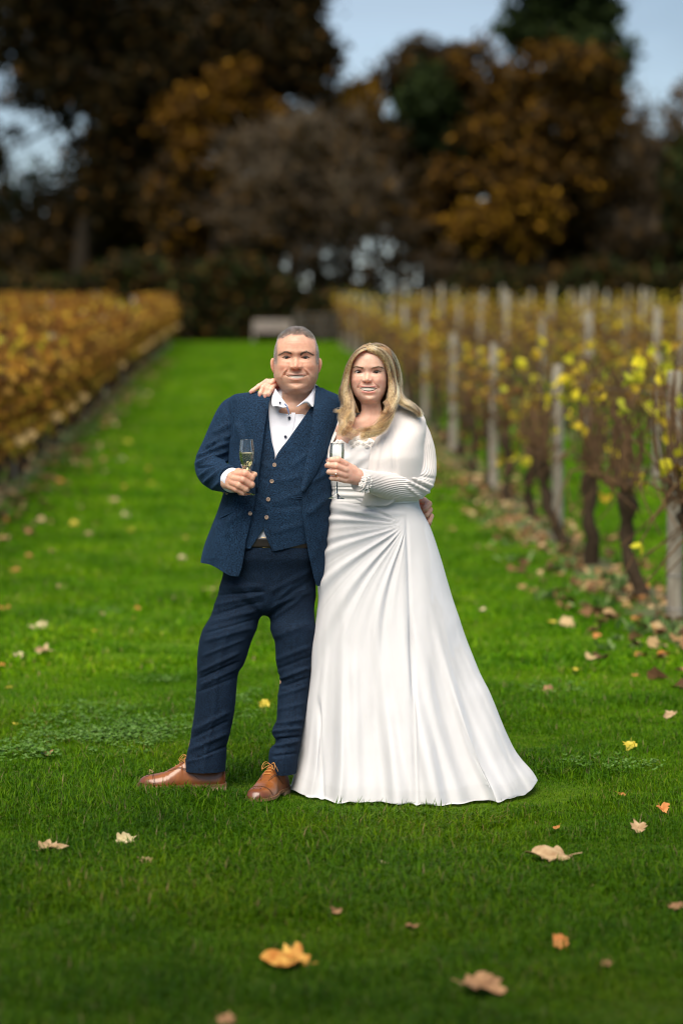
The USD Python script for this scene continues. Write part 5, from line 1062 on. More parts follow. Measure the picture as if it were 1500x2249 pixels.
def w_relief(x, y):
    a = np.abs(x)
    h = 1.2 * gauss(a, y, 18, 806, 13, 5) - 5.8 * gauss(a, y, 19.0, 816.0, 10.5, 5.8) - 1.6 * gauss(a, y, 8.5, 815, 4.5, 6)
    h += 4.4 * gauss(a, y, 26, 834, 13, 9.5) + .8 * gauss(a, y, 19.5, 825, 10, 3)
    t = sstep(811, 833, y) * sstep(841.5, 836.8, y)
    h += t * (2.0 + 6.6 * sstep(812, 832, y)) * np.exp(-(x / (3.8 + 2.4 * sstep(816, 834, y))) ** 2) + 4.4 * gauss(x, y, 0, 832, 6.2, 5.4)
    h += 5.4 * gauss(a, y, 8.2, 834.8, 3.7, 3.9) - 2.4 * gauss(a, y, 4.4, 839.3, 2.6, 1.5) - 1.3 * gauss(a, y, 12, 833.5, 2, 4)
    fx = 11.5 + 11.5 * sstep(833, 856, y); h -= 1.9 * np.exp(-((a - fx) / 3.0) ** 2) * sstep(831, 837, y) * sstep(862, 852, y)
    ml = 852.6 - 2.6 * (a / 20) ** 2 + .02 * x
    h += 1.7 * np.exp(-(a / 13) ** 2) * np.exp(-((y - ml + 3.6) / 2.0) ** 2) + 3.2 * np.exp(-(a / 12.5) ** 2) * np.exp(-((y - ml - 8.6) / 2.9) ** 2)
    h -= 2.2 * gauss(a, y, 21.5, 850.5, 3, 2.6) + 1.8 * gauss(x, y, 0, 867.5, 11, 2.6)
    h += 4.0 * gauss(x, y, .5, 876, 11, 6) 
    opening = sstep(1, .55, ((y - ml - 1.9) / (4.6 * np.clip(1 - (a / 17.5) ** 2, 0, 1) ** .8 + .45)) ** 2) * sstep(21, 18.5, a); h -= 6.5 * opening * sstep(20, 15, a) ** .5
    e = a - 19.5; ly = 817.0 - 3.5 * np.clip(1 - e ** 2 / 62, 0, 1) - .05 * e; lo = 817.0 + 2.2 * np.clip(1 - e ** 2 / 62, 0, 1) - .05 * e
    lid = (np.abs(e) < 7.8) * sstep(ly - .25, ly + .35, y) * sstep(lo + .3, lo - .3, y); h -= 4.6 * lid
    h += 1.6 * np.exp(-((y - ly + 2.2) / 1.8) ** 2) * sstep(10.5, 6.5, np.abs(e)) + .8 * np.exp(-((y - lo - 1.5) / 1.3) ** 2) * sstep(10, 6.5, np.abs(e))
    return h
w_rows = [(757, 820, 3, 10, 12, 2.0), (760, 820, 15, 20, 22, 2.0), (768, 818, 29, 32, 38, 2.1), (778, 815, 35.5, 39.5, 48, 2.2), (790, 812, 38.8, 43.5, 55, 2.3), (805, 810.5, 40.3, 45.5, 58, 2.3), (818, 810, 40.6, 43.5, 58, 2.3), (834, 810, 40.6, 44.5, 55, 2.25), (848, 810, 39.4, 46, 50, 2.2), (858, 810.5, 36.6, 46, 46, 2.1), (867, 811, 32.5, 45.5, 42, 2.05), (876, 811.8, 26.5, 42.5, 40, 2.0), (882, 813, 23, 36, 38, 2.0), (887, 814.5, 22, 24, 36, 2.0),
    (900, 816, 22.5, 20, 36, 2.0), (912, 815, 27, 20, 38, 2.0), (921, 814, 48, 24, 42, 2.1), (930, 816, 72, 24, 70, 2.3), (945, 818, 82, 26, 84, 2.4), (965, 818, 84, 40, 86, 2.4), (1000, 818, 84, 44, 86, 2.4), (1050, 820, 80, 34, 86, 2.4), (1120, 822, 80, 30, 88, 2.3), (1250, 820, 84, 30, 92, 2.2)]
w_tail = pch([757, 925, 945, 1000, 1250], [0, 0, .03, .05, .05])
whead = make_head(dict(rows=w_rows, fine=(772, 886), low=50, mid=wmid, relief=w_relief, d=WD))
def JW(x, y, dy): return px(x, y, Y0 + dy)
WG = -.335
hand_w = chain_hand(
    [([JW(757, 1019, WG - .030), JW(742, 1009.5, WG - .046), JW(729, 1010, WG - .038), JW(720.5, 1011.5, WG - .022)], np.array([8.0, 7.3, 6.2, 4.8]) * SP),
     ([JW(758, 1031, WG - .032), JW(738, 1023, WG - .050), JW(722, 1021, WG - .034), JW(717.5, 1022.5, WG - .008)], np.array([8.0, 7.2, 6.2, 5.0]) * SP),
     ([JW(757, 1043, WG - .030), JW(738, 1037, WG - .048), JW(724, 1036, WG - .032), JW(721, 1037, WG - .006)], np.array([7.8, 6.9, 6.0, 4.9]) * SP),
     ([JW(758, 1054, WG - .022), JW(742, 1050.5, WG - .038), JW(730, 1050, WG - .026), JW(727, 1050, WG - .006)], np.array([7.2, 6.1, 5.4, 4.5]) * SP),
     ([JW(776, 1030, WG + .02), JW(762, 1022, WG + .034), JW(748, 1018, WG + .036), JW(738, 1016, WG + .026)], np.array([9, 7.8, 6.8, 5.6]) * SP)],
    [([JW(783, 1042, WG + .012), JW(760, 1021, WG - .022)], np.array([13, 8.5]) * SP), ([JW(783, 1044, WG + .010), JW(761, 1032, WG - .024)], np.array([14, 9]) * SP), ([JW(783, 1048, WG + .010), JW(761, 1043, WG - .022)], np.array([14, 9]) * SP), ([JW(783, 1051, WG + .012), JW(763, 1053, WG - .014)], np.array([13, 8.5]) * SP),
     ([JW(800, 1053, WG + .036), JW(783, 1047, WG + .012)], np.array([16, 15]) * SP)])
SHY = -4
hand_s = chain_hand(
    [([JW(602, 838, .02), JW(586, 838, -.02), JW(569, 848, -.055), JW(556, 857, -.066), JW(551, 860, -.068)], np.array([6.6, 6.4, 5.6, 4.8, 4.2]) * SP),
     ([JW(605, 839, .005), JW(590, 839, -.045), JW(578, 851, -.082), JW(572, 863, -.090), JW(571, 868, -.090)], np.array([7.0, 6.8, 6.0, 5.2, 4.5]) * SP),
     ([JW(607, 841, -.005), JW(597, 841, -.052), JW(588, 854, -.090), JW(583, 866, -.098), JW(582, 871, -.098)], np.array([7.0, 6.8, 6.0, 5.2, 4.5]) * SP),
     ([JW(609, 843, -.010), JW(602, 844, -.055), JW(595, 855, -.092), JW(590.5, 864, -.099), JW(589.5, 868, -.099)], np.array([6.8, 6.2, 5.6, 4.9, 4.2]) * SP),
     ([JW(614, 842, .01), JW(606, 836, -.038), JW(599, 837, -.066), JW(595, 841, -.076)], np.array([7.2, 6.4, 5.8, 4.8]) * SP)],
    [([JW(622, 848, .07), JW(606, 840, .012)], np.array([11, 7]) * SP), ([JW(622, 848, .07), JW(608, 841, .0)], np.array([11, 7.5]) * SP), ([JW(622, 849, .07), JW(610, 843, -.006)], np.array([11, 7.5]) * SP), ([JW(632, 862, .11), JW(621, 848, .07)], np.array([13, 11.5]) * SP)])
wpieces = [whead, hand_w, hand_s,
    limb([JW(895, 925, .0), JW(908, 985, -.01), JW(910, 1035, -.03), JW(900, 1060, -.08), JW(850, 1064, -.21), JW(812, 1058, -.285), JW(797, 1053, WG + .036)], np.array([24, 32, 30, 27, 20, 16, 15]) * SP),
    limb([JW(745, 940, .04), JW(735, 938, .14), JW(692, 918, .195), JW(655, 895, .185), JW(632, 863, .11)], np.array([26, 26, 22, 17, 13]) * SP)]
for s in (-1, 1): wpieces.append(limb([JW(822 + s * 40, 1240, .0), JW(826 + s * 36, 1480, -.01), JW(830 + s * 34, 1700, .0), JW(826 + s * 34, 1728, -.09)], np.array([46, 30, 18, 15]) * SP))
WV, WF = fuse(wpieces)
def w_colour(V):
    q = to_px(V); x, y = q[:, 0] - wmid(q[:, 1]), q[:, 1]; a = np.abs(x); face = (y < 890) & (a < 46) & (V[:, 1] < 9.6) & (q[:, 0] > 740)
    c = np.tile(np.array((.57, .35, .265)), (len(V), 1)); H = face.astype(float)
    def tint(w, col): c[:] = c * (1 - w[:, None]) + np.array(col) * w[:, None]
    tint(H * .42 * gauss(a, y, 26, 836, 14, 11), (.58, .25, .20)); tint(H * .28 * gauss(x, y, 0, 834, 8, 7), (.58, .26, .2)); tint(H * .25 * sstep(800, 780, y), (.58, .38, .29))
    ml = 852.6 - 2.6 * (a / 20) ** 2 + .02 * x
    tint(H * .85 * sstep(19.5, 16, a) * np.exp(-((y - ml + 3.1) / 1.7) ** 4), (.44, .13, .125)); tint(H * .85 * sstep(17.5, 12, a) * np.exp(-((y - ml - 8.6) / 2.6) ** 4), (.52, .17, .155))
    op = (a < 19.5) & (np.abs(y - ml - 1.9) < 4.5 * np.clip(1 - (a / 17.5) ** 2, 0, 1) ** .8 + .4); tint(H * op * .92, (.09, .025, .022))
    tint(H * .55 * gauss(a, y, 4.5, 839.3, 2.3, 1.3), (.12, .05, .04)); tint(H * .42 * gauss(a, y, 19.5, 814.5, 10, 4.5), (.34, .19, .15)); tint(H * .35 * gauss(a, y, 19.5, 817, 9.5, 4.0), (.12, .07, .05))
    kn = meshkit.fbm(V * 90, 3, 9); tint((~face) * np.clip(1.2 * (kn - .48), 0, .45), (.58, .27, .21))
    return c
wpart(woman, 'body', (WV, WF), 'skin', smooth=True, col=w_colour(WV))
wface = lambda x, y: face_pt(w_rows, w_relief, wmid, WD, x, y)
for s in (-1, 1):
    c = px(806.9 + s * 19.5, 816.8, WD); c[1] = (wface(806.9 + s * 19.5, 813.0)[1] + wface(806.9 + s * 19.5, 820.4)[1]) / 2 + (.9 + 6.6) * SP; ld = np.array([-.01, -1, .01])
    eye(woman, c - woman_base, 6.6 * SP, ld / np.linalg.norm(ld))
    xs_ = np.linspace(-8.2, 8.6, 18); up = np.array([wface(806.9 + s * (19.5 + x), 816.6 - 3.1 * max(1 - (x / 8.2) ** 2, 0) - .05 * x) for x in xs_]) + (0, -.0014, 0)
    wpart(woman, 'eyelashes', tube(up, np.linspace(.0008, .0013, 18), 5), 'hair_dark', smooth=True)
    ls = [np.array([p, p + (s * .0006 * k, -.003, .0006), p + (s * .0016 * (k / 8 - .3) * 1.5, -.0052, .0034)]) - woman_base for k, p in enumerate(up[2:])]
    curves(woman, 'lash_hairs', ls, [np.array([.0006, .0005, .0002])] * len(ls), 'hair_dark')
gx_, gt_ = np.meshgrid(np.linspace(-16.5, 16.5, 90), np.linspace(0, 1, 10), indexing='ij'); ty = 850.2 - 2.6 * (gx_ / 20) ** 2 + gt_ * (7.0 - .006 * gx_ ** 2)
tooth = .5 * np.abs(np.sin((gx_ + 2.0) / 4.0 * PI)) ** .35; D = WD - (44.6 - .022 * gx_ ** 2 + tooth) * WD / FPX
wpart(woman, 'teeth', slab(np.stack([(808.8 + gx_ - 750) * WD / FPX, D, CAM_H - (ty - HORIZON) * WD / FPX], -1), .003), 'teeth', smooth=True)
plain('brow_brown', (.12, .075, .045), (.18, .12, .07), scale=50, rough=.6)
rs = np.random.RandomState(78)
for s in (-1, 1):
    bl = []
    for _ in range(150):
        t = rs.uniform(); x = 806.8 + s * (8.5 + 24.5 * t); y = 808.2 - 3.4 * math.sin(min(t * 1.3, 1.6) * PI * .5) + 3.0 * max(t - .6, 0) / .4 + rs.normal(0, .9 * (1.05 - .7 * t)); p0 = wface(x, y); p1 = wface(x + s * rs.uniform(2.5, 4.5), y - rs.uniform(-.4, .9) * (1 - t)); n = np.array([0, -1, .1])
        bl.append(np.array([p0 + n * .0003, (p0 + p1) / 2 + n * .0010, p1 + n * .0008]) - woman_base)
    curves(woman, 'eyebrow', bl, [np.array([.0007, .0006, .0003])] * len(bl), 'brow_brown')
# nails and ring
def nail(parent, c, n, r, mat, l=1.35):
    m = trimesh.creation.icosphere(2); v = np.array(m.vertices) * (r, r * .35, r * l); z = np.asarray(n, float); z /= np.linalg.norm(z); return wpart(parent, 'nail', (v + c, np.array(m.faces)), mat, smooth=True)
nail(woman, JW(719.5, 1009.6, WG - .029), (0, -1, 0), 3.0 * SP, 'nail_varnish'); nail(woman, JW(716.5, 1020.5, WG - .016), (0, -1, 0), 2.4 * SP, 'nail_varnish', 1.1)
for x, y, dy in ((551, 861, -.076), (570.5, 867.5, -.099), (582, 870.5, -.107), (589.5, 867, -.107)): nail(woman, JW(x, y, dy), (0, -1, 0), 2.7 * SP, 'nail')
rc = JW(737.5, 1040.5, WG - .046); a2 = np.linspace(0, 2 * PI, 40); ax_ = np.array([.94, 0, .18]); ax_ /= np.linalg.norm(ax_); e1 = np.array([0, -1.0, 0]); e2 = np.cross(ax_, e1)
ring = wpart(woman, 'ring', tube(rc + 7.3 * SP * (np.cos(a2)[:, None] * e1 + np.sin(a2)[:, None] * e2), .0013, 6, caps=False), 'gold', smooth=True)
gm = trimesh.creation.icosphere(1, .0028); wpart(woman, 'ring_stone', (np.array(gm.vertices) + rc + 8.2 * SP * e1, np.array(gm.faces)), 'gem', smooth=False)

# --- dress: skirt
def edge(rows): r = np.array(rows, float); return pch(r[:, 0], r[:, 1])
skL = edge([(1080, 727), (1100, 726.5), (1112, 722), (1125, 720), (1150, 718.5), (1180, 714.5), (1240, 706), (1300, 700), (1390, 690), (1480, 680), (1570, 668.5), (1660, 655), (1738, 636)])
skR = edge([(1080, 918), (1110, 922), (1130, 931), (1155, 944), (1215, 965), (1285, 985.5), (1370, 1011), (1450, 1041), (1535, 1076), (1610, 1110), (1680, 1148), (1720, 1171), (1738, 1180)])
skF = edge([(1080, 92), (1110, 96), (1150, 102), (1250, 116), (1400, 140), (1550, 172), (1738, 214)]); skB = edge([(1080, 60), (1110, 64), (1150, 72), (1300, 100), (1500, 150), (1738, 225)])
def skirt(y0, y1, off, n=420, m=230):
    ys = np.linspace(y0, y1, m); th = np.linspace(0, 2 * PI, n, endpoint=False); L, R, Fd, Bd = (f(ys)[:, None] for f in (skL, skR, skF, skB)); c, s = np.cos(th)[None], np.sin(th)[None]
    W = (R - L) / 2; xc = (R + L) / 2; k = sstep(1150, 1738, ys)[:, None]
    wav = k ** 2 * (12 * np.sin(9 * th + 1.0) + 9 * np.sin(14 * th + 2.2) + 7 * np.sin(23 * th) + 4 * np.sin(37 * th + .6))[None] * np.clip(1 - np.abs(c) ** 6, 0, 1)
    x = xc + (W + off / SP) * c; dep = np.where(s > 0, Fd + off / SP, Bd + off / SP) * s + wav * np.sign(s) * np.abs(s) ** .3
    d = YW - dep * SP; z = CAM_H - (ys[:, None] - HORIZON) * YW / FPX + 0 * x
    z = z + sstep(1640, 1738, ys)[:, None] * (.022 * (.5 + .5 * np.sin(7 * th + .7)) * (.3 + .7 * np.abs(c)) + .026 * sstep(.7, 1, c) * (s < .6))[...]
    return np.stack([(x - 750) / FPX * YW, d, np.maximum(z, .014)], -1)
G0 = np.array([892.0, 1150.0])
def pleats(V):
    q = to_px(V); dx, dy = G0[0] - q[:, 0], q[:, 1] - G0[1]; r = np.hypot(dx, dy); ph = np.arctan2(dy, dx)               # 0 = to the left, pi/2 = straight down
    w = ph + .10 * np.sin(r / 90.0) * np.exp(-r / 400)
    f = (np.abs(np.sin(11 * w + .6)) ** .8 - .6) * 1.0 + .7 * np.sin(29 * w + 1.3 + .4 * np.sin(5 * w)) + .45 * np.sin(47 * w + 2.0)
    amp = .0060 * sstep(0, 55, r) * (sstep(560, 170, r) * .85 + .15) * sstep(1.62, 1.25, ph) * sstep(-.75, -.25, ph)
    low = .006 * sstep(150, 620, r) * (np.sin(13 * w + .3) * .55 + .5 * np.sin(8 * w + 1.7)) * sstep(.55, 1.0, ph) * sstep(1.75, 1.55, ph)
    fine = .0022 * (meshkit.fbm(V * (16, 16, 5), 3, 6) - .5) * 2 * sstep(20, 120, r)
    return amp * f + low + fine
seam = [(893, 1150, 903, 1420, 4, -.006), (903, 1380, 916, 1790, 5, -.016), (884, 1180, 893, 1740, 12, .008), (925, 1240, 950, 1780, 20, .008), (1000, 1400, 1075, 1770, 20, -.010), (1060, 1500, 1130, 1760, 24, .010), (700, 1550, 706, 1765, 4, -.012), (780, 1450, 770, 1770, 14, .008), (850, 1500, 850, 1775, 12, -.006), (1010, 1330, 1090, 1640, 30, .006),
    (728, 1105, 840, 1112, 4, .005), (724, 1125, 880, 1128, 5, .006)]
def skirt_mesh(y0, y1, off, thick):
    P = skirt(y0, y1, off); V = P.reshape(-1, 3); F = grid_faces(P.shape[0], P.shape[1], True); V = fold(V, F, seam, pleats)
    n = facing(V, F); k = len(V); A, B = np.arange(P.shape[1]), (np.arange(P.shape[1]) + 1) % P.shape[1]; j = k - P.shape[1]
    return np.vstack([V, V - n * thick]), np.vstack([F, F[:, [0, 2, 1]] + k, np.stack([A, A + k, B], 1), np.stack([B, A + k, B + k], 1), np.stack([j + A, j + B, j + A + k], 1), np.stack([j + B, j + B + k, j + A + k], 1)])
V_, F_ = skirt_mesh(1082, 1738, 0, .0015)
dress = wpart(woman, 'skirt', (V_, F_), 'chiffon', smooth=True)
wpart(woman, 'skirt_lining', skirt_mesh(1084, 1704, -.010, .0015), 'dress_satin', smooth=True)
# --- bodice
BUST = Form([(930, 740, 905, 34, 52, 2.2), (945, 728, 912, 56, 54, 2.3), (962, 720, 914, 80, 56, 2.3), (985, 714, 917, 98, 58, 2.3), (1005, 712, 918, 104, 58, 2.3), (1030, 715, 918, 102, 58, 2.3), (1055, 721, 918, 96, 58, 2.3), (1075, 726, 918, 93, 58, 2.3), (1095, 727.5, 919, 93, 60, 2.2), (1125, 722, 926, 97, 64, 2.1)], dy=YW - Y0)
def cups(x, y): return 12 * gauss(x, y, 741, 1000, 24, 26) + 12 * gauss(x, y, 794, 992, 27, 30) - 5 * gauss(x, y, 766, 985, 8, 26)
btop = pch([700, 714, 722, 735, 746, 757, 766, 778, 792, 806, 822, 850, 930], [985, 982, 974, 967, 963, 968, 972, 961, 954, 957, 968, 985, 990])
n_, m_ = 260, 90; th = np.linspace(0, 2 * PI, n_, endpoint=False); xx = 815 + 104 * np.cos(th); top = np.where(np.sin(th) > 0, btop(xx), 985.0); yy = top[None] + (1100 - top)[None] * np.linspace(0, 1, m_)[:, None]
P = BUST.ring(yy, th[None] + 0 * yy, 0.0); q = to_px(P.reshape(-1, 3)); push = cups(q[:, 0], q[:, 1]).reshape(m_, n_) * SP * (np.sin(th) > 0)[None]; P[..., 1] -= push
V = P.reshape(-1, 3); F = grid_faces(m_, n_, True)
def ruche(V):
    q = to_px(V); x, y = q[:, 0], q[:, 1]; L = np.sin((y * .9 + (x - 770) * .75) / 4.3) * sstep(962, 980, y) * sstep(1062, 1035, y) * sstep(706, 720, x); w = np.sin((y - .05 * x) / 2.6) * sstep(1060, 1078, y) * sstep(1104, 1096, y)
    return .0016 * L + .0024 * w
V = fold(V, F, [(727, 1070, 900, 1072, 2, -.004)], ruche); k = len(V); nn = facing(V, F)
A, B = np.arange(n_), (np.arange(n_) + 1) % n_; bod = (np.vstack([V, V - nn * .002]), np.vstack([F, F[:, [0, 2, 1]] + k, np.stack([A, A + k, B], 1), np.stack([B, A + k, B + k], 1)]))
bodice = wpart(woman, 'bodice', bod, 'ruched_crepe', smooth=True)
def on_bust(x, y, o=0.0):
    p = BUST.front(x, y, o); p[1] -= float(cups(x, y)) * SP; return p
# lace flowers along the neckline and on the cuff
def rosette(rs_, r):
    ms = []; ic = trimesh.creation.icosphere(2)
    for ring_, k, rr in ((0, 7, 1.0), (1, 5, .62), (2, 3, .3)):
        for j in range(k):
            a = 2 * PI * j / k + rs_.uniform(-.3, .3); v = np.array(ic.vertices) * (.44, .34, .09); v[:, 2] += .22 * v[:, 0] ** 2 + .08 * ring_ + .10 * np.abs(v[:, 1]); v = v @ rotm((0, 1, 0), -.25 - .25 * ring_).T; v[:, 0] += rr * .62; ms.append((v @ rotm((0, 0, 1), a).T * r, np.array(ic.faces)))
    return cat(ms)
def orient(n):
    z = np.asarray(n, float) / np.linalg.norm(n); x = np.cross((0, 0, 1.0), z); x /= np.linalg.norm(x); return np.stack([x, np.cross(z, x), z], 1)
rs = np.random.RandomState(5)
for x, y, r in ((772, 971, 7.5), (781, 963, 7.5), (792, 960, 8), (803, 963, 7.5), (811, 970, 7), (787, 972, 7.5), (798, 974, 7), (776, 979, 5.5), (806, 980, 6), (741, 970, 6.5), (731, 975, 6.5), (749, 972, 6), (723, 983, 6), (820, 978, 6)):
    p = on_bust(x, y, .002); dpx = on_bust(x + 3, y, .002) - p; dpy = on_bust(x, y + 3, .002) - p; nrm = np.cross(dpx, dpy); nrm *= -np.sign(nrm[1]) if nrm[1] > 0 else 1; v, f = rosette(rs, r * SP); wpart(bodice, 'lace_flower', (v @ orient(nrm).T + p, f), 'lace', smooth=True)
# --- knitted bolero
BOL = Form([(889, 792, 884, 10, 36, 2.0), (892, 770, 900, 18, 44, 2.1), (899, 752, 914, 30, 50, 2.2), (910, 744, 924, 42, 54, 2.3), (926, 737, 931, 58, 57, 2.4), (945, 730, 932, 76, 60, 2.4), (962, 722, 930, 92, 62, 2.4), (985, 716, 928, 106, 64, 2.4), (1005, 715, 928, 112, 64, 2.4), (1030, 718, 928, 109, 64, 2.4), (1055, 722, 928, 104, 64, 2.4), (1080, 724, 928, 101, 66, 2.3), (1110, 722, 930, 101, 68, 2.2)], dy=YW - Y0)
yB = rows_of((890, 930, 40), (930, 1104, 90)); b_r = pch([889, 900, 915, 930, 955, 985, 1020, 1060, 1085, 1104], [862, 856, 848, 839, 826, 814, 808, 804, 799, 792]); b_l = pch([889, 900, 930, 960, 985, 1020, 1104], [784, 772, 752, 738, 727, 722, 724])
bol = wrap(BOL, yB, b_r, b_l, lambda s, y: .004 + .003 * sstep(.04, .0, s) + .0001 * np.sin(s * 2 * PI * 105), n=680)
qb = to_px(bol.reshape(-1, 3)).reshape(*bol.shape[:2], 2); bol[..., 2] += sstep(1060, 1104, qb[..., 1]) * sstep(845, 885, qb[..., 0]) * 18 * SP
Vb, Fb = slab(bol, .003); Vb = fold(Vb, Fb, [(862, 930, 868, 1040, 7, -.004), (880, 900, 850, 960, 10, .004), (840, 940, 815, 1080, 6, .004), (835, 1010, 860, 1095, 8, .004)]); bolero = wpart(woman, 'bolero', (Vb, Fb), 'knit', smooth=60)
def knit_sleeve(path, r, r2, folds, ribs=46, n=276, m=170):
    P = spline(path, m); t = np.linspace(0, 1, m); q = np.linspace(0, 1, len(r)); ra, rb = pch(q, r)(t) * SP, pch(q, r2)(t) * SP; V, F = tube(P, ra, n, True, rb, up=(0, -1, 0)); T, S, N = frames(P, (0, -1, 0))
    a = np.tile(np.arange(n) / n * 2 * PI, m); out = V[:m * n] - np.repeat(P, n, 0); out /= np.linalg.norm(out, axis=1, keepdims=True); V[:m * n] += out * (.0011 * np.cos(ribs * a))[:, None]
    return fold(V, F, folds, lambda p: .003 * (meshkit.fbm(p * 11, 3, 8) - .5)), F
ks = knit_sleeve([JW(872, 902, .0), JW(889, 915, .0), JW(903, 945, -.005), JW(910, 985, -.012), JW(912.5, 1022, -.024), JW(908, 1052, -.055), JW(884, 1066, -.12), JW(850, 1066, -.205), JW(815, 1059, -.275), JW(787, 1054, -.318)], [16, 27, 39, 45, 45.5, 43, 34, 28, 24, 25.5], [20, 30, 38, 42, 42, 40, 36, 29, 24, 25],
    [(900, 1048, 952, 1068, 3, .007), (893, 1056, 948, 1084, 3, .007), (905, 1042, 955, 1050, 3, -.005), (898, 1052, 950, 1076, 2, -.006), (890, 1066, 935, 1100, 3, .005), (930, 920, 945, 980, 6, .003), (867, 960, 872, 1035, 4, .003)])
sleeve_w = wpart(woman, 'knit_sleeve', ks, 'knit', smooth=True)
wpart(woman, 'knit_sleeve', knit_sleeve([JW(765, 912, .02), JW(748, 930, .06), JW(733, 938, .145), JW(692, 918, .195), JW(655, 895, .188), JW(634, 866, .12)], [20, 34, 33, 28, 21, 16], [24, 34, 33, 28, 21, 17], [], m=90), 'knit', smooth=True)
for x, y, r, dy in ((806, 1046, 8.5, -.347), (797, 1052, 8, -.352), (812, 1055, 8, -.338), (793, 1064, 8, -.350), (803, 1068, 8.5, -.346), (811, 1066, 7, -.337), (797, 1076, 7.5, -.340), (806, 1078, 7, -.334), (801, 1058, 7, -.352)):
    v, f = rosette(rs, r * .8 * SP); wpart(sleeve_w, 'lace_flower', (v @ orient((-.3, -1, .15 * (1058 - y) / 20)).T + JW(x, y, dy + .006), f), 'lace', smooth=True)

# --- hair: strands following locks (picture x, y, depth), over a close base
def hairmat(name, lo, mid, hi):
    look(name, {'g': ('geometry', {}), 'n': ('noise_texture', {'scale': 130, 'detail': 2}), 'r': ('rgb_ramp', {'ramp': [(.32, lo), (.5, mid), (.68, hi)]}), 'p': ('principled_hair_bsdf', {'model': 'Chiang', 'parametrization': 'Direct coloring', 'roughness': .28, 'radial_roughness': .4, 'coat': .1})}, [('g.position', 'n.vector'), ('n.fac', 'r.fac'), ('r.color', 'p.color')], surface='p.BSDF')
hairmat('hair_blonde', (.17, .088, .030), (.28, .155, .058), (.40, .24, .10)); hairmat('hair_light', (.36, .215, .09), (.50, .33, .155), (.62, .45, .25)); hairmat('hair_brown', (.035, .017, .007), (.075, .038, .015), (.13, .07, .03))
plain('hair_under', (.16, .09, .04), (.26, .155, .07), scale=60, rough=.5)
HB = Form([(754.5, 818, 836, 6, 10, 2.0), (757, 808, 846, 18, 26, 2.0), (762, 797, 855, 28, 38, 2.1), (771, 783, 864, 36, 50, 2.2), (785, 776, 868, 40, 58, 2.2), (805, 769, 873, 40, 62, 2.2), (830, 765, 876, 38, 62, 2.2), (860, 763, 876, 34, 60, 2.2), (890, 766, 872, 30, 58, 2.2), (915, 772, 862, 28, 56, 2.2)], dy=WD - Y0)
yH = rows_of((754.5, 775, 30), (775, 905, 60)); h_r = pch([752, 766, 776, 800, 830, 860, 900, 940], [808, 808, 829, 848, 855, 855, 850, 852]); h_l = pch([752, 766, 776, 800, 830, 860, 900, 940], [806.5, 806.5, 787, 771, 764.5, 768, 782, 795])
hb = wrap(HB, yH, h_r, h_l, lambda s, y: -.013 - .001 * np.sin(s * 300), n=200); wpart(woman, 'hair', slab(hb, .003), 'hair_under', smooth=True, label='under layer of the hair')
def lock(path, r0, r1, n, wave=0.0, turns=2.0, flat=.5, rs_=rs, k=34, spread=1.0, short=.12):
    out = []; C = spline(np.asarray(path, float), k); W = np.stack([(C[:, 0] - 750) / FPX * (Y0 + C[:, 2]), Y0 + C[:, 2], CAM_H - (C[:, 1] - HORIZON) / FPX * (Y0 + C[:, 2])], -1); T, S, N = frames(W, (0, -1, .1)); t = np.linspace(0, 1, k); rad = (r0 + (r1 - r0) * sstep(0, 1, t)) * (1 - .55 * sstep(.8, 1, t)) * SP; ph0 = rs_.uniform(0, 6.3)
    for _ in range(n):
        a, b = rs_.normal(0, .55), rs_.normal(0, .55) * flat; g = rs_.normal(0, .12); ph = ph0 + rs_.normal(0, .35); am = wave * SP * sstep(.15, .6, t) * (1 + .25 * rs_.normal())
        u = a * rad + am * np.sin(2 * PI * turns * t + ph); v = b * rad + am * .8 * np.cos(2 * PI * turns * t + ph); fly = rs_.normal(0, .4, 2)[:, None] * (rad * t ** 3 * spread)[None]
        L = W + S * (u + fly[0])[:, None] + N * (v + fly[1])[:, None]; e = max(6, int(k * (1 - short * rs_.uniform()))); out.append(L[:e] - woman_base)
    return out
B_, Lg, Br = [], [], []
def add(path, r0, r1, n, **kw):
    tone = rs.choice(3, p=(.42, .34, .24))                     # each lock keeps mostly one tone, so that the locks read against each other
    for l in lock(path, r0, r1, n, **kw): (B_, Lg, Br)[tone if rs.uniform() < .9 else rs.choice(3, p=(.5, .3, .2))].append(l)
T0 = WD - Y0
def fan(paths, n, r0, r1, cnt, **kw):
    """Locks blended between neighbouring guide paths."""
    paths = [spline(np.asarray(p, float), 12) for p in paths]
    for i in range(n):
        q = i / (n - 1) * (len(paths) - 1); j = min(int(q), len(paths) - 2); f = q - j; add(paths[j] * (1 - f) + paths[j + 1] * f + spline(rs.normal(0, 1.5, (4, 3)), 12) * (1, 1, .002), r0, r1, cnt, **kw)
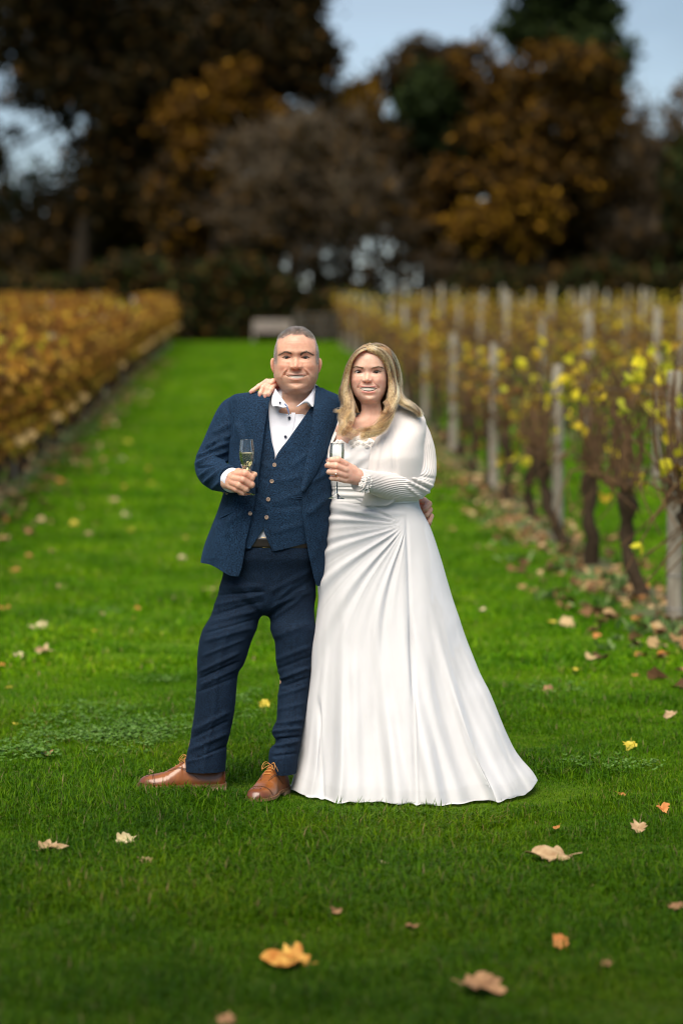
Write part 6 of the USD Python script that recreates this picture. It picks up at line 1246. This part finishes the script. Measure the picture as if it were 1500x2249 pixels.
# left of the parting: along the cheek, outwards, and behind
fan([[(806, 765, T0 - .072), (788, 773, T0 - .076), (770.5, 794, T0 - .066), (761.5, 828, T0 - .054), (762, 858, T0 - .06), (772, 890, T0 - .075), (772, 918, T0 - .10), (764, 940, T0 - .13), (752, 956, T0 - .145)],
     [(807, 764, T0 - .062), (789, 769, T0 - .066), (770, 793, T0 - .055), (760, 830, T0 - .044), (756, 865, T0 - .055), (763, 895, T0 - .075), (757, 925, T0 - .10), (750, 945, T0 - .125), (744, 962, T0 - .14)],
     [(812, 759, T0 - .035), (792, 768, T0 - .045), (772, 793, T0 - .035), (761, 830, T0 - .03), (754, 865, T0 - .04), (757, 893, T0 - .055), (750, 915, T0 - .075), (755, 940, T0 - .10), (748, 952, T0 - .12)],
     [(818, 757, T0 - .005), (796, 764, T0 - .01), (776, 790, T0 - .005), (767, 830, T0 + .0), (761, 870, T0 + .0), (762, 905, T0 - .02), (768, 930, T0 - .06), (775, 950, T0 - .10)]], 34, 1.9, 4.4, 100, wave=4.2, turns=2.4)
# right of the parting: sweeping down the cheek, then across the chest to the left
fan([[(807, 765, T0 - .072), (826, 773, T0 - .078), (845.5, 793, T0 - .068), (857.5, 825, T0 - .056), (860, 856, T0 - .062), (858, 884, T0 - .08), (848, 908, T0 - .10), (836, 930, T0 - .13), (818, 946, T0 - .155), (798, 954, T0 - .165)],
     [(808, 765, T0 - .064), (828, 769, T0 - .07), (848, 789, T0 - .06), (860, 824, T0 - .048), (863.5, 858, T0 - .055), (859, 888, T0 - .078), (852, 914, T0 - .105), (836, 937, T0 - .135), (812, 953, T0 - .16), (786, 958, T0 - .17)],
     [(810, 760, T0 - .052), (834, 766, T0 - .056), (853, 786, T0 - .048), (864, 820, T0 - .035), (868, 855, T0 - .045), (867, 888, T0 - .072), (857, 915, T0 - .102), (838, 940, T0 - .135), (814, 950, T0 - .16), (782, 950, T0 - .165)]], 34, 1.9, 4.6, 100, wave=4.6, turns=2.6)
# the crown drawn back, and the length behind the right shoulder
fan([[(812, 759, T0 - .04), (838, 761, T0 - .035), (858, 781, T0 - .02), (868, 806, T0 - .005), (871, 835, T0 - .0), (870, 865, T0 - .01), (884, 884, T0 - .03), (905, 893, T0 - .035), (922, 908, T0 - .03)],
     [(820, 757, T0 - .01), (841, 761, T0 - .01), (863, 779, T0 + .0), (874, 808, T0 + .02), (877, 838, T0 + .02), (877, 866, T0 + .01), (893, 886, T0 - .01), (915, 900, T0 - .02), (930, 920, T0 - .02)],
     [(826, 757, T0 + .03), (843, 761, T0 + .035), (864, 781, T0 + .05), (874, 810, T0 + .06), (877, 845, T0 + .05), (882, 875, T0 + .04), (905, 896, T0 + .02), (925, 918, T0 + .01)]], 40, 2.3, 4.2, 90, wave=3.0, turns=2.0)
fan([[(806.5, 768, T0 - .068), (815, 762, T0 - .058), (832, 760, T0 - .035), (850, 770, T0 - .01), (862, 788, T0 + .02), (868, 810, T0 + .05)], [(807, 762, T0 - .055), (818, 759, T0 - .035), (834, 759, T0 - .01), (849, 766, T0 + .02), (862, 782, T0 + .05), (868, 806, T0 + .075)],
     [(806.5, 766, T0 - .065), (824, 768, T0 - .064), (842, 779, T0 - .046), (858, 798, T0 - .022), (866, 822, T0 + .0), (869, 845, T0 + .01)]], 26, 2.6, 3.4, 80, wave=1.0)
# loose curls resting on the chest
for pth in ([(768, 900, T0 - .10), (757, 920, T0 - .13), (760, 940, T0 - .155), (775, 948, T0 - .165), (785, 940, T0 - .16)], [(845, 880, T0 - .085), (852, 895, T0 - .10), (845, 910, T0 - .115), (838, 900, T0 - .125)], [(842, 915, T0 - .12), (824, 936, T0 - .15), (800, 944, T0 - .17), (780, 952, T0 - .175), (762, 962, T0 - .17)],
            [(772, 925, T0 - .14), (764, 938, T0 - .16), (760, 952, T0 - .17), (768, 962, T0 - .17)], [(760, 885, T0 - .06), (752, 900, T0 - .07), (742, 900, T0 - .07), (735, 908, T0 - .06)], [(822, 938, T0 - .155), (800, 948, T0 - .172), (796, 960, T0 - .18), (810, 956, T0 - .178)]):
    add(pth, 4.6, 6.0, 90, wave=3.2, turns=1.6, spread=1.6)
for _ in range(150):                                                                    # stray hairs round the outline
    s = rs.choice([-1, 1]); y = rs.uniform(765, 880); x = 819 + s * (49 + rs.uniform(0, 6)) if y > 800 else 821 + s * (20 + 27 * (y - 765) / 35 + rs.uniform(-3, 1))
    Lg.append(np.array([px(x + s * 10 * t ** 1.5 * rs.uniform(.4, 1.2) + 2 * math.sin(5 * t + s), y + 26 * t - 6 * (1 - t), WD + .02) for t in np.linspace(0, 1, 10)]) - woman_base)
for nm, ls, mt in (('hair', B_, 'hair_blonde'), ('hair', Lg, 'hair_light'), ('hair', Br, 'hair_brown')):
    curves(woman, nm, ls, [np.linspace(.00058, .0003, len(l)) for l in ls], mt)
# ------------------------------------------------------------------ champagne flutes
look('glass', {'l': ('layer_weight', {'blend': .35}), 'fr': ('math', {'math_type': 'multiply', 'value2': .85}), 't': ('transparent_bsdf', {'color': (.96, .97, .97)}), 'g': ('glossy_bsdf', {'roughness': .03, 'color': (1, 1, 1)}), 'm': ('mix_closure', {})},
     [('l.fresnel', 'fr.value1'), ('fr.value', 'm.fac'), ('t.BSDF', 'm.closure1'), ('g.BSDF', 'm.closure2')], surface='m.closure')
look('solid_glass', {'p': ('principled_bsdf', {'transmission_weight': 1.0, 'roughness': .02, 'ior': 1.5, 'base_color': (.97, .98, .98)})})
look('champagne', {'p': ('principled_bsdf', {'transmission_weight': 1.0, 'roughness': .0, 'ior': 1.33, 'base_color': (.95, .87, .60)})})
plain('bubble', (.75, .66, .42), rough=.3)
def lathe(prof, n=48):
    m = trimesh.creation.revolve(np.asarray(prof, float), sections=n); return np.array(m.vertices), np.array(m.faces)
def flute(label, rim, base, d, prof, fill=None, tilt=0.0):
    """prof: rows (share of the height, radius in pixels) up the outside from the foot to the rim; rim and base are pixels (x, y)."""
    b, r = px(*base, d), px(*rim, d); H = np.linalg.norm(r - b); ax = (r - b) / H; s = d / FPX
    root = thing('champagne_flute', label, 'champagne flute', b)
    x = np.cross((0, -1.0, 0), ax); x /= np.linalg.norm(x); y = np.cross(ax, x); R = np.stack([x, y, ax], 1)
    f = pch([p[0] for p in prof], [p[1] for p in prof]); hs = np.linspace(0, 1, 130)
    foot = [(0, 0)] + [(f(h) * s, h * H) for h in np.linspace(0, .30, 60)] + [(0, .30 * H)]
    v, F = lathe(foot); part(root, 'stem_and_foot', (v @ R.T, F), 'solid_glass', smooth=60)
    t = np.linspace(.30, 1, 70); bowl = [(f(h) * s, h * H) for h in t] + [(f(h) * s - .0011, h * H) for h in t[::-1][:-3]] + [(0, .325 * H)]
    v, F = lathe([(0, .302 * H)] + bowl, 64); part(root, 'bowl', (v @ R.T, F), 'glass', smooth=60)
    v, F = tube(np.vstack([q := np.stack([(f(1) * s - .0005) * np.cos(np.linspace(0, 2 * PI, 48)), (f(1) * s - .0005) * np.sin(np.linspace(0, 2 * PI, 48)), np.full(48, H)], -1)]), .0009, 6, caps=False); part(root, 'rim', (v @ R.T, F), 'solid_glass', smooth=True)
    if fill:
        t = np.linspace(.33, fill, 40); v, F = lathe([(0, .33 * H)] + [(f(h) * s - .0016, h * H) for h in t] + [(0, fill * H)], 64); part(root, 'champagne', (v @ R.T, F), 'champagne', smooth=50)
        rs_ = np.random.RandomState(5); n = 160; h = rs_.uniform(.36, fill, n); a = rs_.uniform(0, 2 * PI, n); rr = (f(h) * s - .003) * rs_.uniform(.2, 1, n) ** .4; P = np.stack([rr * np.cos(a), rr * np.sin(a), h * H], -1); ic = trimesh.creation.icosphere(1)
        a2 = np.linspace(0, 2 * PI, 60); ring = np.stack([(f(fill) * s - .002) * np.cos(a2), (f(fill) * s - .002) * np.sin(a2), np.full(60, fill * H)], -1)
        fr = tube(ring, .0009, 5, caps=False); bb = scatter(np.array(ic.vertices), np.array(ic.faces), P, np.tile(np.eye(3), (n, 1, 1)), rs_.uniform(.0003, .0007, n))
        v, F = cat([fr, bb]); part(root, 'bubbles', (v @ R.T, F), 'bubble', smooth=True, kind='stuff')
    return root
flute('champagne flute half full of golden wine held in the man\'s fist', (541.8, 965), (542.5, 1087), Y0 - .262, [(0, 18.4), (.008, 18.3), (.02, 14), (.05, 6), (.09, 4.2), (.16, 3.4), (.30, 3.3), (.36, 3.8), (.42, 6.5), (.48, 10.2), (.56, 14), (.66, 16.4), (.76, 17), (.88, 15.6), (1, 13.8)], fill=.755)
flute('nearly empty champagne flute held by the bride in front of her bodice', (740.5, 973), (738.5, 1095), Y0 - .335, [(0, 18.4), (.008, 18.3), (.02, 15), (.05, 8), (.09, 4.2), (.16, 2.8), (.30, 2.7), (.40, 3.2), (.46, 6.5), (.52, 10), (.60, 13.5), (.70, 15.8), (.8, 16.4), (.9, 16), (1, 15.2)])
# ------------------------------------------------------------------ fallen leaves on the lawn
def leaf_mat(name, a, b):
    look(name, {'g': ('texture_coordinate', {}), 'n': ('noise_texture', {'scale': 28, 'detail': 4}), 'r': ('rgb_ramp', {'ramp': [(.35, a), (.65, b)]}), 'p': ('principled_bsdf', {'roughness': .7, 'specular_ior_level': .2}), 't': ('translucent_bsdf', {}), 'm': ('mix_closure', {'fac': .2})},
         [('g.object', 'n.vector'), ('n.fac', 'r.fac'), ('r.color', 'p.base_color'), ('r.color', 't.color'), ('p.BSDF', 'm.closure1'), ('t.BSDF', 'm.closure2')], surface='m.closure')
leaf_mat('dry_tan', (.26, .16, .08), (.42, .30, .17)); leaf_mat('dry_pale', (.42, .34, .18), (.54, .46, .28)); leaf_mat('dry_orange', (.38, .13, .035), (.52, .24, .08)); leaf_mat('dry_yellow', (.44, .34, .03), (.54, .44, .07)); leaf_mat('dry_brown', (.13, .065, .03), (.28, .16, .08)); leaf_mat('dry_amber', (.30, .10, .015), (.48, .28, .06))
def fallen(curl, rs_, lobes=True):
    """A dried leaf: lobed outline, folded along the midrib, curled edges, a short stalk; thin but closed."""
    o = [(0, 0), (.16, -.10), (.34, -.06), (.30, .10), (.52, .22), (.50, .34), (.34, .40), (.42, .58), (.26, .60), (.18, .74), (.10, .90), (0, 1.0)] if lobes else [(0, 0), (.2, .08), (.32, .28), (.36, .5), (.30, .72), (.16, .9), (0, 1.0)]
    pts = np.array(o + [(-x, y) for x, y in o[-2:0:-1]]) * (1, 1); pts = pts * (1 + .10 * rs_.normal(size=(len(pts), 1))); pts = resample(np.vstack([pts, pts[:1]]), 49)[:-1]
    rings = [np.array([[0, .45]]) + (pts - (0, .45)) * s for s in (.0001, .35, .7, 1.0)]; V = np.vstack(rings); x, y = V[:, 0], V[:, 1] - .45
    z = curl * (1.1 * np.abs(x) ** 1.3 + .55 * np.abs(y) ** 2) + .06 * np.sin(5 * y + 3 * x + rs_.uniform(0, 6)) + .05 * np.sin(11 * x - 4 * y + rs_.uniform(0, 6)) + curl * .5 * rs_.normal() * x * y * 3
    V = np.stack([x, y, z], -1); F = grid_faces(4, 48, True); T = np.vstack([V, V - (0, 0, .012)]); k = len(V); j = np.arange(48) + 144
    body = (T, np.vstack([F, F[:, [0, 2, 1]] + k, np.stack([j, j + k, np.roll(j, -1)], 1), np.stack([np.roll(j, -1), j + k, np.roll(j, -1) + k], 1)]))
    st = tube(spline([(0, -.45, float(z[144])), (.03, -.62, z[144] + .06), (.05, -.8, z[144] + .10)], 6), .014, 5); return cat([body, st])
COL = {'tan': 'dry_tan', 'pale': 'dry_pale', 'orange': 'dry_orange', 'yellow': 'dry_yellow', 'brown': 'dry_brown', 'amber': 'dry_amber'}
# pixel x, y, width in pixels, colour, curl, tilt, what it looks like and where
LV = [(117, 1866, 66, 'tan', .9, .2, 'curled tan and brown leaf in the near grass at lower left'), (278, 1847, 48, 'pale', 1.2, .5, 'pale rolled leaf standing in the grass below the left shoe'), (322, 1893, 36, 'tan', .7, .1, 'small tan leaf just below the pale rolled leaf'),
 (843, 1897, 26, 'pale', .5, .1, 'tiny pale leaf below the dress hem'), (1205, 1880, 100, 'tan', .35, .12, 'large flat tan lobed leaf below the right end of the dress'), (1402, 1822, 42, 'tan', .8, .3, 'narrow tan leaf near the right edge below the dress'), (1457, 1780, 34, 'orange', 1.3, .4, 'crumpled orange leaf near the right edge level with the dress hem'),
 (1228, 2066, 40, 'orange', .5, .9, 'rusty blurred leaf standing in the grass at lower right'), (620, 2108, 112, 'amber', .6, .35, 'big amber and yellow leaf at the bottom of the lawn'), (1062, 2170, 98, 'brown', .9, .35, 'long curled brown leaf at the bottom right of the lawn'), (742, 2003, 34, 'brown', .5, .1, 'dim brown leaf below the middle of the dress'), (902, 2035, 36, 'brown', .5, .0, 'second dim brown leaf lower right of the middle'),
 (1490, 1992, 40, 'brown', .5, .2, 'dark brown leaf cut by the right edge'), (500, 2243, 46, 'brown', .5, .1, 'brown leaf cut by the bottom edge'), (1382, 1640, 34, 'yellow', .6, .6, 'bright yellow leaf upright in the grass right of the dress'), (1198, 1521, 42, 'brown', .7, .2, 'reddish brown lobed leaf right of the skirt'), (1266, 1470, 30, 'yellow', .7, .2, 'small yellow tipped leaf above the reddish brown one'),
 (1309, 1397, 30, 'orange', .6, .5, 'orange leaf right of the skirt at mid height'), (1404, 1440, 36, 'amber', .5, .1, 'amber leaf near the vines at right'), (1398, 1484, 24, 'orange', .5, .1, 'tiny orange leaf under the amber one'), (1470, 1571, 32, 'tan', .6, .3, 'tan leaf at the right edge above the dark grass'), (1059, 1339, 28, 'pale', .3, .2, 'pale yellow leaf right beside the skirt'), (1210, 1366, 34, 'yellow', .3, .05, 'dull yellow leaf between skirt and vines'),
 (82, 1378, 58, 'pale', .5, .4, 'pale yellow double lobed leaf at the left'), (97, 1428, 58, 'tan', .6, .3, 'long tan leaf with orange tip at the left'), (42, 1441, 40, 'pale', .6, .2, 'pale leaf left of the long tan one'), (12, 1336, 44, 'orange', .6, .3, 'orange leaf at the left edge'), (4, 1460, 26, 'amber', .4, .3, 'amber leaf cut by the left edge'), (132, 1290, 40, 'tan', .5, .3, 'tan leaf pair upper left'), (60, 1223, 30, 'orange', .5, .3, 'rusty leaf below the left vines'), (30, 1255, 46, 'orange', .4, .2, 'rusty flat leaf at the far left below the vines'),
 (114, 1210, 26, 'brown', .4, .2, 'brown leaf near the left vine strip'), (398, 1226, 32, 'pale', .4, .3, 'pale leaf left of the jacket hem'), (274, 1132, 34, 'pale', .4, .4, 'pale leaf left of the cuff'), (195, 1172, 34, 'tan', .4, .4, 'tan leaf out on the left lawn'), (160, 1150, 32, 'yellow', .4, .4, 'yellow leaf close to the left strip'), (268, 1009, 30, 'pale', .4, .4, 'yellowish pale leaf left of the elbow'), (330, 1062, 30, 'yellow', .4, .4, 'yellow leaf left of the forearm'), (246, 1098, 36, 'tan', .3, .3, 'dull tan leaf above the pale one on the left lawn'),
 (280, 970, 28, 'yellow', .4, .4, 'yellow leaf far up the left lawn'), (325, 1030, 24, 'amber', .4, .3, 'amber leaf far up the left lawn'), (272, 1070, 26, 'amber', .4, .3, 'amber leaf in the middle of the left lawn'), (285, 1165, 28, 'yellow', .4, .3, 'yellow leaf below the pale one on the left lawn'), (405, 1183, 30, 'amber', .4, .3, 'amber leaf left of the pocket'), (300, 1336, 28, 'amber', .4, .3, 'amber leaf left of the trouser thigh'), (290, 1360, 22, 'orange', .4, .3, 'little orange leaf under the amber one at the thigh'),
 (225, 1351, 32, 'tan', .4, .1, 'thin tan leaf on the left lawn level with the thigh'), (208, 1385, 22, 'amber', .4, .2, 'tiny amber leaf on the left lawn'), (460, 1295, 30, 'tan', .3, .3, 'tan leaf touching the trouser outline'), (579, 1550, 30, 'yellow', .8, .7, 'yellow leaf glimpsed between the trouser legs'), (1345, 1300, 44, 'pale', .4, .3, 'pale leaf at the foot of the near vines'), (1418, 1330, 40, 'pale', .4, .3, 'pale leaf beside the nearest post'), (1165, 1161, 36, 'pale', .4, .4, 'pale leaf on the strip by the second post'), (1106, 1003, 32, 'tan', .4, .3, 'tan leaf beyond the third post'),
 (1395, 1362, 36, 'orange', .5, .3, 'orange leaf at the foot of the nearest post'), (1245, 1222, 34, 'orange', .4, .3, 'orange leaf at the foot of the second post'), (1320, 1255, 34, 'orange', .5, .4, 'bright orange leaf among the near trunks'), (1210, 1215, 34, 'tan', .4, .3, 'tan leaf left of the second post'), (1290, 1262, 40, 'tan', .3, .2, 'tan leaf between the near trunks'), (1420, 1290, 30, 'orange', .5, .5, 'orange leaf against the nearest trunk'), (1332, 1275, 30, 'brown', .4, .2, 'brown leaf under the near trunks'), (1455, 1385, 30, 'brown', .4, .2, 'brown leaf right under the nearest post'),
 (104, 1656, 26, 'brown', .5, .2, 'small brown leaf in the clover at the left'), (330, 1697, 22, 'tan', .5, .4, 'small tan leaf behind the left shoe'), (1364, 1745, 20, 'orange', .5, .4, 'tiny red orange leaf in the grass at right'), (1222, 1818, 20, 'orange', .4, .3, 'tiny rusty leaf above the large tan one'), (1330, 2118, 30, 'brown', .4, .3, 'dark leaf at the lower right'), (20, 1510, 18, 'yellow', .4, .3, 'speck of yellow leaf at the left edge'), (36, 1590, 18, 'yellow', .4, .3, 'second speck of yellow leaf at the left edge')]
rs = np.random.RandomState(15)
for x, y, w, c, curl, tilt, lab in LV:
    d = 20.0
    for _ in range(30):
        p = px(x, y, d); g_ = float(ground_z(p[0], d)); d += (CAM_H - g_ - .026) * FPX / (y - HORIZON) * .5 - d * .5
    s = w / FPX * d * (.92 if y > 1480 else .64); p = np.array([(x - 750) / FPX * d, d, float(ground_z((x - 750) / FPX * d, d)) + .026])
    V, F = fallen(curl * .5, rs, lobes=w > 28); V = V * s; a = rs.uniform(0, 2 * PI) if w < 60 else rs.choice([1.45, -1.6]) + rs.uniform(-.3, .3); R = rotm((1, 0, 0), tilt * (.9 if w < 60 else .45) + .08) @ rotm((0, 0, 1), a); t = thing('fallen_leaf', 'fallen ' + lab, 'leaf', p)
    part(t, 'leaf_blade', (V @ R.T, F), COL[c], smooth=True)
# leaf litter lying along the vine strips
lv, lf = leaf5(.4); N = 1700; yy = np.concatenate([rs.uniform(12, 40, N // 2), rs.uniform(22, 70, N // 2)]); side = np.r_[np.zeros(N // 2, int), np.ones(N // 2, int)]
xx = np.where(side == 0, row_right(0, yy) + rs.normal(-.1, .32, N), row_left(0, yy) + rs.normal(.22, .38, N))
R = rand_rot(N, rs); R = np.array([rotm((0, 0, 1), a) @ rotm((1, 0, 0), b) @ rotm((0, 1, 0), c) for a, b, c in zip(rs.uniform(0, 6.3, N), rs.normal(0, .35, N), rs.normal(0, .35, N))])
leafy('litter_leaf', [(0, (.07, .035, .018)), (.4, (.17, .09, .04)), (.7, (.28, .17, .075)), (.92, (.42, .31, .16)), (1, (.34, .13, .03))], trans=.15)
part(None, 'leaf_litter', scatter(lv, lf, np.stack([xx, yy, ground_z(xx, yy) + .035], -1), R, rs.uniform(.06, .12, N)), 'litter_leaf', smooth=False, kind='stuff', label='brown and tan vine leaves littering the soil strips under the vines', category='leaf litter')
# grey-green weeds along the strips
def weed(rs_):
    ms = []; v = np.array([(0, 0, 0), (.16, .3, .05), (.12, .7, .02), (0, 1, -.08), (-.12, .7, .02), (-.16, .3, .05)]); f = np.array([[0, i, i + 1] for i in range(1, 5)])
    for _ in range(22):
        R = rotm((0, 0, 1), rs_.uniform(0, 6.3)) @ rotm((1, 0, 0), rs_.uniform(.2, 1.2)); ms.append((v * rs_.uniform(.05, .12) @ R.T + rs_.normal(0, .05, 3) * (1, 1, .15) + (0, 0, .02), f))
    return cat(ms)
leafy('weed_leaf', [(0, (.05, .11, .02)), (.6, (.10, .19, .04)), (1, (.20, .26, .11))], trans=.25)
wp = [(weed(rs), 'weed_leaf') for _ in range(3)]; N = 300; yy = rs.uniform(13, 55, N); sd = rs.uniform(size=N) < .6; xx = np.where(sd, row_right(0, yy) + rs.normal(-.15, .25, N), row_left(0, yy) + rs.normal(.15, .25, N))
g = instancer('weeds', wp, np.stack([xx, yy, ground_z(xx, yy)], -1), rs.uniform(0, 6.3, N), np.repeat(rs.uniform(.5, 1.1, N)[:, None], 3, 1), rs.randint(0, 3, N)); data(g, label='grey green weeds growing along the soil strips', category='weeds', kind='stuff')
